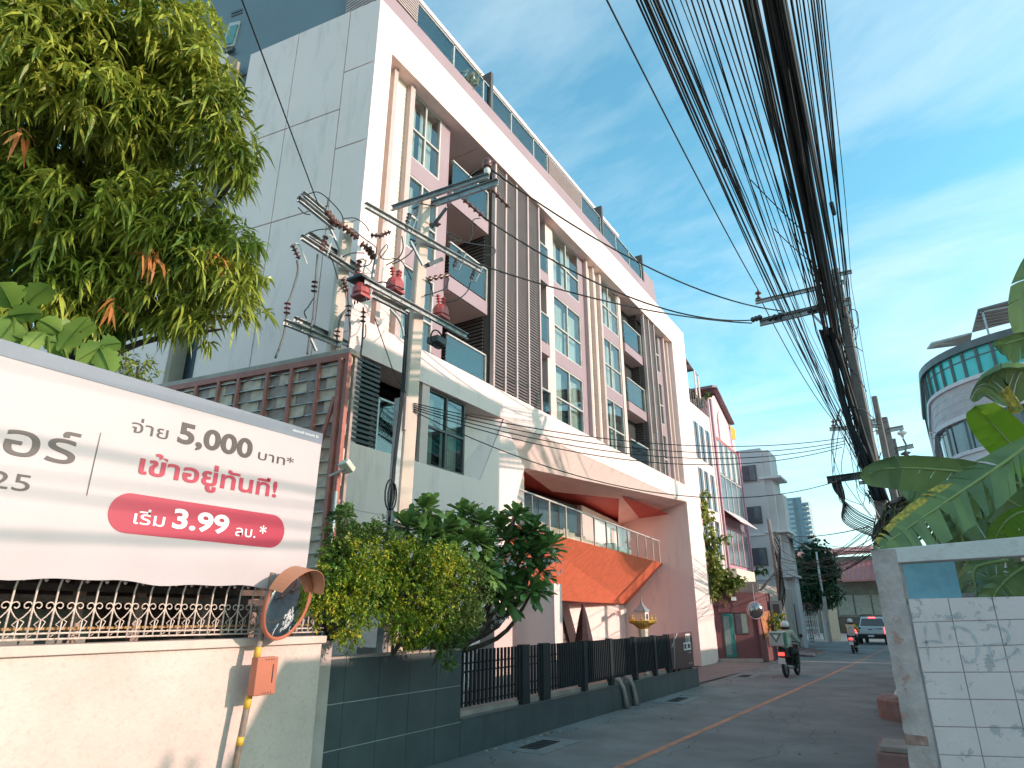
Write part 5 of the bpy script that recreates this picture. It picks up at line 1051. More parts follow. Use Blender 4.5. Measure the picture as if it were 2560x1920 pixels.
ml = [(0, 620, 150, 9.4), (10, 470, 140, 9.4), (40, 40, 250, 8.6), (250, 30, 200, 8.4), (400, 110, 125, 8.0), (480, 210, 100, 7.8), (545, 300, 85, 7.5), (570, 385, 60, 7.4), (595, 425, 42, 7.3), (330, 270, 150, 8.0), (110, 300, 210, 8.4), (60, 520, 190, 8.2), (230, 500, 170, 7.9), (400, 560, 110, 7.5), (470, 520, 85, 7.4), (520, 640, 110, 7.2), (600, 600, 60, 7.1), (600, 700, 70, 7.0), (610, 770, 50, 7.0), (560, 800, 55, 7.0), (500, 790, 70, 7.1), (430, 740, 90, 7.3), (340, 700, 90, 7.5), (200, 690, 120, 7.7), (50, 700, 130, 7.9), (250, 800, 60, 7.6), (120, 170, 180, 7.8)]
LB = pxlobes(ml)
P, A_ = lobes_points(LB, 44, .3); k_ = P[:, 2] > 3.95; P, A_ = P[k_], A_[k_]; P, A_ = cull(P, A_, 4.2, -1.55)
C, D = rosettes(P, A_, 11, (.5, 1.5)); n = len(C)
leaf_object('leaves', C, D, rng.uniform(.10, .21, n), rng.uniform(.022, .034, n), rng.uniform(.3, 1.1, n), M['mango'], T1)['kind'] = 'stuff'
mb = MB(); tr = [(-8.9, 3.2, 0), (-8.7, 3.3, 2), (-8.6, 3.4, 3.6), (-8.3, 3.5, 5)]; mb.tube(bez(tr, 5), .2, 9); mb.build('trunk', M['bark'], T1, smooth=True)
for (c, r) in LB:
    s = Vector((-8.6, 3.4, 4.3 + random.random() * 1.3)); c = Vector(c); mid = s.lerp(c, .5) + Vector((0, 0, .1))
    mb = MB(); pts = bez([s, mid, c + Vector((0, 0, -.1))], 5); mb.tube(pts, [.06 - .05 * i / (len(pts) - 1) for i in range(len(pts))], 6); mb.build('branch', M['bark'], T1, smooth=True)
tips = at(380, 640, d=6.9), at(545, 640, d=6.85), at(45, 325, d=7.0), at(285, 762, d=7.0)
for q, nlv in zip(tips, (26, 12, 8, 8)):
    C = np.tile(np.array(q), (nlv, 1)) + rng.normal(0, .03, (nlv, 3)); D = rng.normal(0, .5, (nlv, 3)) + np.array([0, 0, -.3]); leaf_object('young_orange_leaves', C, D, rng.uniform(.12, .18, nlv), np.full(nlv, .03), rng.uniform(.6, 1, nlv), leafmat('young_leaf', (.5, .14, .04), (.62, .26, .08)) if 'young_leaf' not in bpy.data.materials else bpy.data.materials['young_leaf'], T1)['label'] = 'drooping young orange leaves'
# small bush at the banner's top edge and the large-leafed plants left of it
T2 = thing('small_bush', 'small bright bush poking over the top edge of the banner', 'bush', tuple(at(345, 1000, d=7.2)))
P, A_ = lobes_points(pxlobes([(345, 915, 34, 7.2), (320, 940, 36, 7.2), (360, 945, 30, 7.2), (300, 900, 26, 7.2)]), 60, .3); C, D = rosettes(P, A_, 8); n = len(C)
leaf_object('leaves', C, D, rng.uniform(.05, .09, n), rng.uniform(.012, .02, n), rng.uniform(.2, .6, n), M['mango'], T2)
mb = MB(); mb.tube([at(340, 1000, d=7.2), at(345, 915, d=7.2)], .015, 6); mb.build('stem', M['bark'], T2)
M['bigleaf'] = leafmat('broad_leaf', (.10, .20, .03), (.26, .36, .07), scale=2.5, rough=.5, trans=.4, isl=.3)
def broad_leaf(par, c, tip, wd, m, name='leaf', lobed=True, rib=True):
    c, tip = Vector(c), Vector(tip); d = tip - c; L_ = d.length; d.normalize(); view = (c - Vector((0, 0, EYE))).normalized(); s = d.cross(view).normalized(); nn = s.cross(d)
    mb = MB(); N_ = 12; vs_ = []
    for i in range(N_ + 1):
        t = i / N_; wv = wd * math.sin(math.pi * min(1, t * .93 + .07)) ** .7 * (1 - .22 * (lobed and i % 3 == 2)); p = c + d * L_ * t - Vector((0, 0, 1)) * L_ * .18 * t * t
        vs_ += [p - s * wv / 2 + nn * wv * .18, p, p + s * wv / 2 + nn * wv * .18]
    mb.add(vs_, [(i * 3 + j, i * 3 + j + 1, i * 3 + j + 4, i * 3 + j + 3) for i in range(N_) for j in range(2)])
    if rib: mb.tube([Vector(vs_[i * 3 + 1]) - nn * .004 for i in range(N_ + 1)], [.007 * (1 - i / N_) + .002 for i in range(N_ + 1)], 4)
    return mb.build(name, m, par, smooth=True)
T3 = thing('broad_leafed_plant', 'papaya-like plant with pale lobed leaves over the left end of the banner', 'plant', tuple(at(130, 1200, d=6.6)))
for (a, b, w_) in (((40, 800), (-30, 880), .30), ((20, 790), (110, 770), .16), ((30, 770), (0, 690), .26), ((110, 830), (60, 870), .14), ((150, 880), (230, 770), .18), ((170, 870), (180, 880), .0), ((110, 850), (190, 860), .24), ((260, 865), (190, 895), .20), ((255, 865), (305, 850), .17), ((250, 870), (280, 925), .22), ((130, 820), (210, 815), .16), ((70, 760), (130, 700), .2), ((150, 830), (100, 790), .18), ((60, 850), (20, 830), .16), ((200, 830), (240, 800), .14)):
    if w_: broad_leaf(T3, at(*a, d=6.7), at(*b, d=6.5 + random.random() * .3), w_ * 1.1, M['bigleaf'])
for a, b in (((230, 920), (258, 868)), ((130, 1000), (120, 840)), ((30, 1000), (35, 790)), ((200, 1000), (160, 870))):
    mb = MB(); mb.tube([at(*a, d=6.8), at(*b, d=6.7)], .014, 6); mb.build('stalk', M['bigleaf'], T3)
# ------------------------------------------------------------------ hedge, frangipani
M['hedge'] = leafmat('golden_hedge_leaf', (.03, .09, .012), (.22, .31, .025), scale=3.2, rough=.45, trans=.25, isl=.5, c3=(.55, .46, .04))
M['hedged'] = leafmat('dark_hedge_leaf', (.03, .07, .015), (.13, .19, .04), scale=2.2, rough=.45, trans=.3, isl=.4)
def bush(name, label, lob, dens, k, Lr, Wr, m, stem=None, cat='bush', shell=.4, dr=(.0, .3)):
    LBx = pxlobes(lob); c = LBx[0][0]; lowz = max(1.3, min(q[0][2] - q[1] for q in LBx) - .05) if c[2] < 6 else c[2] - .6; Bz = thing(name, label, cat, (c[0] - .3, c[1], lowz)); P, A_ = lobes_points(LBx, dens, shell); P, A_ = cull(P, A_, 13 if c[2] < 6 and c[1] < 12 else 3, -1.15); C, D = rosettes(P, A_, k, (.4, 1.5)); n = len(C)
    o = leaf_object('leaves', C, D, rng.uniform(*Lr, n), rng.uniform(*Wr, n), rng.uniform(*dr, n), m, Bz); o['kind'] = 'stuff'
    for cc, r in LBx[:6]:
        mb = MB(); mb.tube(bez([(c[0] - .35, c[1], lowz), Vector(cc).lerp(Vector((c[0] - .2, c[1], lowz + .3)), .5), Vector(cc)], 4), .012, 5); mb.build('stem', M['bark'], Bz)
    return Bz
bush('golden_duranta_hedge', 'yellow green hedge with tiny leaves on the granite planter, right of the pole foot', [(1040, 1480, 95, 8.6), (1010, 1400, 70, 8.7), (1110, 1440, 70, 8.7), (1100, 1400, 55, 8.6), (960, 1470, 60, 8.5), (1080, 1540, 70, 8.5), (1030, 1575, 55, 8.45), (1000, 1540, 60, 8.4), (1150, 1470, 45, 8.9), (990, 1380, 35, 8.8)], 230, 7, (.032, .055), (.014, .022), M['hedge'])
bush('golden_duranta_hedge', 'yellow green hedge with tiny leaves climbing round the red steel post', [(880, 1450, 85, 8.2), (860, 1400, 60, 8.2), (920, 1400, 60, 8.3), (850, 1500, 70, 8.0), (910, 1500, 70, 8.1), (870, 1550, 50, 8.0), (830, 1450, 50, 8.0), (800, 1530, 40, 7.9), (770, 1505, 35, 7.8), (870, 1600, 30, 7.9), (735, 1530, 26, 7.6)], 230, 7, (.032, .055), (.014, .022), M['hedge'])
bush('dark_shrub', 'darker green shrub at the right end of the granite planter, above the railing', [(1140, 1520, 70, 8.7), (1130, 1580, 50, 8.6), (1170, 1550, 45, 8.8), (1110, 1600, 40, 8.5), (1120, 1645, 28, 8.45), (1190, 1480, 45, 9.0), (1170, 1430, 45, 9.0), (1100, 1500, 60, 8.6)], 200, 7, (.034, .06), (.012, .02), M['hedged'])
bush('climbing_vine', 'dull green creeper growing up beside the red steel corner post', [(850, 1340, 45, 8.4), (870, 1300, 35, 8.4), (880, 1360, 50, 8.4), (930, 1340, 35, 8.5), (955, 1320, 28, 8.5), (840, 1390, 40, 8.3), (985, 1335, 16, 8.6)], 150, 7, (.035, .06), (.014, .022), M['hedged'], cat='vine')
M['plum'] = leafmat('frangipani_leaf', (.045, .11, .04), (.19, .31, .08), scale=2, rough=.32, trans=.22, isl=.3, spec=.5)
M['flower'] = mat('frangipani_petal', (.75, .68, .66), .5, var=.05)
def frangipani(label, tips_, base, dd, lr=(.32, .46)):
    F_ = thing('frangipani_tree', label, 'tree', base)
    for i, (u, v, d) in enumerate(tips_):
        p = at(u, v, d=d); b = Vector(base); mid = b.lerp(p, .7) + Vector((random.uniform(-.2, .2), random.uniform(-.15, .15), -.35)); mb = MB(); pts = bez([b, mid, p], 5); mb.tube(pts, [.05 - .03 * j / (len(pts) - 1) for j in range(len(pts))], 7); mb.build('branch', M['bark'], F_, smooth=True)
        n = 50; P = np.tile(np.array(p), (1, 1)); ax = (p - mid).normalized() + Vector((0, 0, .25)); C, D = rosettes(P, np.array([ax]), n, (.25, 1.75), .3)
        n = len(C); leaf_object('leaf_rosette', C, D, rng.uniform(*lr, n) * .85, rng.uniform(.085, .12, n), rng.uniform(.05, .4, n), M['plum'], F_, prof=((0, 0), (.4, .55), (.86, .9), (1., 0)), twist=.35, fold=.08)
    return F_
FT = frangipani('frangipani tree with paddle leaves leaning out before the orange slope', [(1290, 1290, 10.2), (1275, 1350, 10.3), (1330, 1330, 10.3), (1370, 1370, 10.1), (1305, 1395, 10.2), (1240, 1395, 10.3), (1330, 1480, 10.0), (1260, 1500, 10.1), (1220, 1440, 10.3), (1250, 1320, 10.4), (1290, 1440, 10.4), (1350, 1430, 10.2), (1270, 1450, 10.2), (1310, 1350, 10.5), (1230, 1480, 10.4), (1340, 1390, 10.3)], (-7.3, 8.9, 1.2), 0)
frangipani('frangipani clump with dark paddle leaves above the golden hedge', [(1060, 1275, 9.4), (1110, 1320, 9.4), (1160, 1290, 9.6), (1180, 1350, 9.5), (1050, 1370, 9.2), (1020, 1320, 9.3), (1130, 1380, 9.3), (1200, 1310, 9.8), (1085, 1345, 9.3), (1145, 1335, 9.5), (1210, 1370, 9.7), (1060, 1325, 9.3), (1100, 1400, 9.1), (1215, 1420, 9.6)], (-7.4, 8.3, 1.2), 0)
frangipani('small frangipani showing between the red post and the sunlit pole', [(855, 1290, 9.0), (880, 1330, 9.0), (925, 1335, 8.9)], (-7.6, 6.9, 1.2), 0, (.2, .3))
def flowers(u, v, d, n=16, s=.10):
    p = at(u, v, d=d); mb = MB()
    for k in range(n):
        c = p + Vector(rng.normal(0, s, 3).tolist()); a = Vector(rng.normal(0, 1, 3).tolist()).normalized(); q = a.orthogonal().normalized(); b = a.cross(q)
        for j in range(5):
            t = j * 1.257; d1 = q * math.cos(t) + b * math.sin(t); d2 = q * math.cos(t + .7) + b * math.sin(t + .7); mb.add([c, c + d1 * .022 + a * .008, c + (d1 + d2) * .022 + a * .012, c + d2 * .018], [(0, 1, 2, 3)])
    mb.build('flower_cluster', M['flower'], FT, kind='stuff')
for q in ((1272, 1392, 9.9), (1390, 1410, 9.9), (1250, 1545, 10.0), (1225, 1415, 10.1)): flowers(*q)
bush('dark_shrub', 'dark green shrub filling the gap between the pole foot and the golden hedge', [(960, 1400, 55, 8.9), (1000, 1440, 60, 9.0), (930, 1440, 50, 8.8), (1090, 1380, 50, 9.2), (1180, 1400, 40, 9.4)], 160, 7, (.04, .07), (.016, .024), M['hedged'])
# garden tree in the forecourt seen as dark stem before the striped wall
YT = thing('young_tree', 'slim dark tree standing in the forecourt before the striped stone wall', 'tree', (-9.8, 17.6, 0))
mb = MB(); mb.tube(bez([(-9.8, 17.6, 0), (-9.7, 17.55, 1.2), (-9.85, 17.5, 2.0), (-9.7, 17.4, 2.3)], 4), .06, 7); mb.build('trunk', M['bark'], YT)
for (c, r) in (((-9.9, 17.2, 2.0), .3), ((-9.6, 17.7, 1.9), .25)):
    P, A_ = lobes_points([(c, r)], 40); C, D = rosettes(P, A_, 5); n = len(C); leaf_object('crown', C, D, rng.uniform(.06, .12, n), rng.uniform(.02, .03, n), rng.uniform(0, .4, n), M['hedged'], YT)
# planter plants on the roof
bush('rooftop_plant', 'pale trailing plant behind the glass rail of the roof terrace', [(1190, 195, 18, 19.6), (1175, 180, 14, 19.5), (1200, 215, 12, 19.8)], 10, 6, (.12, .22), (.04, .06), leafmat('pale_plant', (.2, .22, .15), (.4, .42, .32)), cat='plant')
# ------------------------------------------------------------------ banana plants
M['banana'] = leafmat('banana_leaf', (.08, .14, .06), (.19, .27, .09), scale=2.5, rough=.32, trans=.25, isl=.35, spec=.6)
M['bananal'] = leafmat('young_banana_leaf', (.16, .30, .02), (.22, .38, .03), scale=1.5, rough=.4, trans=.5, isl=.1)
M['bananay'] = mat('yellowed_leaf', (.62, .38, .05), .6, var=.2, scale=30, col2=(.12, .18, .04))
M['rib'] = mat('leaf_midrib', (.28, .34, .12), .5, var=.1)
def banana_leaf(par, sp, w_, m='banana', tilt=0., strips=16, gap=.06, sag=.5, yel=None, name='leaf', wpow=.55):
    """sp: spine points (u, v, dist); w_: half width in metres; tilt turns the blade about its rib"""
    S = bez([at(u, v, d=d) for u, v, d in sp], 8); n = len(S)
    mb = MB(); mb.tube(S, [.022 * (1 - .85 * i / (n - 1)) for i in range(n)], 6); root = mb.build(name, M['rib'], par, smooth=True)
    def frame(t):
        x = t * (n - 1); i = min(int(x), n - 2); p = S[i].lerp(S[i + 1], x - i); d = (S[i + 1] - S[i]).normalized(); view = (p - Vector((0, 0, EYE))).normalized()
        s = d.cross(view).normalized(); nn = s.cross(d).normalized(); c, q = math.cos(tilt), math.sin(tilt); return p, d, s * c + nn * q, nn * c - s * q
    for side in (-1, 1):
        mb = MB(); t = .04; my = MB()
        while t < .99:
            dt = random.uniform(.5, 1.6) / strips; t2 = min(t + dt, 1.0); M_ = 4; g = random.uniform(0, gap) * dt if random.random() < .5 else 0; vs_ = []; skew = .10
            for j in range(M_ + 1):
                r = j / M_
                for tt in (t, (t + t2) / 2, t2 - g * r * 1.5):
                    tq = min(max(tt + skew * r * (1 - tt), 0), 1); p, d, s, nn = frame(tq)
                    hw = w_ * (max(0, math.sin(math.pi * min(1, .06 + tt * .94))) ** wpow)
                    vs_.append(p + s * side * hw * r - Vector((0, 0, 1)) * sag * hw * r * r + nn * .012 * math.sin(9 * tt * 6 + r * 4))
            f = [(j * 3 + i, j * 3 + i + 1, j * 3 + i + 4, j * 3 + i + 3) for j in range(M_) for i in range(2)]
            if yel and side == yel[0] and yel[1] < t < yel[2]:
                mb.add(vs_, f[:4]); my.add(vs_, f[4:])
            else: mb.add(vs_, f)
            t = t2
        mb.build('blade', M[m], root, smooth=True)
        if my.v: my.build('yellowed_edge', M['bananay'], root, smooth=True, kind='stuff')
    return root
def stem(par, p0, p1, r=.09): mb = MB(); mb.tube(bez([p0, Vector(p0).lerp(Vector(p1), .5), p1], 3), [r, r, r * .9, r * .85, r * .8, r * .7, r * .6][:7], 10); return mb.build('stem', mat('banana_stem', (.24, .25, .12), .6, var=.25, scale=5) if 'banana_stem' not in bpy.data.materials else bpy.data.materials['banana_stem'], par, smooth=True)
BA = thing('banana_plant', 'banana plant with long dark leaves reaching left over the ruined wall', 'banana plant', (1.1, 7.6, 0)); stem(BA, (1.1, 7.6, 0), (1.0, 7.5, 3.0), .12)
banana_leaf(BA, [(2600, 1230, 8.0), (2480, 1190, 7.9), (2320, 1172, 7.8), (2215, 1172, 7.7), (2150, 1195, 7.6)], .19, tilt=.25, sag=.3, strips=9, gap=.1)
banana_leaf(BA, [(2640, 1060, 7.6), (2520, 1150, 7.5), (2380, 1245, 7.4), (2270, 1320, 7.3), (2190, 1378, 7.2)], .24, tilt=-.35, sag=.3, strips=20, gap=.6, yel=(-1, .42, .95))
banana_leaf(BA, [(2590, 1290, 8.2), (2480, 1225, 8.3), (2420, 1180, 8.3)], .26, tilt=.2, sag=.3, strips=9)
BB = thing('banana_plant', 'banana plant behind with a bright yellow green upright leaf', 'banana plant', (2.0, 8.4, 0)); stem(BB, (2.0, 8.4, 0), (1.9, 8.3, 3.8), .12)
banana_leaf(BB, [(2620, 1215, 8.2), (2545, 1130, 8.1), (2490, 1070, 8.0), (2438, 1015, 7.9)], .20, 'bananal', tilt=.1, sag=.0, strips=5, gap=.0, wpow=.3)
banana_leaf(BB, [(2640, 950, 8.2), (2560, 925, 8.1), (2500, 925, 8.0), (2470, 960, 8.0), (2462, 990, 8.0)], .26, tilt=.5, sag=.9, strips=12, gap=.2, yel=(1, .3, .8))
banana_leaf(BB, [(2680, 560, 8.8), (2600, 640, 8.6), (2560, 760, 8.4), (2575, 880, 8.3)], .15, tilt=-.2, sag=.2, strips=6)
banana_leaf(BB, [(2640, 820, 8.4), (2560, 845, 8.3), (2510, 860, 8.2), (2490, 870, 8.2)], .15, tilt=.4, sag=.5, strips=7)
BC = thing('banana_plant', 'lower banana clump with hanging torn leaves seen through the slot and over the lintel', 'banana plant', (.75, 8.8, 0))
for b in ((.75, 8.8), (1.5, 9.2), (.25, 9.0)): stem(BC, (b[0], b[1], 0), (b[0] + .05, b[1], 2.9), .1)
for q in ([(2400, 1330, 9.0), (2340, 1240, 9.0), (2290, 1200, 9.0), (2235, 1190, 9.0)], [(2420, 1420, 8.6), (2400, 1330, 8.6), (2350, 1270, 8.6), (2310, 1262, 8.5)], [(2560, 1360, 8.6), (2500, 1300, 8.5), (2450, 1290, 8.4), (2400, 1330, 8.4)], [(2520, 1400, 8.4), (2440, 1420, 8.3), (2440, 1470, 8.2), (2450, 1540, 8.1)], [(2600, 1400, 8.0), (2540, 1430, 7.9), (2490, 1480, 7.8), (2470, 1540, 7.8)], [(2640, 1300, 8.2), (2560, 1280, 8.0), (2510, 1310, 7.9), (2480, 1370, 7.9)], [(2330, 1340, 9.4), (2280, 1300, 9.4), (2240, 1290, 9.4), (2215, 1320, 9.4)], [(2350, 1290, 9.4), (2390, 1220, 9.4), (2400, 1190, 9.4)], [(2600, 1230, 9), (2540, 1250, 9), (2480, 1240, 9), (2450, 1260, 9)]):
    banana_leaf(BC, q, random.uniform(.18, .26), random.choice(['banana', 'banana', 'bananal']), tilt=random.uniform(-.6, .6), sag=.6, strips=14, gap=.25)
for k in range(7):
    u, v = random.uniform(2190, 2330), random.uniform(1240, 1330); banana_leaf(BC, [(u + 60, v - 30, 9.2), (u, v - 10, 9.2), (u - 10, v + 50, 9.1)], .10, 'bark', tilt=random.uniform(-1, 1), sag=1, strips=9, gap=.5, name='dead_leaf')
# ------------------------------------------------------------------ creeper, trees and buildings along the far left side
W2 = thing('white_row_building', 'pinkish white building with rows of tall narrow dark windows next to the condominium', 'building', (-8.35, 31, 0))
M['w2'] = mat('pinkish_white_paint', (.82, .62, .60), .75, var=.04); M['dwin'] = mat('dark_window', (.10, .09, .11), .2, spec=.7)
mb = MB(); mb.box(-8.35, 29.25, 0, -14, 33.1, 11.7); mb.build('wall', M['w2'], W2, bevel=.01)
for z0, z1 in ((9.0, 10.8), (6.7, 8.5), (4.5, 6.2)):
    for y in (29.95, 30.9, 31.95):
        mb = MB(); mb.box(-8.33, y, z0, -8.36, y + .72, z1); f = mb.build('window', M['dwin'], W2); mb = MB(); mb.box(-8.31, y + .3, z0, -8.33, y + .36, z1); mb.build('mullion', M['alu'], f)
mb = MB(); mb.box(-8.28, 33.0, 0, -8.36, 33.1, 12.8); mb.build('downpipe', M['w2'], W2)
mb = MB()
for k in range(9): mb.tube([(-8.45, 29.5 + k * .42, 11.7), (-8.45, 29.5 + k * .42, 12.5)], .02, 4)
mb.tube([(-8.45, 29.4, 12.5), (-8.45, 33, 12.5)], .03, 4); mb.build('roof_railing', M['alu'], W2, kind='stuff')
mb = MB(); mb.box(-9.6, 29.4, 11.7, -12, 31.6, 13.9); mb.build('roof_room', M['mauvel'], W2)
mb = MB(); mb.prism([(-8.6, 29.4, 14.6), (-8.6, 32.0, 14.1), (-10.6, 32.0, 14.2), (-10.6, 29.4, 14.7)], (0, 0, .05)); mb.build('roof_awning', M['steel'], W2)
for k in range(4): mb = MB(); mb.box(-8.6, 29.6 + k * .75, 14.4 - k * .12, -10.6, 29.65 + k * .75, 14.5 - k * .12); mb.build('awning_rafter', M['alu'], W2)
mb = MB(); mb.tube([(-8.6, 32.0, 12.6), (-8.6, 32.0, 14.1), (-8.6, 32.6, 14.0), (-8.6, 32.6, 12.6)], .05, 4); mb.build('white_frame', M['white'], W2)
bush('rooftop_shrub', 'dark green shrub on the corner of the white row building roof', [(1752, 985, 18, 36), (1745, 1010, 14, 36), (1760, 1005, 12, 36)], 8, 6, (.2, .35), (.08, .14), M['hedged'], cat='plant')
PK = thing('pink_house', 'pink gabled house with red framed tall curtained windows and a yellow flag', 'building', (-8.35, 36, 0))
M['pink'] = mat('pink_paint', (.80, .48, .52), .7, var=.05); M['pinkframe'] = mat('deep_pink_trim', (.50, .24, .30), .6, var=.05); M['redfr'] = mat('red_frame', (.5, .12, .10), .5)
mb = MB(); mb.prism([(-8.4, 33.2, 0), (-8.4, 38.6, 0), (-8.4, 38.6, 11.4), (-8.4, 37.6, 12.4), (-8.4, 34.9, 13.5), (-8.4, 33.2, 12.9)], (-6, 0, 0)); mb.build('wall', M['pink'], PK)
mb = MB(); mb.prism([(-8.1, 34.5, 13.75), (-8.1, 37.7, 12.45), (-14, 37.7, 12.45), (-14, 34.5, 13.75)], (0, 0, .12)); mb.prism([(-8.1, 34.5, 13.8), (-8.1, 33.4, 13.5), (-14, 33.4, 13.5), (-14, 34.5, 13.8)], (0, 0, .12)); mb.build('roof', mat('maroon_roof', (.24, .17, .19), .7), PK)
mb = MB(); n = 12; mb.prism([(-8.38, 34.9, 10.9)] + [(-8.38, 35.65 - .75 * math.cos(math.pi * i / n), 12.0 + .75 * math.sin(math.pi * i / n)) for i in range(n + 1)] + [(-8.38, 36.4, 10.9)], (.06, 0, 0)); mb.build('arched_niche', mat('pale_pink', (.80, .60, .60), .7), PK)
mb = MB(); mb.box(-8.3, 33.3, 6.7, -8.38, 38.2, 10.9); mb.build('window_surround', M['redfr'], PK)
for k in range(4):
    mb = MB(); mb.box(-8.26, 33.55 + k * 1.15, 6.9, -8.3, 34.55 + k * 1.15, 10.7); f = mb.build('window', M['dwin'], PK)
    mb = MB(); mb.box(-8.24, 34.55 + k * 1.15, 6.9, -8.3, 34.68 + k * 1.15, 10.7); mb.box(-8.23, 33.55 + k * 1.15, 8.75, -8.262, 34.55 + k * 1.15, 8.83); mb.build('mullion', M['lt_frame'], f)
    mb = MB(); mb.box(-8.25, 33.65 + k * 1.15, 8.9, -8.259, 34.0 + k * 1.15, 10.6); mb.build('curtain', M['curtain'], f)
    mb = MB(); mb.box(-8.26, 33.55 + k * 1.15, 4.3, -8.36, 34.5 + k * 1.15, 6.0); f = mb.build('window', M['dwin'], PK); mb = MB(); mb.box(-8.24, 34.5 + k * 1.15, 4.3, -8.36, 34.65 + k * 1.15, 6.0); mb.build('mullion', M['pinkframe'], f)
mb = MB(); mb.box(-8.3, 33.2, 6.0, -8.38, 38.3, 6.25); mb.box(-8.3, 33.2, 4.05, -8.38, 38.3, 4.28); mb.build('pink_band', M['pinkframe'], PK)
for y in (33.2, 38.35): mb = MB(); mb.box(-8.2, y, 3.2, -8.38, y + .22, 11.0 if y > 34 else 12.8); mb.build('pink_pilaster', M['pinkframe'], PK)
mb = MB(); mb.prism([(-8.25, 33.4, 6.95), (-8.25, 37.6, 7.0), (-7.5, 37.4, 6.3), (-7.5, 33.5, 6.3)], (0, 0, .03)); mb.build('cloth_awning', mat('dusty_cloth', (.6, .5, .5), .8, var=.1), PK)
mb = MB(); mb.box(-7.9, 33.3, 2.9, -8.38, 37.2, 4.05); mb.build('balcony_front', M['cream'], PK, bevel=.02)
FLG = MB(); p = at(1824, 1062, y=37.5); FLG.add([(p.x, 37.5, p.z), (p.x + .1, 38.3, p.z - .1), (p.x + .05, 38.5, p.z - .75), (p.x - .1, 37.6, p.z - .7)], [(0, 1, 2, 3)]); tag(FLG.build('yellow_flag', M['yellow']), 'small yellow flag flying from the gable of the pink house', 'flag')
mb = MB(); mb.tube([(p.x, 37.5, p.z - 1.4), (p.x, 37.5, p.z + .1)], .03, 5); mb.build('flag_pole', M['steel'], bpy.data.objects['yellow_flag'])
GB = thing('grey_town_house', 'plain pale grey town house with three dark sliding windows stacked on its side wall', 'building', (-8, 45, 0))
M['greyw'] = mat('pale_grey_paint', (.60, .52, .52), .8, var=.06, scale=.6, stain=((.36, .35, .36), .4, 1.3), streak=1)
mb = MB(); mb.box(-7.65, 42, 0, -14, 46, 11.9); mb.build('side_wall', M['greyw'], GB, bevel=.02)
mb = MB(); mb.box(-7.2, 42.15, 0, -7.65, 44.5, 11.75); mb.build('front_bay', M['greyw'], GB, bevel=.02)
mb = MB(); mb.box(-6.8, 42.6, 0, -7.2, 44, 9.0); mb.build('front_bay', M['greyw'], GB, bevel=.02)
for z in (9.9, 6.6, 4.0): mb = MB(); mb.box(-6.65, 41.9, z, -8.0, 44.2, z + .14); mb.box(-8.0, 41.94, z - .12, -9.2, 42.5, z + .02); mb.build('cornice_band', M['whitefar'], GB)
for z in (9.8, 7.2, 4.7):
    mb = MB(); mb.box(-8.95, 41.93, z, -8.05, 42.02, z + 1.05); f = mb.build('window', M['brown'], GB)
    for k in range(2): mb = MB(); mb.box(-8.87 + k * .39, 41.91, z + .08, -8.52 + k * .39, 41.93, z + .97); mb.build('pane', M['winter'] if k else M['dwin'], f)
mb = MB(); mb.prism([(-6.8, 42.4, 6.3), (-6.8, 44.5, 6.3), (-5.9, 44.5, 5.7), (-5.9, 42.4, 5.7)], (0, 0, .1)); mb.build('window_hood', M['alu'], GB)
# stained backdrop wall and creeper
mb = MB(); mb.box(-7.0, 33.2, 0, -8.2, 33.3, 3.4); mb.box(-6.95, 33.3, 0, -7.05, 41.9, 3.3); tag(mb.build('stained_wall', M['concrete']), 'stained concrete wall behind the maroon guard booth', 'wall')
CV = thing('creeper', 'leafy creeper climbing the corner between the white building and the guard booth', 'vine', (-8.2, 30.5, 2.7))
pts_ = [(1752, 1265, 22), (1760, 1300, 26), (1768, 1340, 28), (1780, 1380, 26), (1775, 1410, 32), (1790, 1440, 38), (1805, 1450, 34), (1770, 1470, 30), (1790, 1475, 34), (1825, 1460, 22), (1845, 1455, 18), (1760, 1492, 16), (1765, 1240, 14), (1810, 1350, 14), (1745, 1350, 8)]
P, A_ = lobes_points(pxlobes([(u, v, r, 31.5) for u, v, r in pts_]), 13, .2); C, D = rosettes(P, A_, 6); n = len(C)
leaf_object('leaves', C, D, rng.uniform(.13, .24, n), rng.uniform(.08, .14, n), rng.uniform(0, .6, n), leafmat('creeper_leaf', (.07, .12, .02), (.32, .34, .07), scale=.8), CV)['kind'] = 'stuff'
mb = MB(); mb.tube(bez([at(1775, 1560, d=31.7), at(1778, 1440, d=31.7), at(1765, 1340, d=31.7), at(1752, 1240, d=31.7)], 5), .05, 6); mb.build('stem', M['bark'], CV)
# guard booth
GH = thing('guard_booth', 'maroon guard booth with glass door and a roadside window', 'booth', (-7.5, 31, 0))
M['maroon'] = mat('maroon_paint', (.17, .055, .06), .6, var=.08, scale=2)
g0, g1, g2 = Vector((-8.34, 30.2, 0)), Vector((-6.72, 31.1, 0)), Vector((-6.45, 33.1, 0)); gx = (g1 - g0).normalized(); gn = Vector((gx.y, -gx.x, 0)); GW = (g1 - g0).length
def gbox(a, b, z0, z1, o0, o1, m, name, par=GH, bv=0):
    mb = MB(); p = g0 + gx * a + gn * o1; q = g0 + gx * b + gn * o1; mb.prism([(p.x, p.y, z0), (q.x, q.y, z0), (q.x, q.y, z1), (p.x, p.y, z1)], -gn * (o1 - o0)); return mb.build(name, M[m], par, bevel=bv)
mb = MB(); h = 2.85; back = Vector((-8.3, 33.1, 0)); mb.prism([tuple(g0), tuple(g1), tuple(g2), tuple(back)], (0, 0, h)); mb.build('booth_body', M['maroon'], GH, bevel=.02)
gbox(.0, GW, 2.25, 2.85, 0.003, .05, 'maroon', 'header_panel'); gbox(.18, 1.45, 2.0, 2.32, .004, .07, 'maroon', 'door_header')
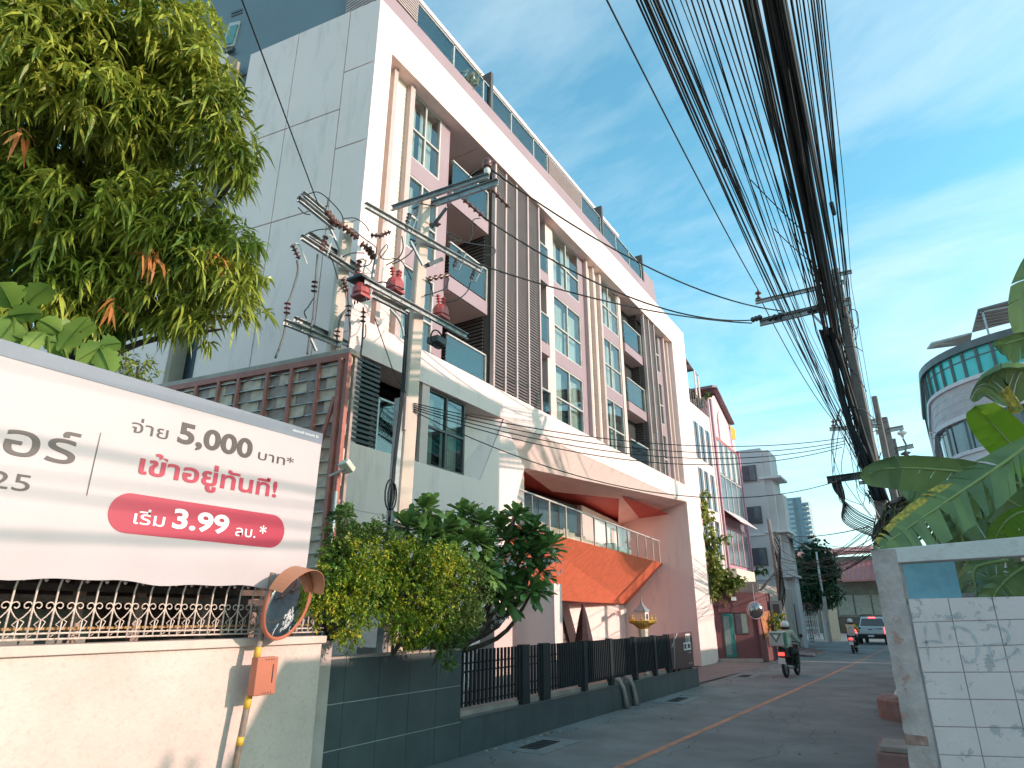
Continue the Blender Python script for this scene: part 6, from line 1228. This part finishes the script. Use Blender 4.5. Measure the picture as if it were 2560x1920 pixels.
d = gbox(.30, .82, .15, 2.0, .004, .03, 'alu', 'glass_door'); gbox(.34, .78, .2, 1.95, .031, .036, 'tealdoor' if 'tealdoor' in M else 'teal_glass', 'pane', d); gbox(.77, .80, .9, 1.15, .036, .06, 'steel', 'handle', d)
M['paleglass'] = mat('frosted_glass', (.24, .30, .28), .2, var=.15, scale=3)
f = gbox(.86, 1.42, 1.12, 2.0, .004, .03, 'alu', 'window'); gbox(.9, 1.1, 1.16, 1.96, .031, .036, 'dwin', 'pane', f); gbox(1.13, 1.38, 1.16, 1.96, .031, .036, 'paleglass', 'pane', f)
gbox(.36, .6, .3, 1.85, .037, .039, 'paleglass', 'reflection_panel', d)
gbox(.78, 1.0, 2.5, 2.66, .05, .12, 'ink_w', 'white_lamp_box'); gbox(GW - .04, GW, 0, 2.85, .003, .06, 'maroon', 'corner_post')
gbox(0, GW, 0, .14, .004, .09, 'concrete', 'plinth')
OB = MB(); p = at(1903, 1530, y=31.6); q = at(1925, 1527, y=32.8); OB.add([(-6.66, 31.35, 2.0), (-6.45, 32.6, 2.1), (-6.44, 32.5, 1.15), (-6.6, 31.6, .9)], [(0, 1, 2, 3)]); tag(OB.build('orange_tarp', mat('orange_tarp', (.55, .20, .08), .6, var=.25, scale=6)), 'torn orange tarp hung on the side of the maroon guard booth', 'tarp')
CM = thing('convex_mirror', 'round grey convex mirror mounted at the corner of the guard booth', 'mirror', (-6.6, 30.8, 0)); p = at(1888, 1526, y=30.6)
mb = MB(); mb.lathe(p, [(.33, -.05), (.34, 0), (.3, .05), (.2, .09), (.001, .11)], axis=(.45, -.89, 0), n=22); mb.build('mirror_face', mat('dull_mirror', (.38, .33, .34), .15, .9, var=.2, scale=6), CM, smooth=True)
mb = MB(); mb.lathe(p, [(.345, -.06), (.37, -.02), (.36, .02), (.33, .02)], axis=(.45, -.89, 0), n=22); mb.build('rim', M['mauvel'], CM); mb = MB(); mb.tube([p + Vector((0, .06, .1)), p + Vector((-.03, .2, 1.1))], .02, 5); mb.build('bracket', M['steel'], CM)
bush('yellow_shrub', 'bright yellow green potted shrub behind the delivery rider', [(1945, 1545, 16, 33), (1955, 1560, 16, 33), (1935, 1570, 18, 33), (1950, 1585, 18, 33), (1962, 1580, 12, 33)], 16, 6, (.1, .18), (.05, .08), M['hedge'])
bush('potted_shrub', 'small plant growing on the ledge below the lowest window of the grey house', [(1900, 1425, 11, 41), (1893, 1432, 8, 41), (1908, 1430, 8, 41)], 10, 5, (.14, .25), (.08, .12), M['hedged'])
# gates and posts beyond
GT = thing('lattice_gate', 'white painted lattice gate with a pink board above it', 'gate', (-8, 55, 0)); a, b = at(2012, 1612, y=54), at(2052, 1606, y=56); a.z = b.z = 0; gd = (b - a)
def gp(s, z, o=0): return a + gd * s + Vector((0, 0, z)) + Vector((.02 * o, -.1 * o, 0))
tp = at(2006, 1530, y=54).z
for s in (0, 1): mb = MB(); mb.bar(gp(s, .1), gp(s, tp), .08, .08); mb.build('gate_stile', M['whitefar'], GT)
for z in (.15, .55, tp - .35, tp): mb = MB(); mb.bar(gp(0, z), gp(1, z), .06, .07); mb.build('gate_rail', M['whitefar'], GT)
for k in range(1, 8): mb = MB(); mb.bar(gp(k / 8, .15, 1), gp(k / 8, tp, 1), .03, .03); mb.build('gate_bar', M['whitefar'], GT)
for k in range(5):
    for j in range(6): mb = MB(); c = gp((k + .5) / 5, .4 + j * .3, 1); mb.lathe(c, [(.06, -.01), (.08, 0), (.06, .01)], axis=(0, 1, 0), n=8); mb.build('gate_rosette', M['pinkframe'] if (j % 2) else M['whitefar'], GT)
mb = MB(); mb.bar(gp(-.1, tp + .4), gp(1.15, tp + .4), .05, .6); mb.build('pink_board', M['pinkframe'], GT)
for k, (u, s) in enumerate(((1985, 1.0), (1998, .95), (2060, 1.1))):
    p = at(u, 1612, z=0); p = Vector((p.x, min(p.y, 56), 0)); 
    mb = MB(); p = at(u, 1500, y=50 + k * 2); mb.bar((p.x, p.y, 0), (p.x + .02, p.y, 2.9 * s), .22, .22); tag(mb.build('gate_post', M['concrete']), ('pale gate post nearest the slim pole', 'second pale gate post, left of the lattice gate', 'tall pale post right of the lattice gate')[k], 'post')
mb = MB(); p = at(1957, 1500, y=44); q = at(1982, 1503, y=46); mb.tube([(p.x, p.y, 2.6), (q.x, q.y, 2.6), (q.x + .3, q.y + .4, .1)], .06, 6); tag(mb.build('white_pipe_frame', M['whitefar']), 'bent white pipe frame over the mossy wall before the gates', 'pipe')
MW = MB(); p = at(1960, 1640, z=0); MW.prism([(-6.95, 42.2, 0), (-7.9, 50, 0), (-7.9, 50, 2.5), (-6.95, 42.2, 2.5)], (-.2, 0, 0)); tag(MW.build('mossy_wall', mat('mossy_wall', (.16, .15, .12), .9, var=.3, scale=2, stain=((.07, .09, .04), .7, 2))), 'low mossy wall between the slim pole and the gates', 'wall')
RP = MB()
for k in range(5): RP.tube([at(1975 + 3 * k, 1618 + 4 * k, z=.05 + .02 * k), at(2010 + 5 * k, 1622 + 4 * k, z=.08), at(2060 - 6 * k, 1632 + 2 * k, z=.02)], .10, 5)
o = RP.build('heap_of_sacks', mat('pink_sack', (.5, .34, .32), .9, var=.2, scale=6), kind='stuff')
BGt = MB(); BGt.prism([(-7.95, 60, 0), (-7.0, 62, 0), (-7.0, 62, 3.5), (-7.95, 60, 3.9)], (-.1, .1, 0)); tag(BGt.build('black_gate', M['blackmetal']), 'tall black sheet gate beside the yellow shirted rider', 'gate')
DT = thing('street_tree', 'dark bushy tree overhanging the lattice gate with a slim white pole through it', 'tree', (-8.5, 57, 0))
P, A_ = lobes_points(pxlobes([(2020, 1400, 38, 58), (2045, 1420, 42, 58), (2010, 1450, 42, 57), (2000, 1490, 42, 56), (2060, 1470, 40, 58), (2035, 1370, 26, 58), (2050, 1390, 30, 58), (2075, 1420, 26, 59), (2040, 1490, 36, 57), (1985, 1505, 22, 55), (2070, 1490, 26, 60)]), 5.5, .2); C, D = rosettes(P, A_, 6); n = len(C)
leaf_object('crown', C, D, rng.uniform(.25, .5, n), rng.uniform(.10, .18, n), rng.uniform(0, .6, n), leafmat('dark_tree_leaf', (.015, .04, .02), (.05, .10, .045), scale=.6), DT)['kind'] = 'stuff'
mb = MB(); mb.tube([(-8.5, 57, 0), (-8.4, 57, 3), (-8.2, 57, 6)], [.2, .16, .1], 7); mb.build('trunk', M['bark'], DT)
LP = MB(); LP.tube([at(2066, 1600, y=56), at(2055, 1480, y=56), at(2041, 1380, y=56)], [.12, .1, .07], 7); tag(LP.build('lamp_pole', M['whitefar']), 'slim pale lamp pole rising through the dark tree', 'lamp pole')
# end of the street
RR = thing('red_roofed_shophouse', 'shophouse with sloping red tiled roof closing the far street', 'building', (-8, 86, 0))
M['redroof'] = mat('red_metal_roof', (.55, .19, .16), .6, var=.1, scale=1.5)
mb = MB(); mb.prism([(-14, 84, 8.1), (-3.5, 84, 8.5), (-3.5, 92, 9.7), (-14, 92, 9.3)], (0, 0, .35)); mb.build('upper_roof', M['redroof'], RR)
mb = MB(); mb.prism([(-10.4, 82, 5.3), (-4.3, 82, 5.4), (-4.6, 85, 8.0), (-9.9, 85, 7.9)], (0, 0, .2)); mb.build('lower_roof', M['redroof'], RR)
for k in range(12): mb = MB(); mb.bar((-10.1 + k * .5, 81.97, 5.52), (-9.65 + k * .46, 84.97, 8.15), .06, .08); mb.build('roof_batten', M['pinkframe'], RR)
mb = MB(); mb.box(-13.5, 84.5, 0, -4.0, 92, 8.2); mb.build('wall', mat('olive_brown_wall', (.24, .21, .17), .9, var=.2, scale=.7), RR)
for k in range(3): mb = MB(); mb.box(-9.3 + k * 1.75, 84.4, 1.9, -7.7 + k * 1.75, 84.5, 4.0); mb.build('shutter', mat('beige_shutter', (.34, .31, .26), .7) if k == 0 else bpy.data.materials['beige_shutter'], RR)
mb = MB(); mb.box(-10, 84.42, 0, -4.2, 84.5, 1.7); mb.build('dark_base', M['oldwood'], RR)
SH2 = thing('shutter_row', 'row of pale folding shutters and orange pillars on the right of the far street', 'building', (-3, 70, 0))
for k in range(6):
    x = -4.1 + k * .62; y = 78 - k * 1.6; mb = MB(); mb.box(x, y, 0, x + .45, y + .2, 4.6); mb.build('shutter' if k % 3 else 'pillar', M['paleglass'] if k % 3 else mat('orange_pillar', (.5, .28, .2), .8) if k == 0 else M['steel'], SH2)
mb = MB(); mb.box(-4.3, 79, 4.6, 1.5, 84, 8.3); mb.build('upper_storey', M['whitefar'], SH2)
for k in range(8): mb = MB(); mb.box(-4.2 + k * .7, 78.9, 4.9, -3.7 + k * .7, 78.99, 6.9); mb.build('pale_louvre', M['curtain'], SH2)
TW = thing('glass_tower', 'distant teal high rise with a balconied right side above the street end', 'tower', (-37, 262, 0))
M['towerg'] = mat('tower_glass', (.19, .29, .36), .3, var=.1, scale=.3); M['towerw'] = mat('tower_wall', (.44, .49, .53), .7)
mb = MB(); mb.box(-41.2, 260, 0, -35.2, 270, 43.4); mb.build('tower_body', M['towerg'], TW); mb = MB(); mb.prism([(-35.2, 259.5, 0), (-32.5, 263, 0), (-32.5, 263, 41.8), (-35.2, 259.5, 43.8)], (-1, 5, 0)); mb.build('side_wing', M['towerw'], TW)
for k in range(24): mb = MB(); mb.box(-41.2, 259.8, 1 + k * 1.75, -38.4, 260, 1.9 + k * 1.75); mb.build('floor_band', M['towerw'], TW); mb = MB(); mb.box(-34.9, 258.6, 1 + k * 1.7, -32.9, 261, 1.9 + k * 1.7); mb.build('balcony', M['tealdark'] if 'tealdark' in M else M['towerg'], TW)
for x in (-38.0, -37.3): mb = MB(); mb.box(x, 259.7, 0, x + .3, 260, 43); mb.build('dark_fin', M['winter'], TW)
# ------------------------------------------------------------------ people on scooters, pickup truck
M['skin'] = mat('skin', (.40, .24, .17), .6, var=.03); M['trous'] = mat('dark_trousers', (.03, .035, .035), .9, var=.1); M['rubber'] = mat('tyre_rubber', (.02, .02, .02), .8); M['taillamp'] = mat('tail_lamp', (.6, .03, .03), .3, emit=((1, .06, .05), 1.2)); M['helmetw'] = mat('white_helmet', (.7, .68, .68), .25, var=0); M['greybag'] = mat('pale_box_cloth', (.50, .54, .52), .7, var=.06)
def skin_body(name, verts, edges, radii, root, m, par, parts=None):
    me = bpy.data.meshes.new(name); me.from_pydata(verts, edges, []); me.materials.append(m); o = bpy.data.objects.new(name, me); COL.objects.link(o); o.parent = par
    s = o.modifiers.new('skin', 'SKIN'); s.use_smooth_shade = True; sv = me.skin_vertices[0] if me.skin_vertices else None
    if sv is None:
        bm = bmesh.new(); bm.from_mesh(me); bm.verts.layers.skin.verify(); bm.to_mesh(me); bm.free(); sv = me.skin_vertices[0]
    for i, r in enumerate(radii): sv.data[i].radius = (r, r) if not isinstance(r, tuple) else r; sv.data[i].use_root = (i == root)
    u = o.modifiers.new('sub', 'SUBSURF'); u.levels = 1; u.render_levels = 2; return o
def rider(loc, rz, label, jacket, shoes, bare=None, lean=0.0, hat=False):
    P = thing('person', label, 'person', loc, None, rz); LOCAL.add(P.name)
    V = [(0, 0, .80), (0, .03, 1.0), (0, .07 + lean, 1.2), (0, .10 + lean, 1.36), (0, .14 + lean, 1.46),
         (-.19, .09 + lean, 1.36), (-.27, .26, 1.16), (-.31, .50, 1.05), (.19, .09 + lean, 1.36), (.27, .26, 1.16), (.31, .50, 1.05),
         (-.13, .04, .78), (-.2, .42, .74), (-.17, .34, .36), (.13, .04, .78), (.2, .42, .74), (.17, .34, .36)]
    E_ = [(0, 1), (1, 2), (2, 3), (3, 4), (3, 5), (5, 6), (6, 7), (3, 8), (8, 9), (9, 10), (0, 11), (11, 12), (12, 13), (0, 14), (14, 15), (15, 16)]
    skin_body('body', V, E_, [(.17, .14), (.16, .12), (.18, .13), (.15, .11), .055, .085, .062, .042, .085, .062, .042, .11, .085, .055, .11, .085, .055], 0, M['skin'], P)
    up = [0, 1, 2, 3, 5, 6, 7, 8, 9, 10]; mp_ = {v: i for i, v in enumerate(up)}
    skin_body('jacket', [V[i] for i in up], [(mp_[a], mp_[b]) for a, b in E_ if a in mp_ and b in mp_], [(.185, .16), (.18, .145), (.2, .155), (.165, .125), .10, .08, .058, .10, .08, .058], 0, jacket, P)
    lo = [0, 11, 12, 13, 14, 15, 16]; mp_ = {v: i for i, v in enumerate(lo)}
    skin_body('trousers', [V[i] for i in lo], [(mp_[a], mp_[b]) for a, b in E_ if a in mp_ and b in mp_], [(.17, .15), .125, .10, .075, .125, .10, .075], 0, M['trous'], P)
    for s in (-1, 1):
        mb = MB(); mb.lathe((s * .17, .34, .28), [(.03, 0), (.05, .03), (.045, .1)], n=8); mb.box(s * .17 - .045, .28, .25, s * .17 + .045, .52, .32); mb.build('shoe', shoes, P, bevel=.02)
        skin_body('hand', [(s * .31, .50, 1.05), (s * .31, .57, 1.03), (s * .30, .61, 1.0), (s * .33, .60, 1.0), (s * .28, .60, 1.01)], [(0, 1), (1, 2), (1, 3), (1, 4)], [.035, .035, .014, .014, .014], 0, M['skin'], P)
    h = Vector((0, .17 + lean, 1.57)); mb = MB(); mb.lathe(h, [(.03, -.14), (.07, -.10), (.095, -.02), (.1, .03), (.08, .09), (.02, .12)], n=12); mb.build('head', M['skin'], P, smooth=True)
    mb = MB(); mb.lathe(h + Vector((0, -.01, 0)), [(.125, -.06), (.14, -.01), (.14, .05), (.11, .11), (.06, .14), (.01, .15)], n=14); mb.build('helmet', M['helmetw'] if not hat else hat, P, smooth=True)
    mb = MB(); mb.lathe(h + Vector((0, -.01, -.07)), [(.128, -.05), (.134, .0), (.13, .03)], n=14); mb.build('helmet_trim', M['trous'], P, smooth=True)
    return P
def scooter(loc, rz, label, bodym, plate=True):
    S_ = thing('scooter', label, 'scooter', loc, 'scooters on the road', rz); LOCAL.add(S_.name)
    for y in (-.32, .92):
        mb = MB(); k = 20; vs_ = []
        for i in range(k):
            a = 2 * math.pi * i / k
            for j in range(8): b = 2 * math.pi * j / 8; vs_.append((.05 * math.sin(b), y + (.24 + .05 * math.cos(b)) * math.cos(a), .29 + (.24 + .05 * math.cos(b)) * math.sin(a)))
        mb.add(vs_, [(i * 8 + j, i * 8 + (j + 1) % 8, ((i + 1) % k) * 8 + (j + 1) % 8, ((i + 1) % k) * 8 + j) for i in range(k) for j in range(8)]); wh = mb.build('wheel', M['rubber'], S_, smooth=True)
        mb = MB(); mb.lathe((-.03, y, .29), [(.05, 0), (.19, .01), (.19, .05), (.05, .06)], axis=(1, 0, 0), n=14); mb.build('rim', M['steel'], wh)
    mb = MB(); mb.prism([(-.12, -.52, .62), (-.13, .25, .56), (-.13, .3, .76), (-.12, -.55, .80)], (.25, 0, 0)); mb.build('rear_fairing', bodym, S_, bevel=.04)
    mb = MB(); mb.prism([(-.1, .2, .28), (-.1, .7, .28), (-.1, .75, .36), (-.1, .2, .58)], (.2, 0, 0)); mb.build('floor_board', M['trous'], S_, bevel=.02)
    mb = MB(); mb.prism([(-.18, .66, .34), (-.18, .78, .98), (-.18, .84, .98), (-.18, .80, .34)], (.36, 0, 0)); mb.build('leg_shield', bodym, S_, bevel=.03)
    mb = MB(); mb.prism([(-.13, -.5, .79), (-.13, .3, .75), (-.13, .3, .81), (-.13, -.5, .86)], (.26, 0, 0)); mb.build('seat', M['trous'], S_, bevel=.03)
    mb = MB(); mb.tube([(-.33, .52, 1.03), (-.2, .68, 1.04), (0, .76, 1.05), (.2, .68, 1.04), (.33, .52, 1.03)], .018, 6); mb.build('handlebar', M['trous'], S_)
    mb = MB(); mb.tube([(0, .76, 1.0), (0, .88, .5), (0, .92, .3)], .03, 6); mb.build('fork', M['steel'], S_)
    for s in (-1, 1): mb = MB(); mb.tube([(s * .28, .66, 1.04), (s * .34, .66, 1.2)], .008, 5); mb.lathe((s * .35, .65, 1.24), [(.02, -.02), (.06, -.01), (.06, .01), (.02, .02)], axis=(0, 1, 0), n=10); mb.build('side_mirror', M['trous'], S_)
    mb = MB(); mb.box(-.09, -.60, .66, .09, -.53, .76); mb.build('tail_light', M['taillamp'], S_, bevel=.01)
    mb = MB(); mb.box(-.11, -.63, .42, .11, -.615, .60); pl_ = mb.build('number_plate', M['helmetw'], S_, bevel=.005)
    mb = MB(); mb.tube([(.15, -.5, .34), (.15, 0, .3), (.12, .2, .3)], [.05, .045, .02], 8); mb.build('exhaust', M['steel'], S_, smooth=True)
    mb = MB(); mb.bar((0, -.58, .5), (0, -.4, .62), .16, .02); mb.build('mudguard', M['trous'], S_)
    return S_
l1 = (-4.42, 24.1, .005); scooter(l1, R(-6), 'black scooter carrying the pale square delivery box', mat('black_fairing', (.05, .05, .05), .3, spec=.7))
rider(l1, R(-6), 'delivery rider in pale grey green jacket and striped helmet on the nearer scooter', mat('sage_jacket', (.44, .50, .43), .85, var=.1, bump=.3, bscale=15), M['trous'], lean=.05)
DBx = thing('delivery_box', 'pale square insulated delivery box with green triangle mark behind the rider', 'delivery box', (l1[0], l1[1], .95), None, R(-6))
mb = MB(); mb.box(-.33, -.60, .0, .13, -.22, .44); mb.build('box_body', M['greybag'], DBx, bevel=.03, local=True)
M['logog'] = mat('dark_green_print', (.05, .16, .10), .6, var=0)
mb = MB(); mb.add([(-.29, -.604, .39), (.09, -.604, .39), (-.10, -.604, .10)], [(0, 1, 2)]); mb.build('triangle_mark', M['logog'], DBx, local=True)
mb = MB(); mb.add([(-.22, -.607, .355), (.02, -.607, .355), (-.10, -.607, .17)], [(0, 1, 2)]); mb.build('triangle_inner', M['greybag'], DBx, local=True)
mb = MB(); mb.add([(-.14, -.61, .34), (-.06, -.61, .34), (-.05, -.61, .27), (-.10, -.61, .23), (-.15, -.61, .27)], [(0, 1, 2, 3, 4)]); mb.build('emblem', M['ink_w'], DBx, local=True)
mb = MB(); mb.box(.131, -.58, .02, .14, -.25, .42); mb.build('side_seam', M['logog'], DBx, local=True)
l2 = (-4.05, 40.6, .005); scooter(l2, R(-2), 'white scooter of the yellow sleeved rider, nearer the pickup truck', mat('white_fairing', (.7, .66, .66), .3))
RY = rider(l2, R(-2), 'rider in yellow sleeved top with white straps on the farther scooter beside the pickup', mat('yellow_orange_shirt', (.80, .42, .04), .8, var=.1), mat('white_shoe', (.7, .6, .55), .6), hat=M['helmetw'])
mb = MB(); mb.prism([(-.17, -.09, .86), (.17, -.09, .86), (.2, -.08, 1.38), (-.2, -.08, 1.38)], (0, -.06, 0)); mb.build('white_vest_back', mat('pale_vest', (.72, .62, .60), .8, var=.1), RY, bevel=.03, local=True)
for s in (-1, 1): mb = MB(); mb.bar((s * .08, -.16, .9), (s * .05, -.16, 1.34), .035, .012); mb.build('vest_strap', mat('olive_strap', (.35, .28, .05), .8) if s < 0 else bpy.data.materials['olive_strap'], RY, local=True)
TK = thing('pickup_truck', 'white double cab pickup truck with glowing tail lights driving away', 'pickup truck', (-4.05, 52.6, .005), None, R(-2)); LOCAL.add(TK.name)
M['carw'] = mat('white_car_paint', (.62, .64, .66), .25, var=.02, coat=.5, spec=.6); M['carglass'] = mat('dark_car_glass', (.02, .025, .03), .06, spec=1)
mb = MB(); mb.prism([(-.93, 0, .55), (-.93, 5.2, .5), (-.93, 5.2, .95), (-.93, 3.9, 1.12), (-.93, 0, 1.12)], (1.86, 0, 0)); mb.build('body', M['carw'], TK, bevel=.08, local=True)
mb = MB(); mb.add([(-.86, 1.6, 1.1), (.86, 1.6, 1.1), (.86, 4.2, 1.08), (-.86, 4.2, 1.08), (-.70, 1.95, 1.78), (.70, 1.95, 1.78), (.70, 3.3, 1.76), (-.70, 3.3, 1.76)], [(0, 1, 5, 4), (1, 2, 6, 5), (2, 3, 7, 6), (3, 0, 4, 7), (4, 5, 6, 7)]); mb.build('cab', M['carw'], TK, bevel=.05, local=True)
mb = MB(); mb.prism([(-.76, 1.60, 1.2), (.76, 1.60, 1.2), (.64, 1.86, 1.66), (-.64, 1.86, 1.66)], (0, -.02, 0)); mb.build('rear_window', M['carglass'], TK, local=True)
for s in (-1, 1): mb = MB(); mb.prism([(s * .86, 1.9, 1.2), (s * .86, 3.9, 1.2), (s * .745, 3.2, 1.66), (s * .745, 2.1, 1.66)], (s * .012, 0, 0)); mb.build('side_window', M['carglass'], TK, local=True)
mb = MB(); mb.box(-.84, -.02, .72, .84, .02, 1.13); tg = mb.build('tailgate', M['carw'], TK, bevel=.02, local=True)
mb = MB(); mb.box(-.12, -.035, .95, .12, -.02, 1.0); mb.build('handle', M['rubber'], tg, local=True)
lettering('Cab', (.32, -.03, .98), (.72, -.03, .98), .12, M['rubber'], TK, name='lettering')
bpy.data.objects[-1] if False else None
for s in (-1, 1):
    mb = MB(); mb.box(s * .84, -.05, .72, s * .95, .12, 1.12); mb.build('tail_light', mat('lit_tail_lamp', (.6, .03, .03), .3, emit=((1, .08, .08), 2.5)) if s < 0 else bpy.data.materials['lit_tail_lamp'], TK, bevel=.02, local=True)
mb = MB(); mb.box(-.2, 1.83, 1.7, .2, 1.9, 1.76); mb.build('brake_light', bpy.data.materials['lit_tail_lamp'], TK, local=True)
mb = MB(); mb.box(-.94, -.14, .38, .94, .06, .68); mb.build('bumper', M['rubber'], TK, bevel=.03, local=True)
mb = MB(); mb.box(-.18, -.16, .5, .18, -.14, .62); mb.build('number_plate', M['helmetw'], TK, local=True)
for s in (-1, 1):
    for y in (.95, 4.2):
        mb = MB(); mb.lathe((s * .68, y, .38), [(.2, 0), (.36, .02), (.38, .06), (.38, .18), (.36, .22), (.2, .24)], axis=(s, 0, 0), n=18); wh = mb.build('wheel', M['rubber'], TK, smooth=False, local=True); mb = MB(); mb.lathe((s * .9, y, .38), [(.2, 0), (.2, .03), (.05, .04)], axis=(s, 0, 0), n=12); mb.build('rim', M['steel'], wh, local=True)
mb = MB()
for x in (-.3, .3): mb.tube([(x, 2.1, 1.78), (x, 3.2, 1.78)], .02, 5)
mb.tube([(-.7, 2.2, 1.80), (-.7, 2.2, 1.92), (.0, 2.2, 1.92), (.0, 2.2, 1.8)], .02, 5); mb.build('roof_rack', M['rubber'], TK, local=True, kind='stuff')
# wires and a tree added across the lane, beyond the right edge of the frame; their shadows streak the banner
for k in range(6):
    z = 6.55 + .38 * k; wire('unseen_lane_cable', catenary((6.5 + .25 * k, -8, z + random.uniform(-.2, .5)), (6.5 + .25 * k, 13, z + random.uniform(-.1, .9)), random.uniform(.1, .5), 12), random.choice([.012, .018, .028]), 'thick cable strung along the right side of the lane beside the camera', 'cables along the right side of the lane')
RT = thing('unseen_lane_tree', 'leafy tree standing on the right of the lane beside the camera', 'tree', (9.5, 3.2, 0))
P, A_ = lobes_points([((9.5, 2.4, 5.6), 1.0), ((9.3, 4.0, 5.2), 1.0), ((9.8, 5.6, 5.4), .9), ((9.2, 7.0, 5.2), .8)], 18, .2); C, D = rosettes(P, A_, 6); n = len(C)
leaf_object('crown', C, D, rng.uniform(.12, .22, n), rng.uniform(.05, .08, n), rng.uniform(0, .6, n), M['hedged'], RT)['kind'] = 'stuff'
mb = MB(); mb.tube([(9.5, 3.2, 0), (9.5, 3.3, 5)], .15, 8); mb.build('trunk', M['bark'], RT)
# ------------------------------------------------------------------ wear on the road
mb = MB()
for k in range(7):
    x, y = random.uniform(-5.6, -1.2), random.uniform(8, 22); P = [(x, y)]
    for j in range(16): x += random.uniform(-.13, .13); y += random.uniform(.05, .35); P.append((x, y))
    for a, b in zip(P, P[1:]):
        w_ = random.uniform(.002, .006); mb.add([(a[0] - w_, a[1], .0065), (a[0] + w_, a[1], .0065), (b[0] + w_, b[1], .0065), (b[0] - w_, b[1], .0065)], [(0, 1, 2, 3)])
mb.build('road_cracks', mat('crack_dark', (.05, .05, .052), .95), kind='stuff')
n = 260; C = np.stack([np.where(rng.random(n) < .75, rng.uniform(-6.08, -5.5, n), rng.uniform(-5.5, -1, n)), rng.uniform(8, 30, n), np.full(n, .014)], 1); D = rng.normal(0, 1, (n, 3)); D[:, 2] *= .08
leaf_object('fallen_leaves', C, D, rng.uniform(.03, .09, n), rng.uniform(.012, .03, n), rng.uniform(0, .05, n), leafmat('dry_leaf', (.16, .09, .04), (.34, .24, .10)), None)['kind'] = 'stuff'
mb = MB()
for k in range(500):
    x, y = -6.09 + abs(random.gauss(0, .16)), random.uniform(8.4, 20); r_ = random.uniform(.003, .012); mb.add([(x, y, .006), (x + r_, y, .006), (x + r_ / 2, y + r_, .006), (x + r_ / 2, y + r_ / 3, .006 + r_)], [(0, 1, 3), (1, 2, 3), (2, 0, 3)])
mb.build('kerb_grit', M['concrete'], kind='stuff')
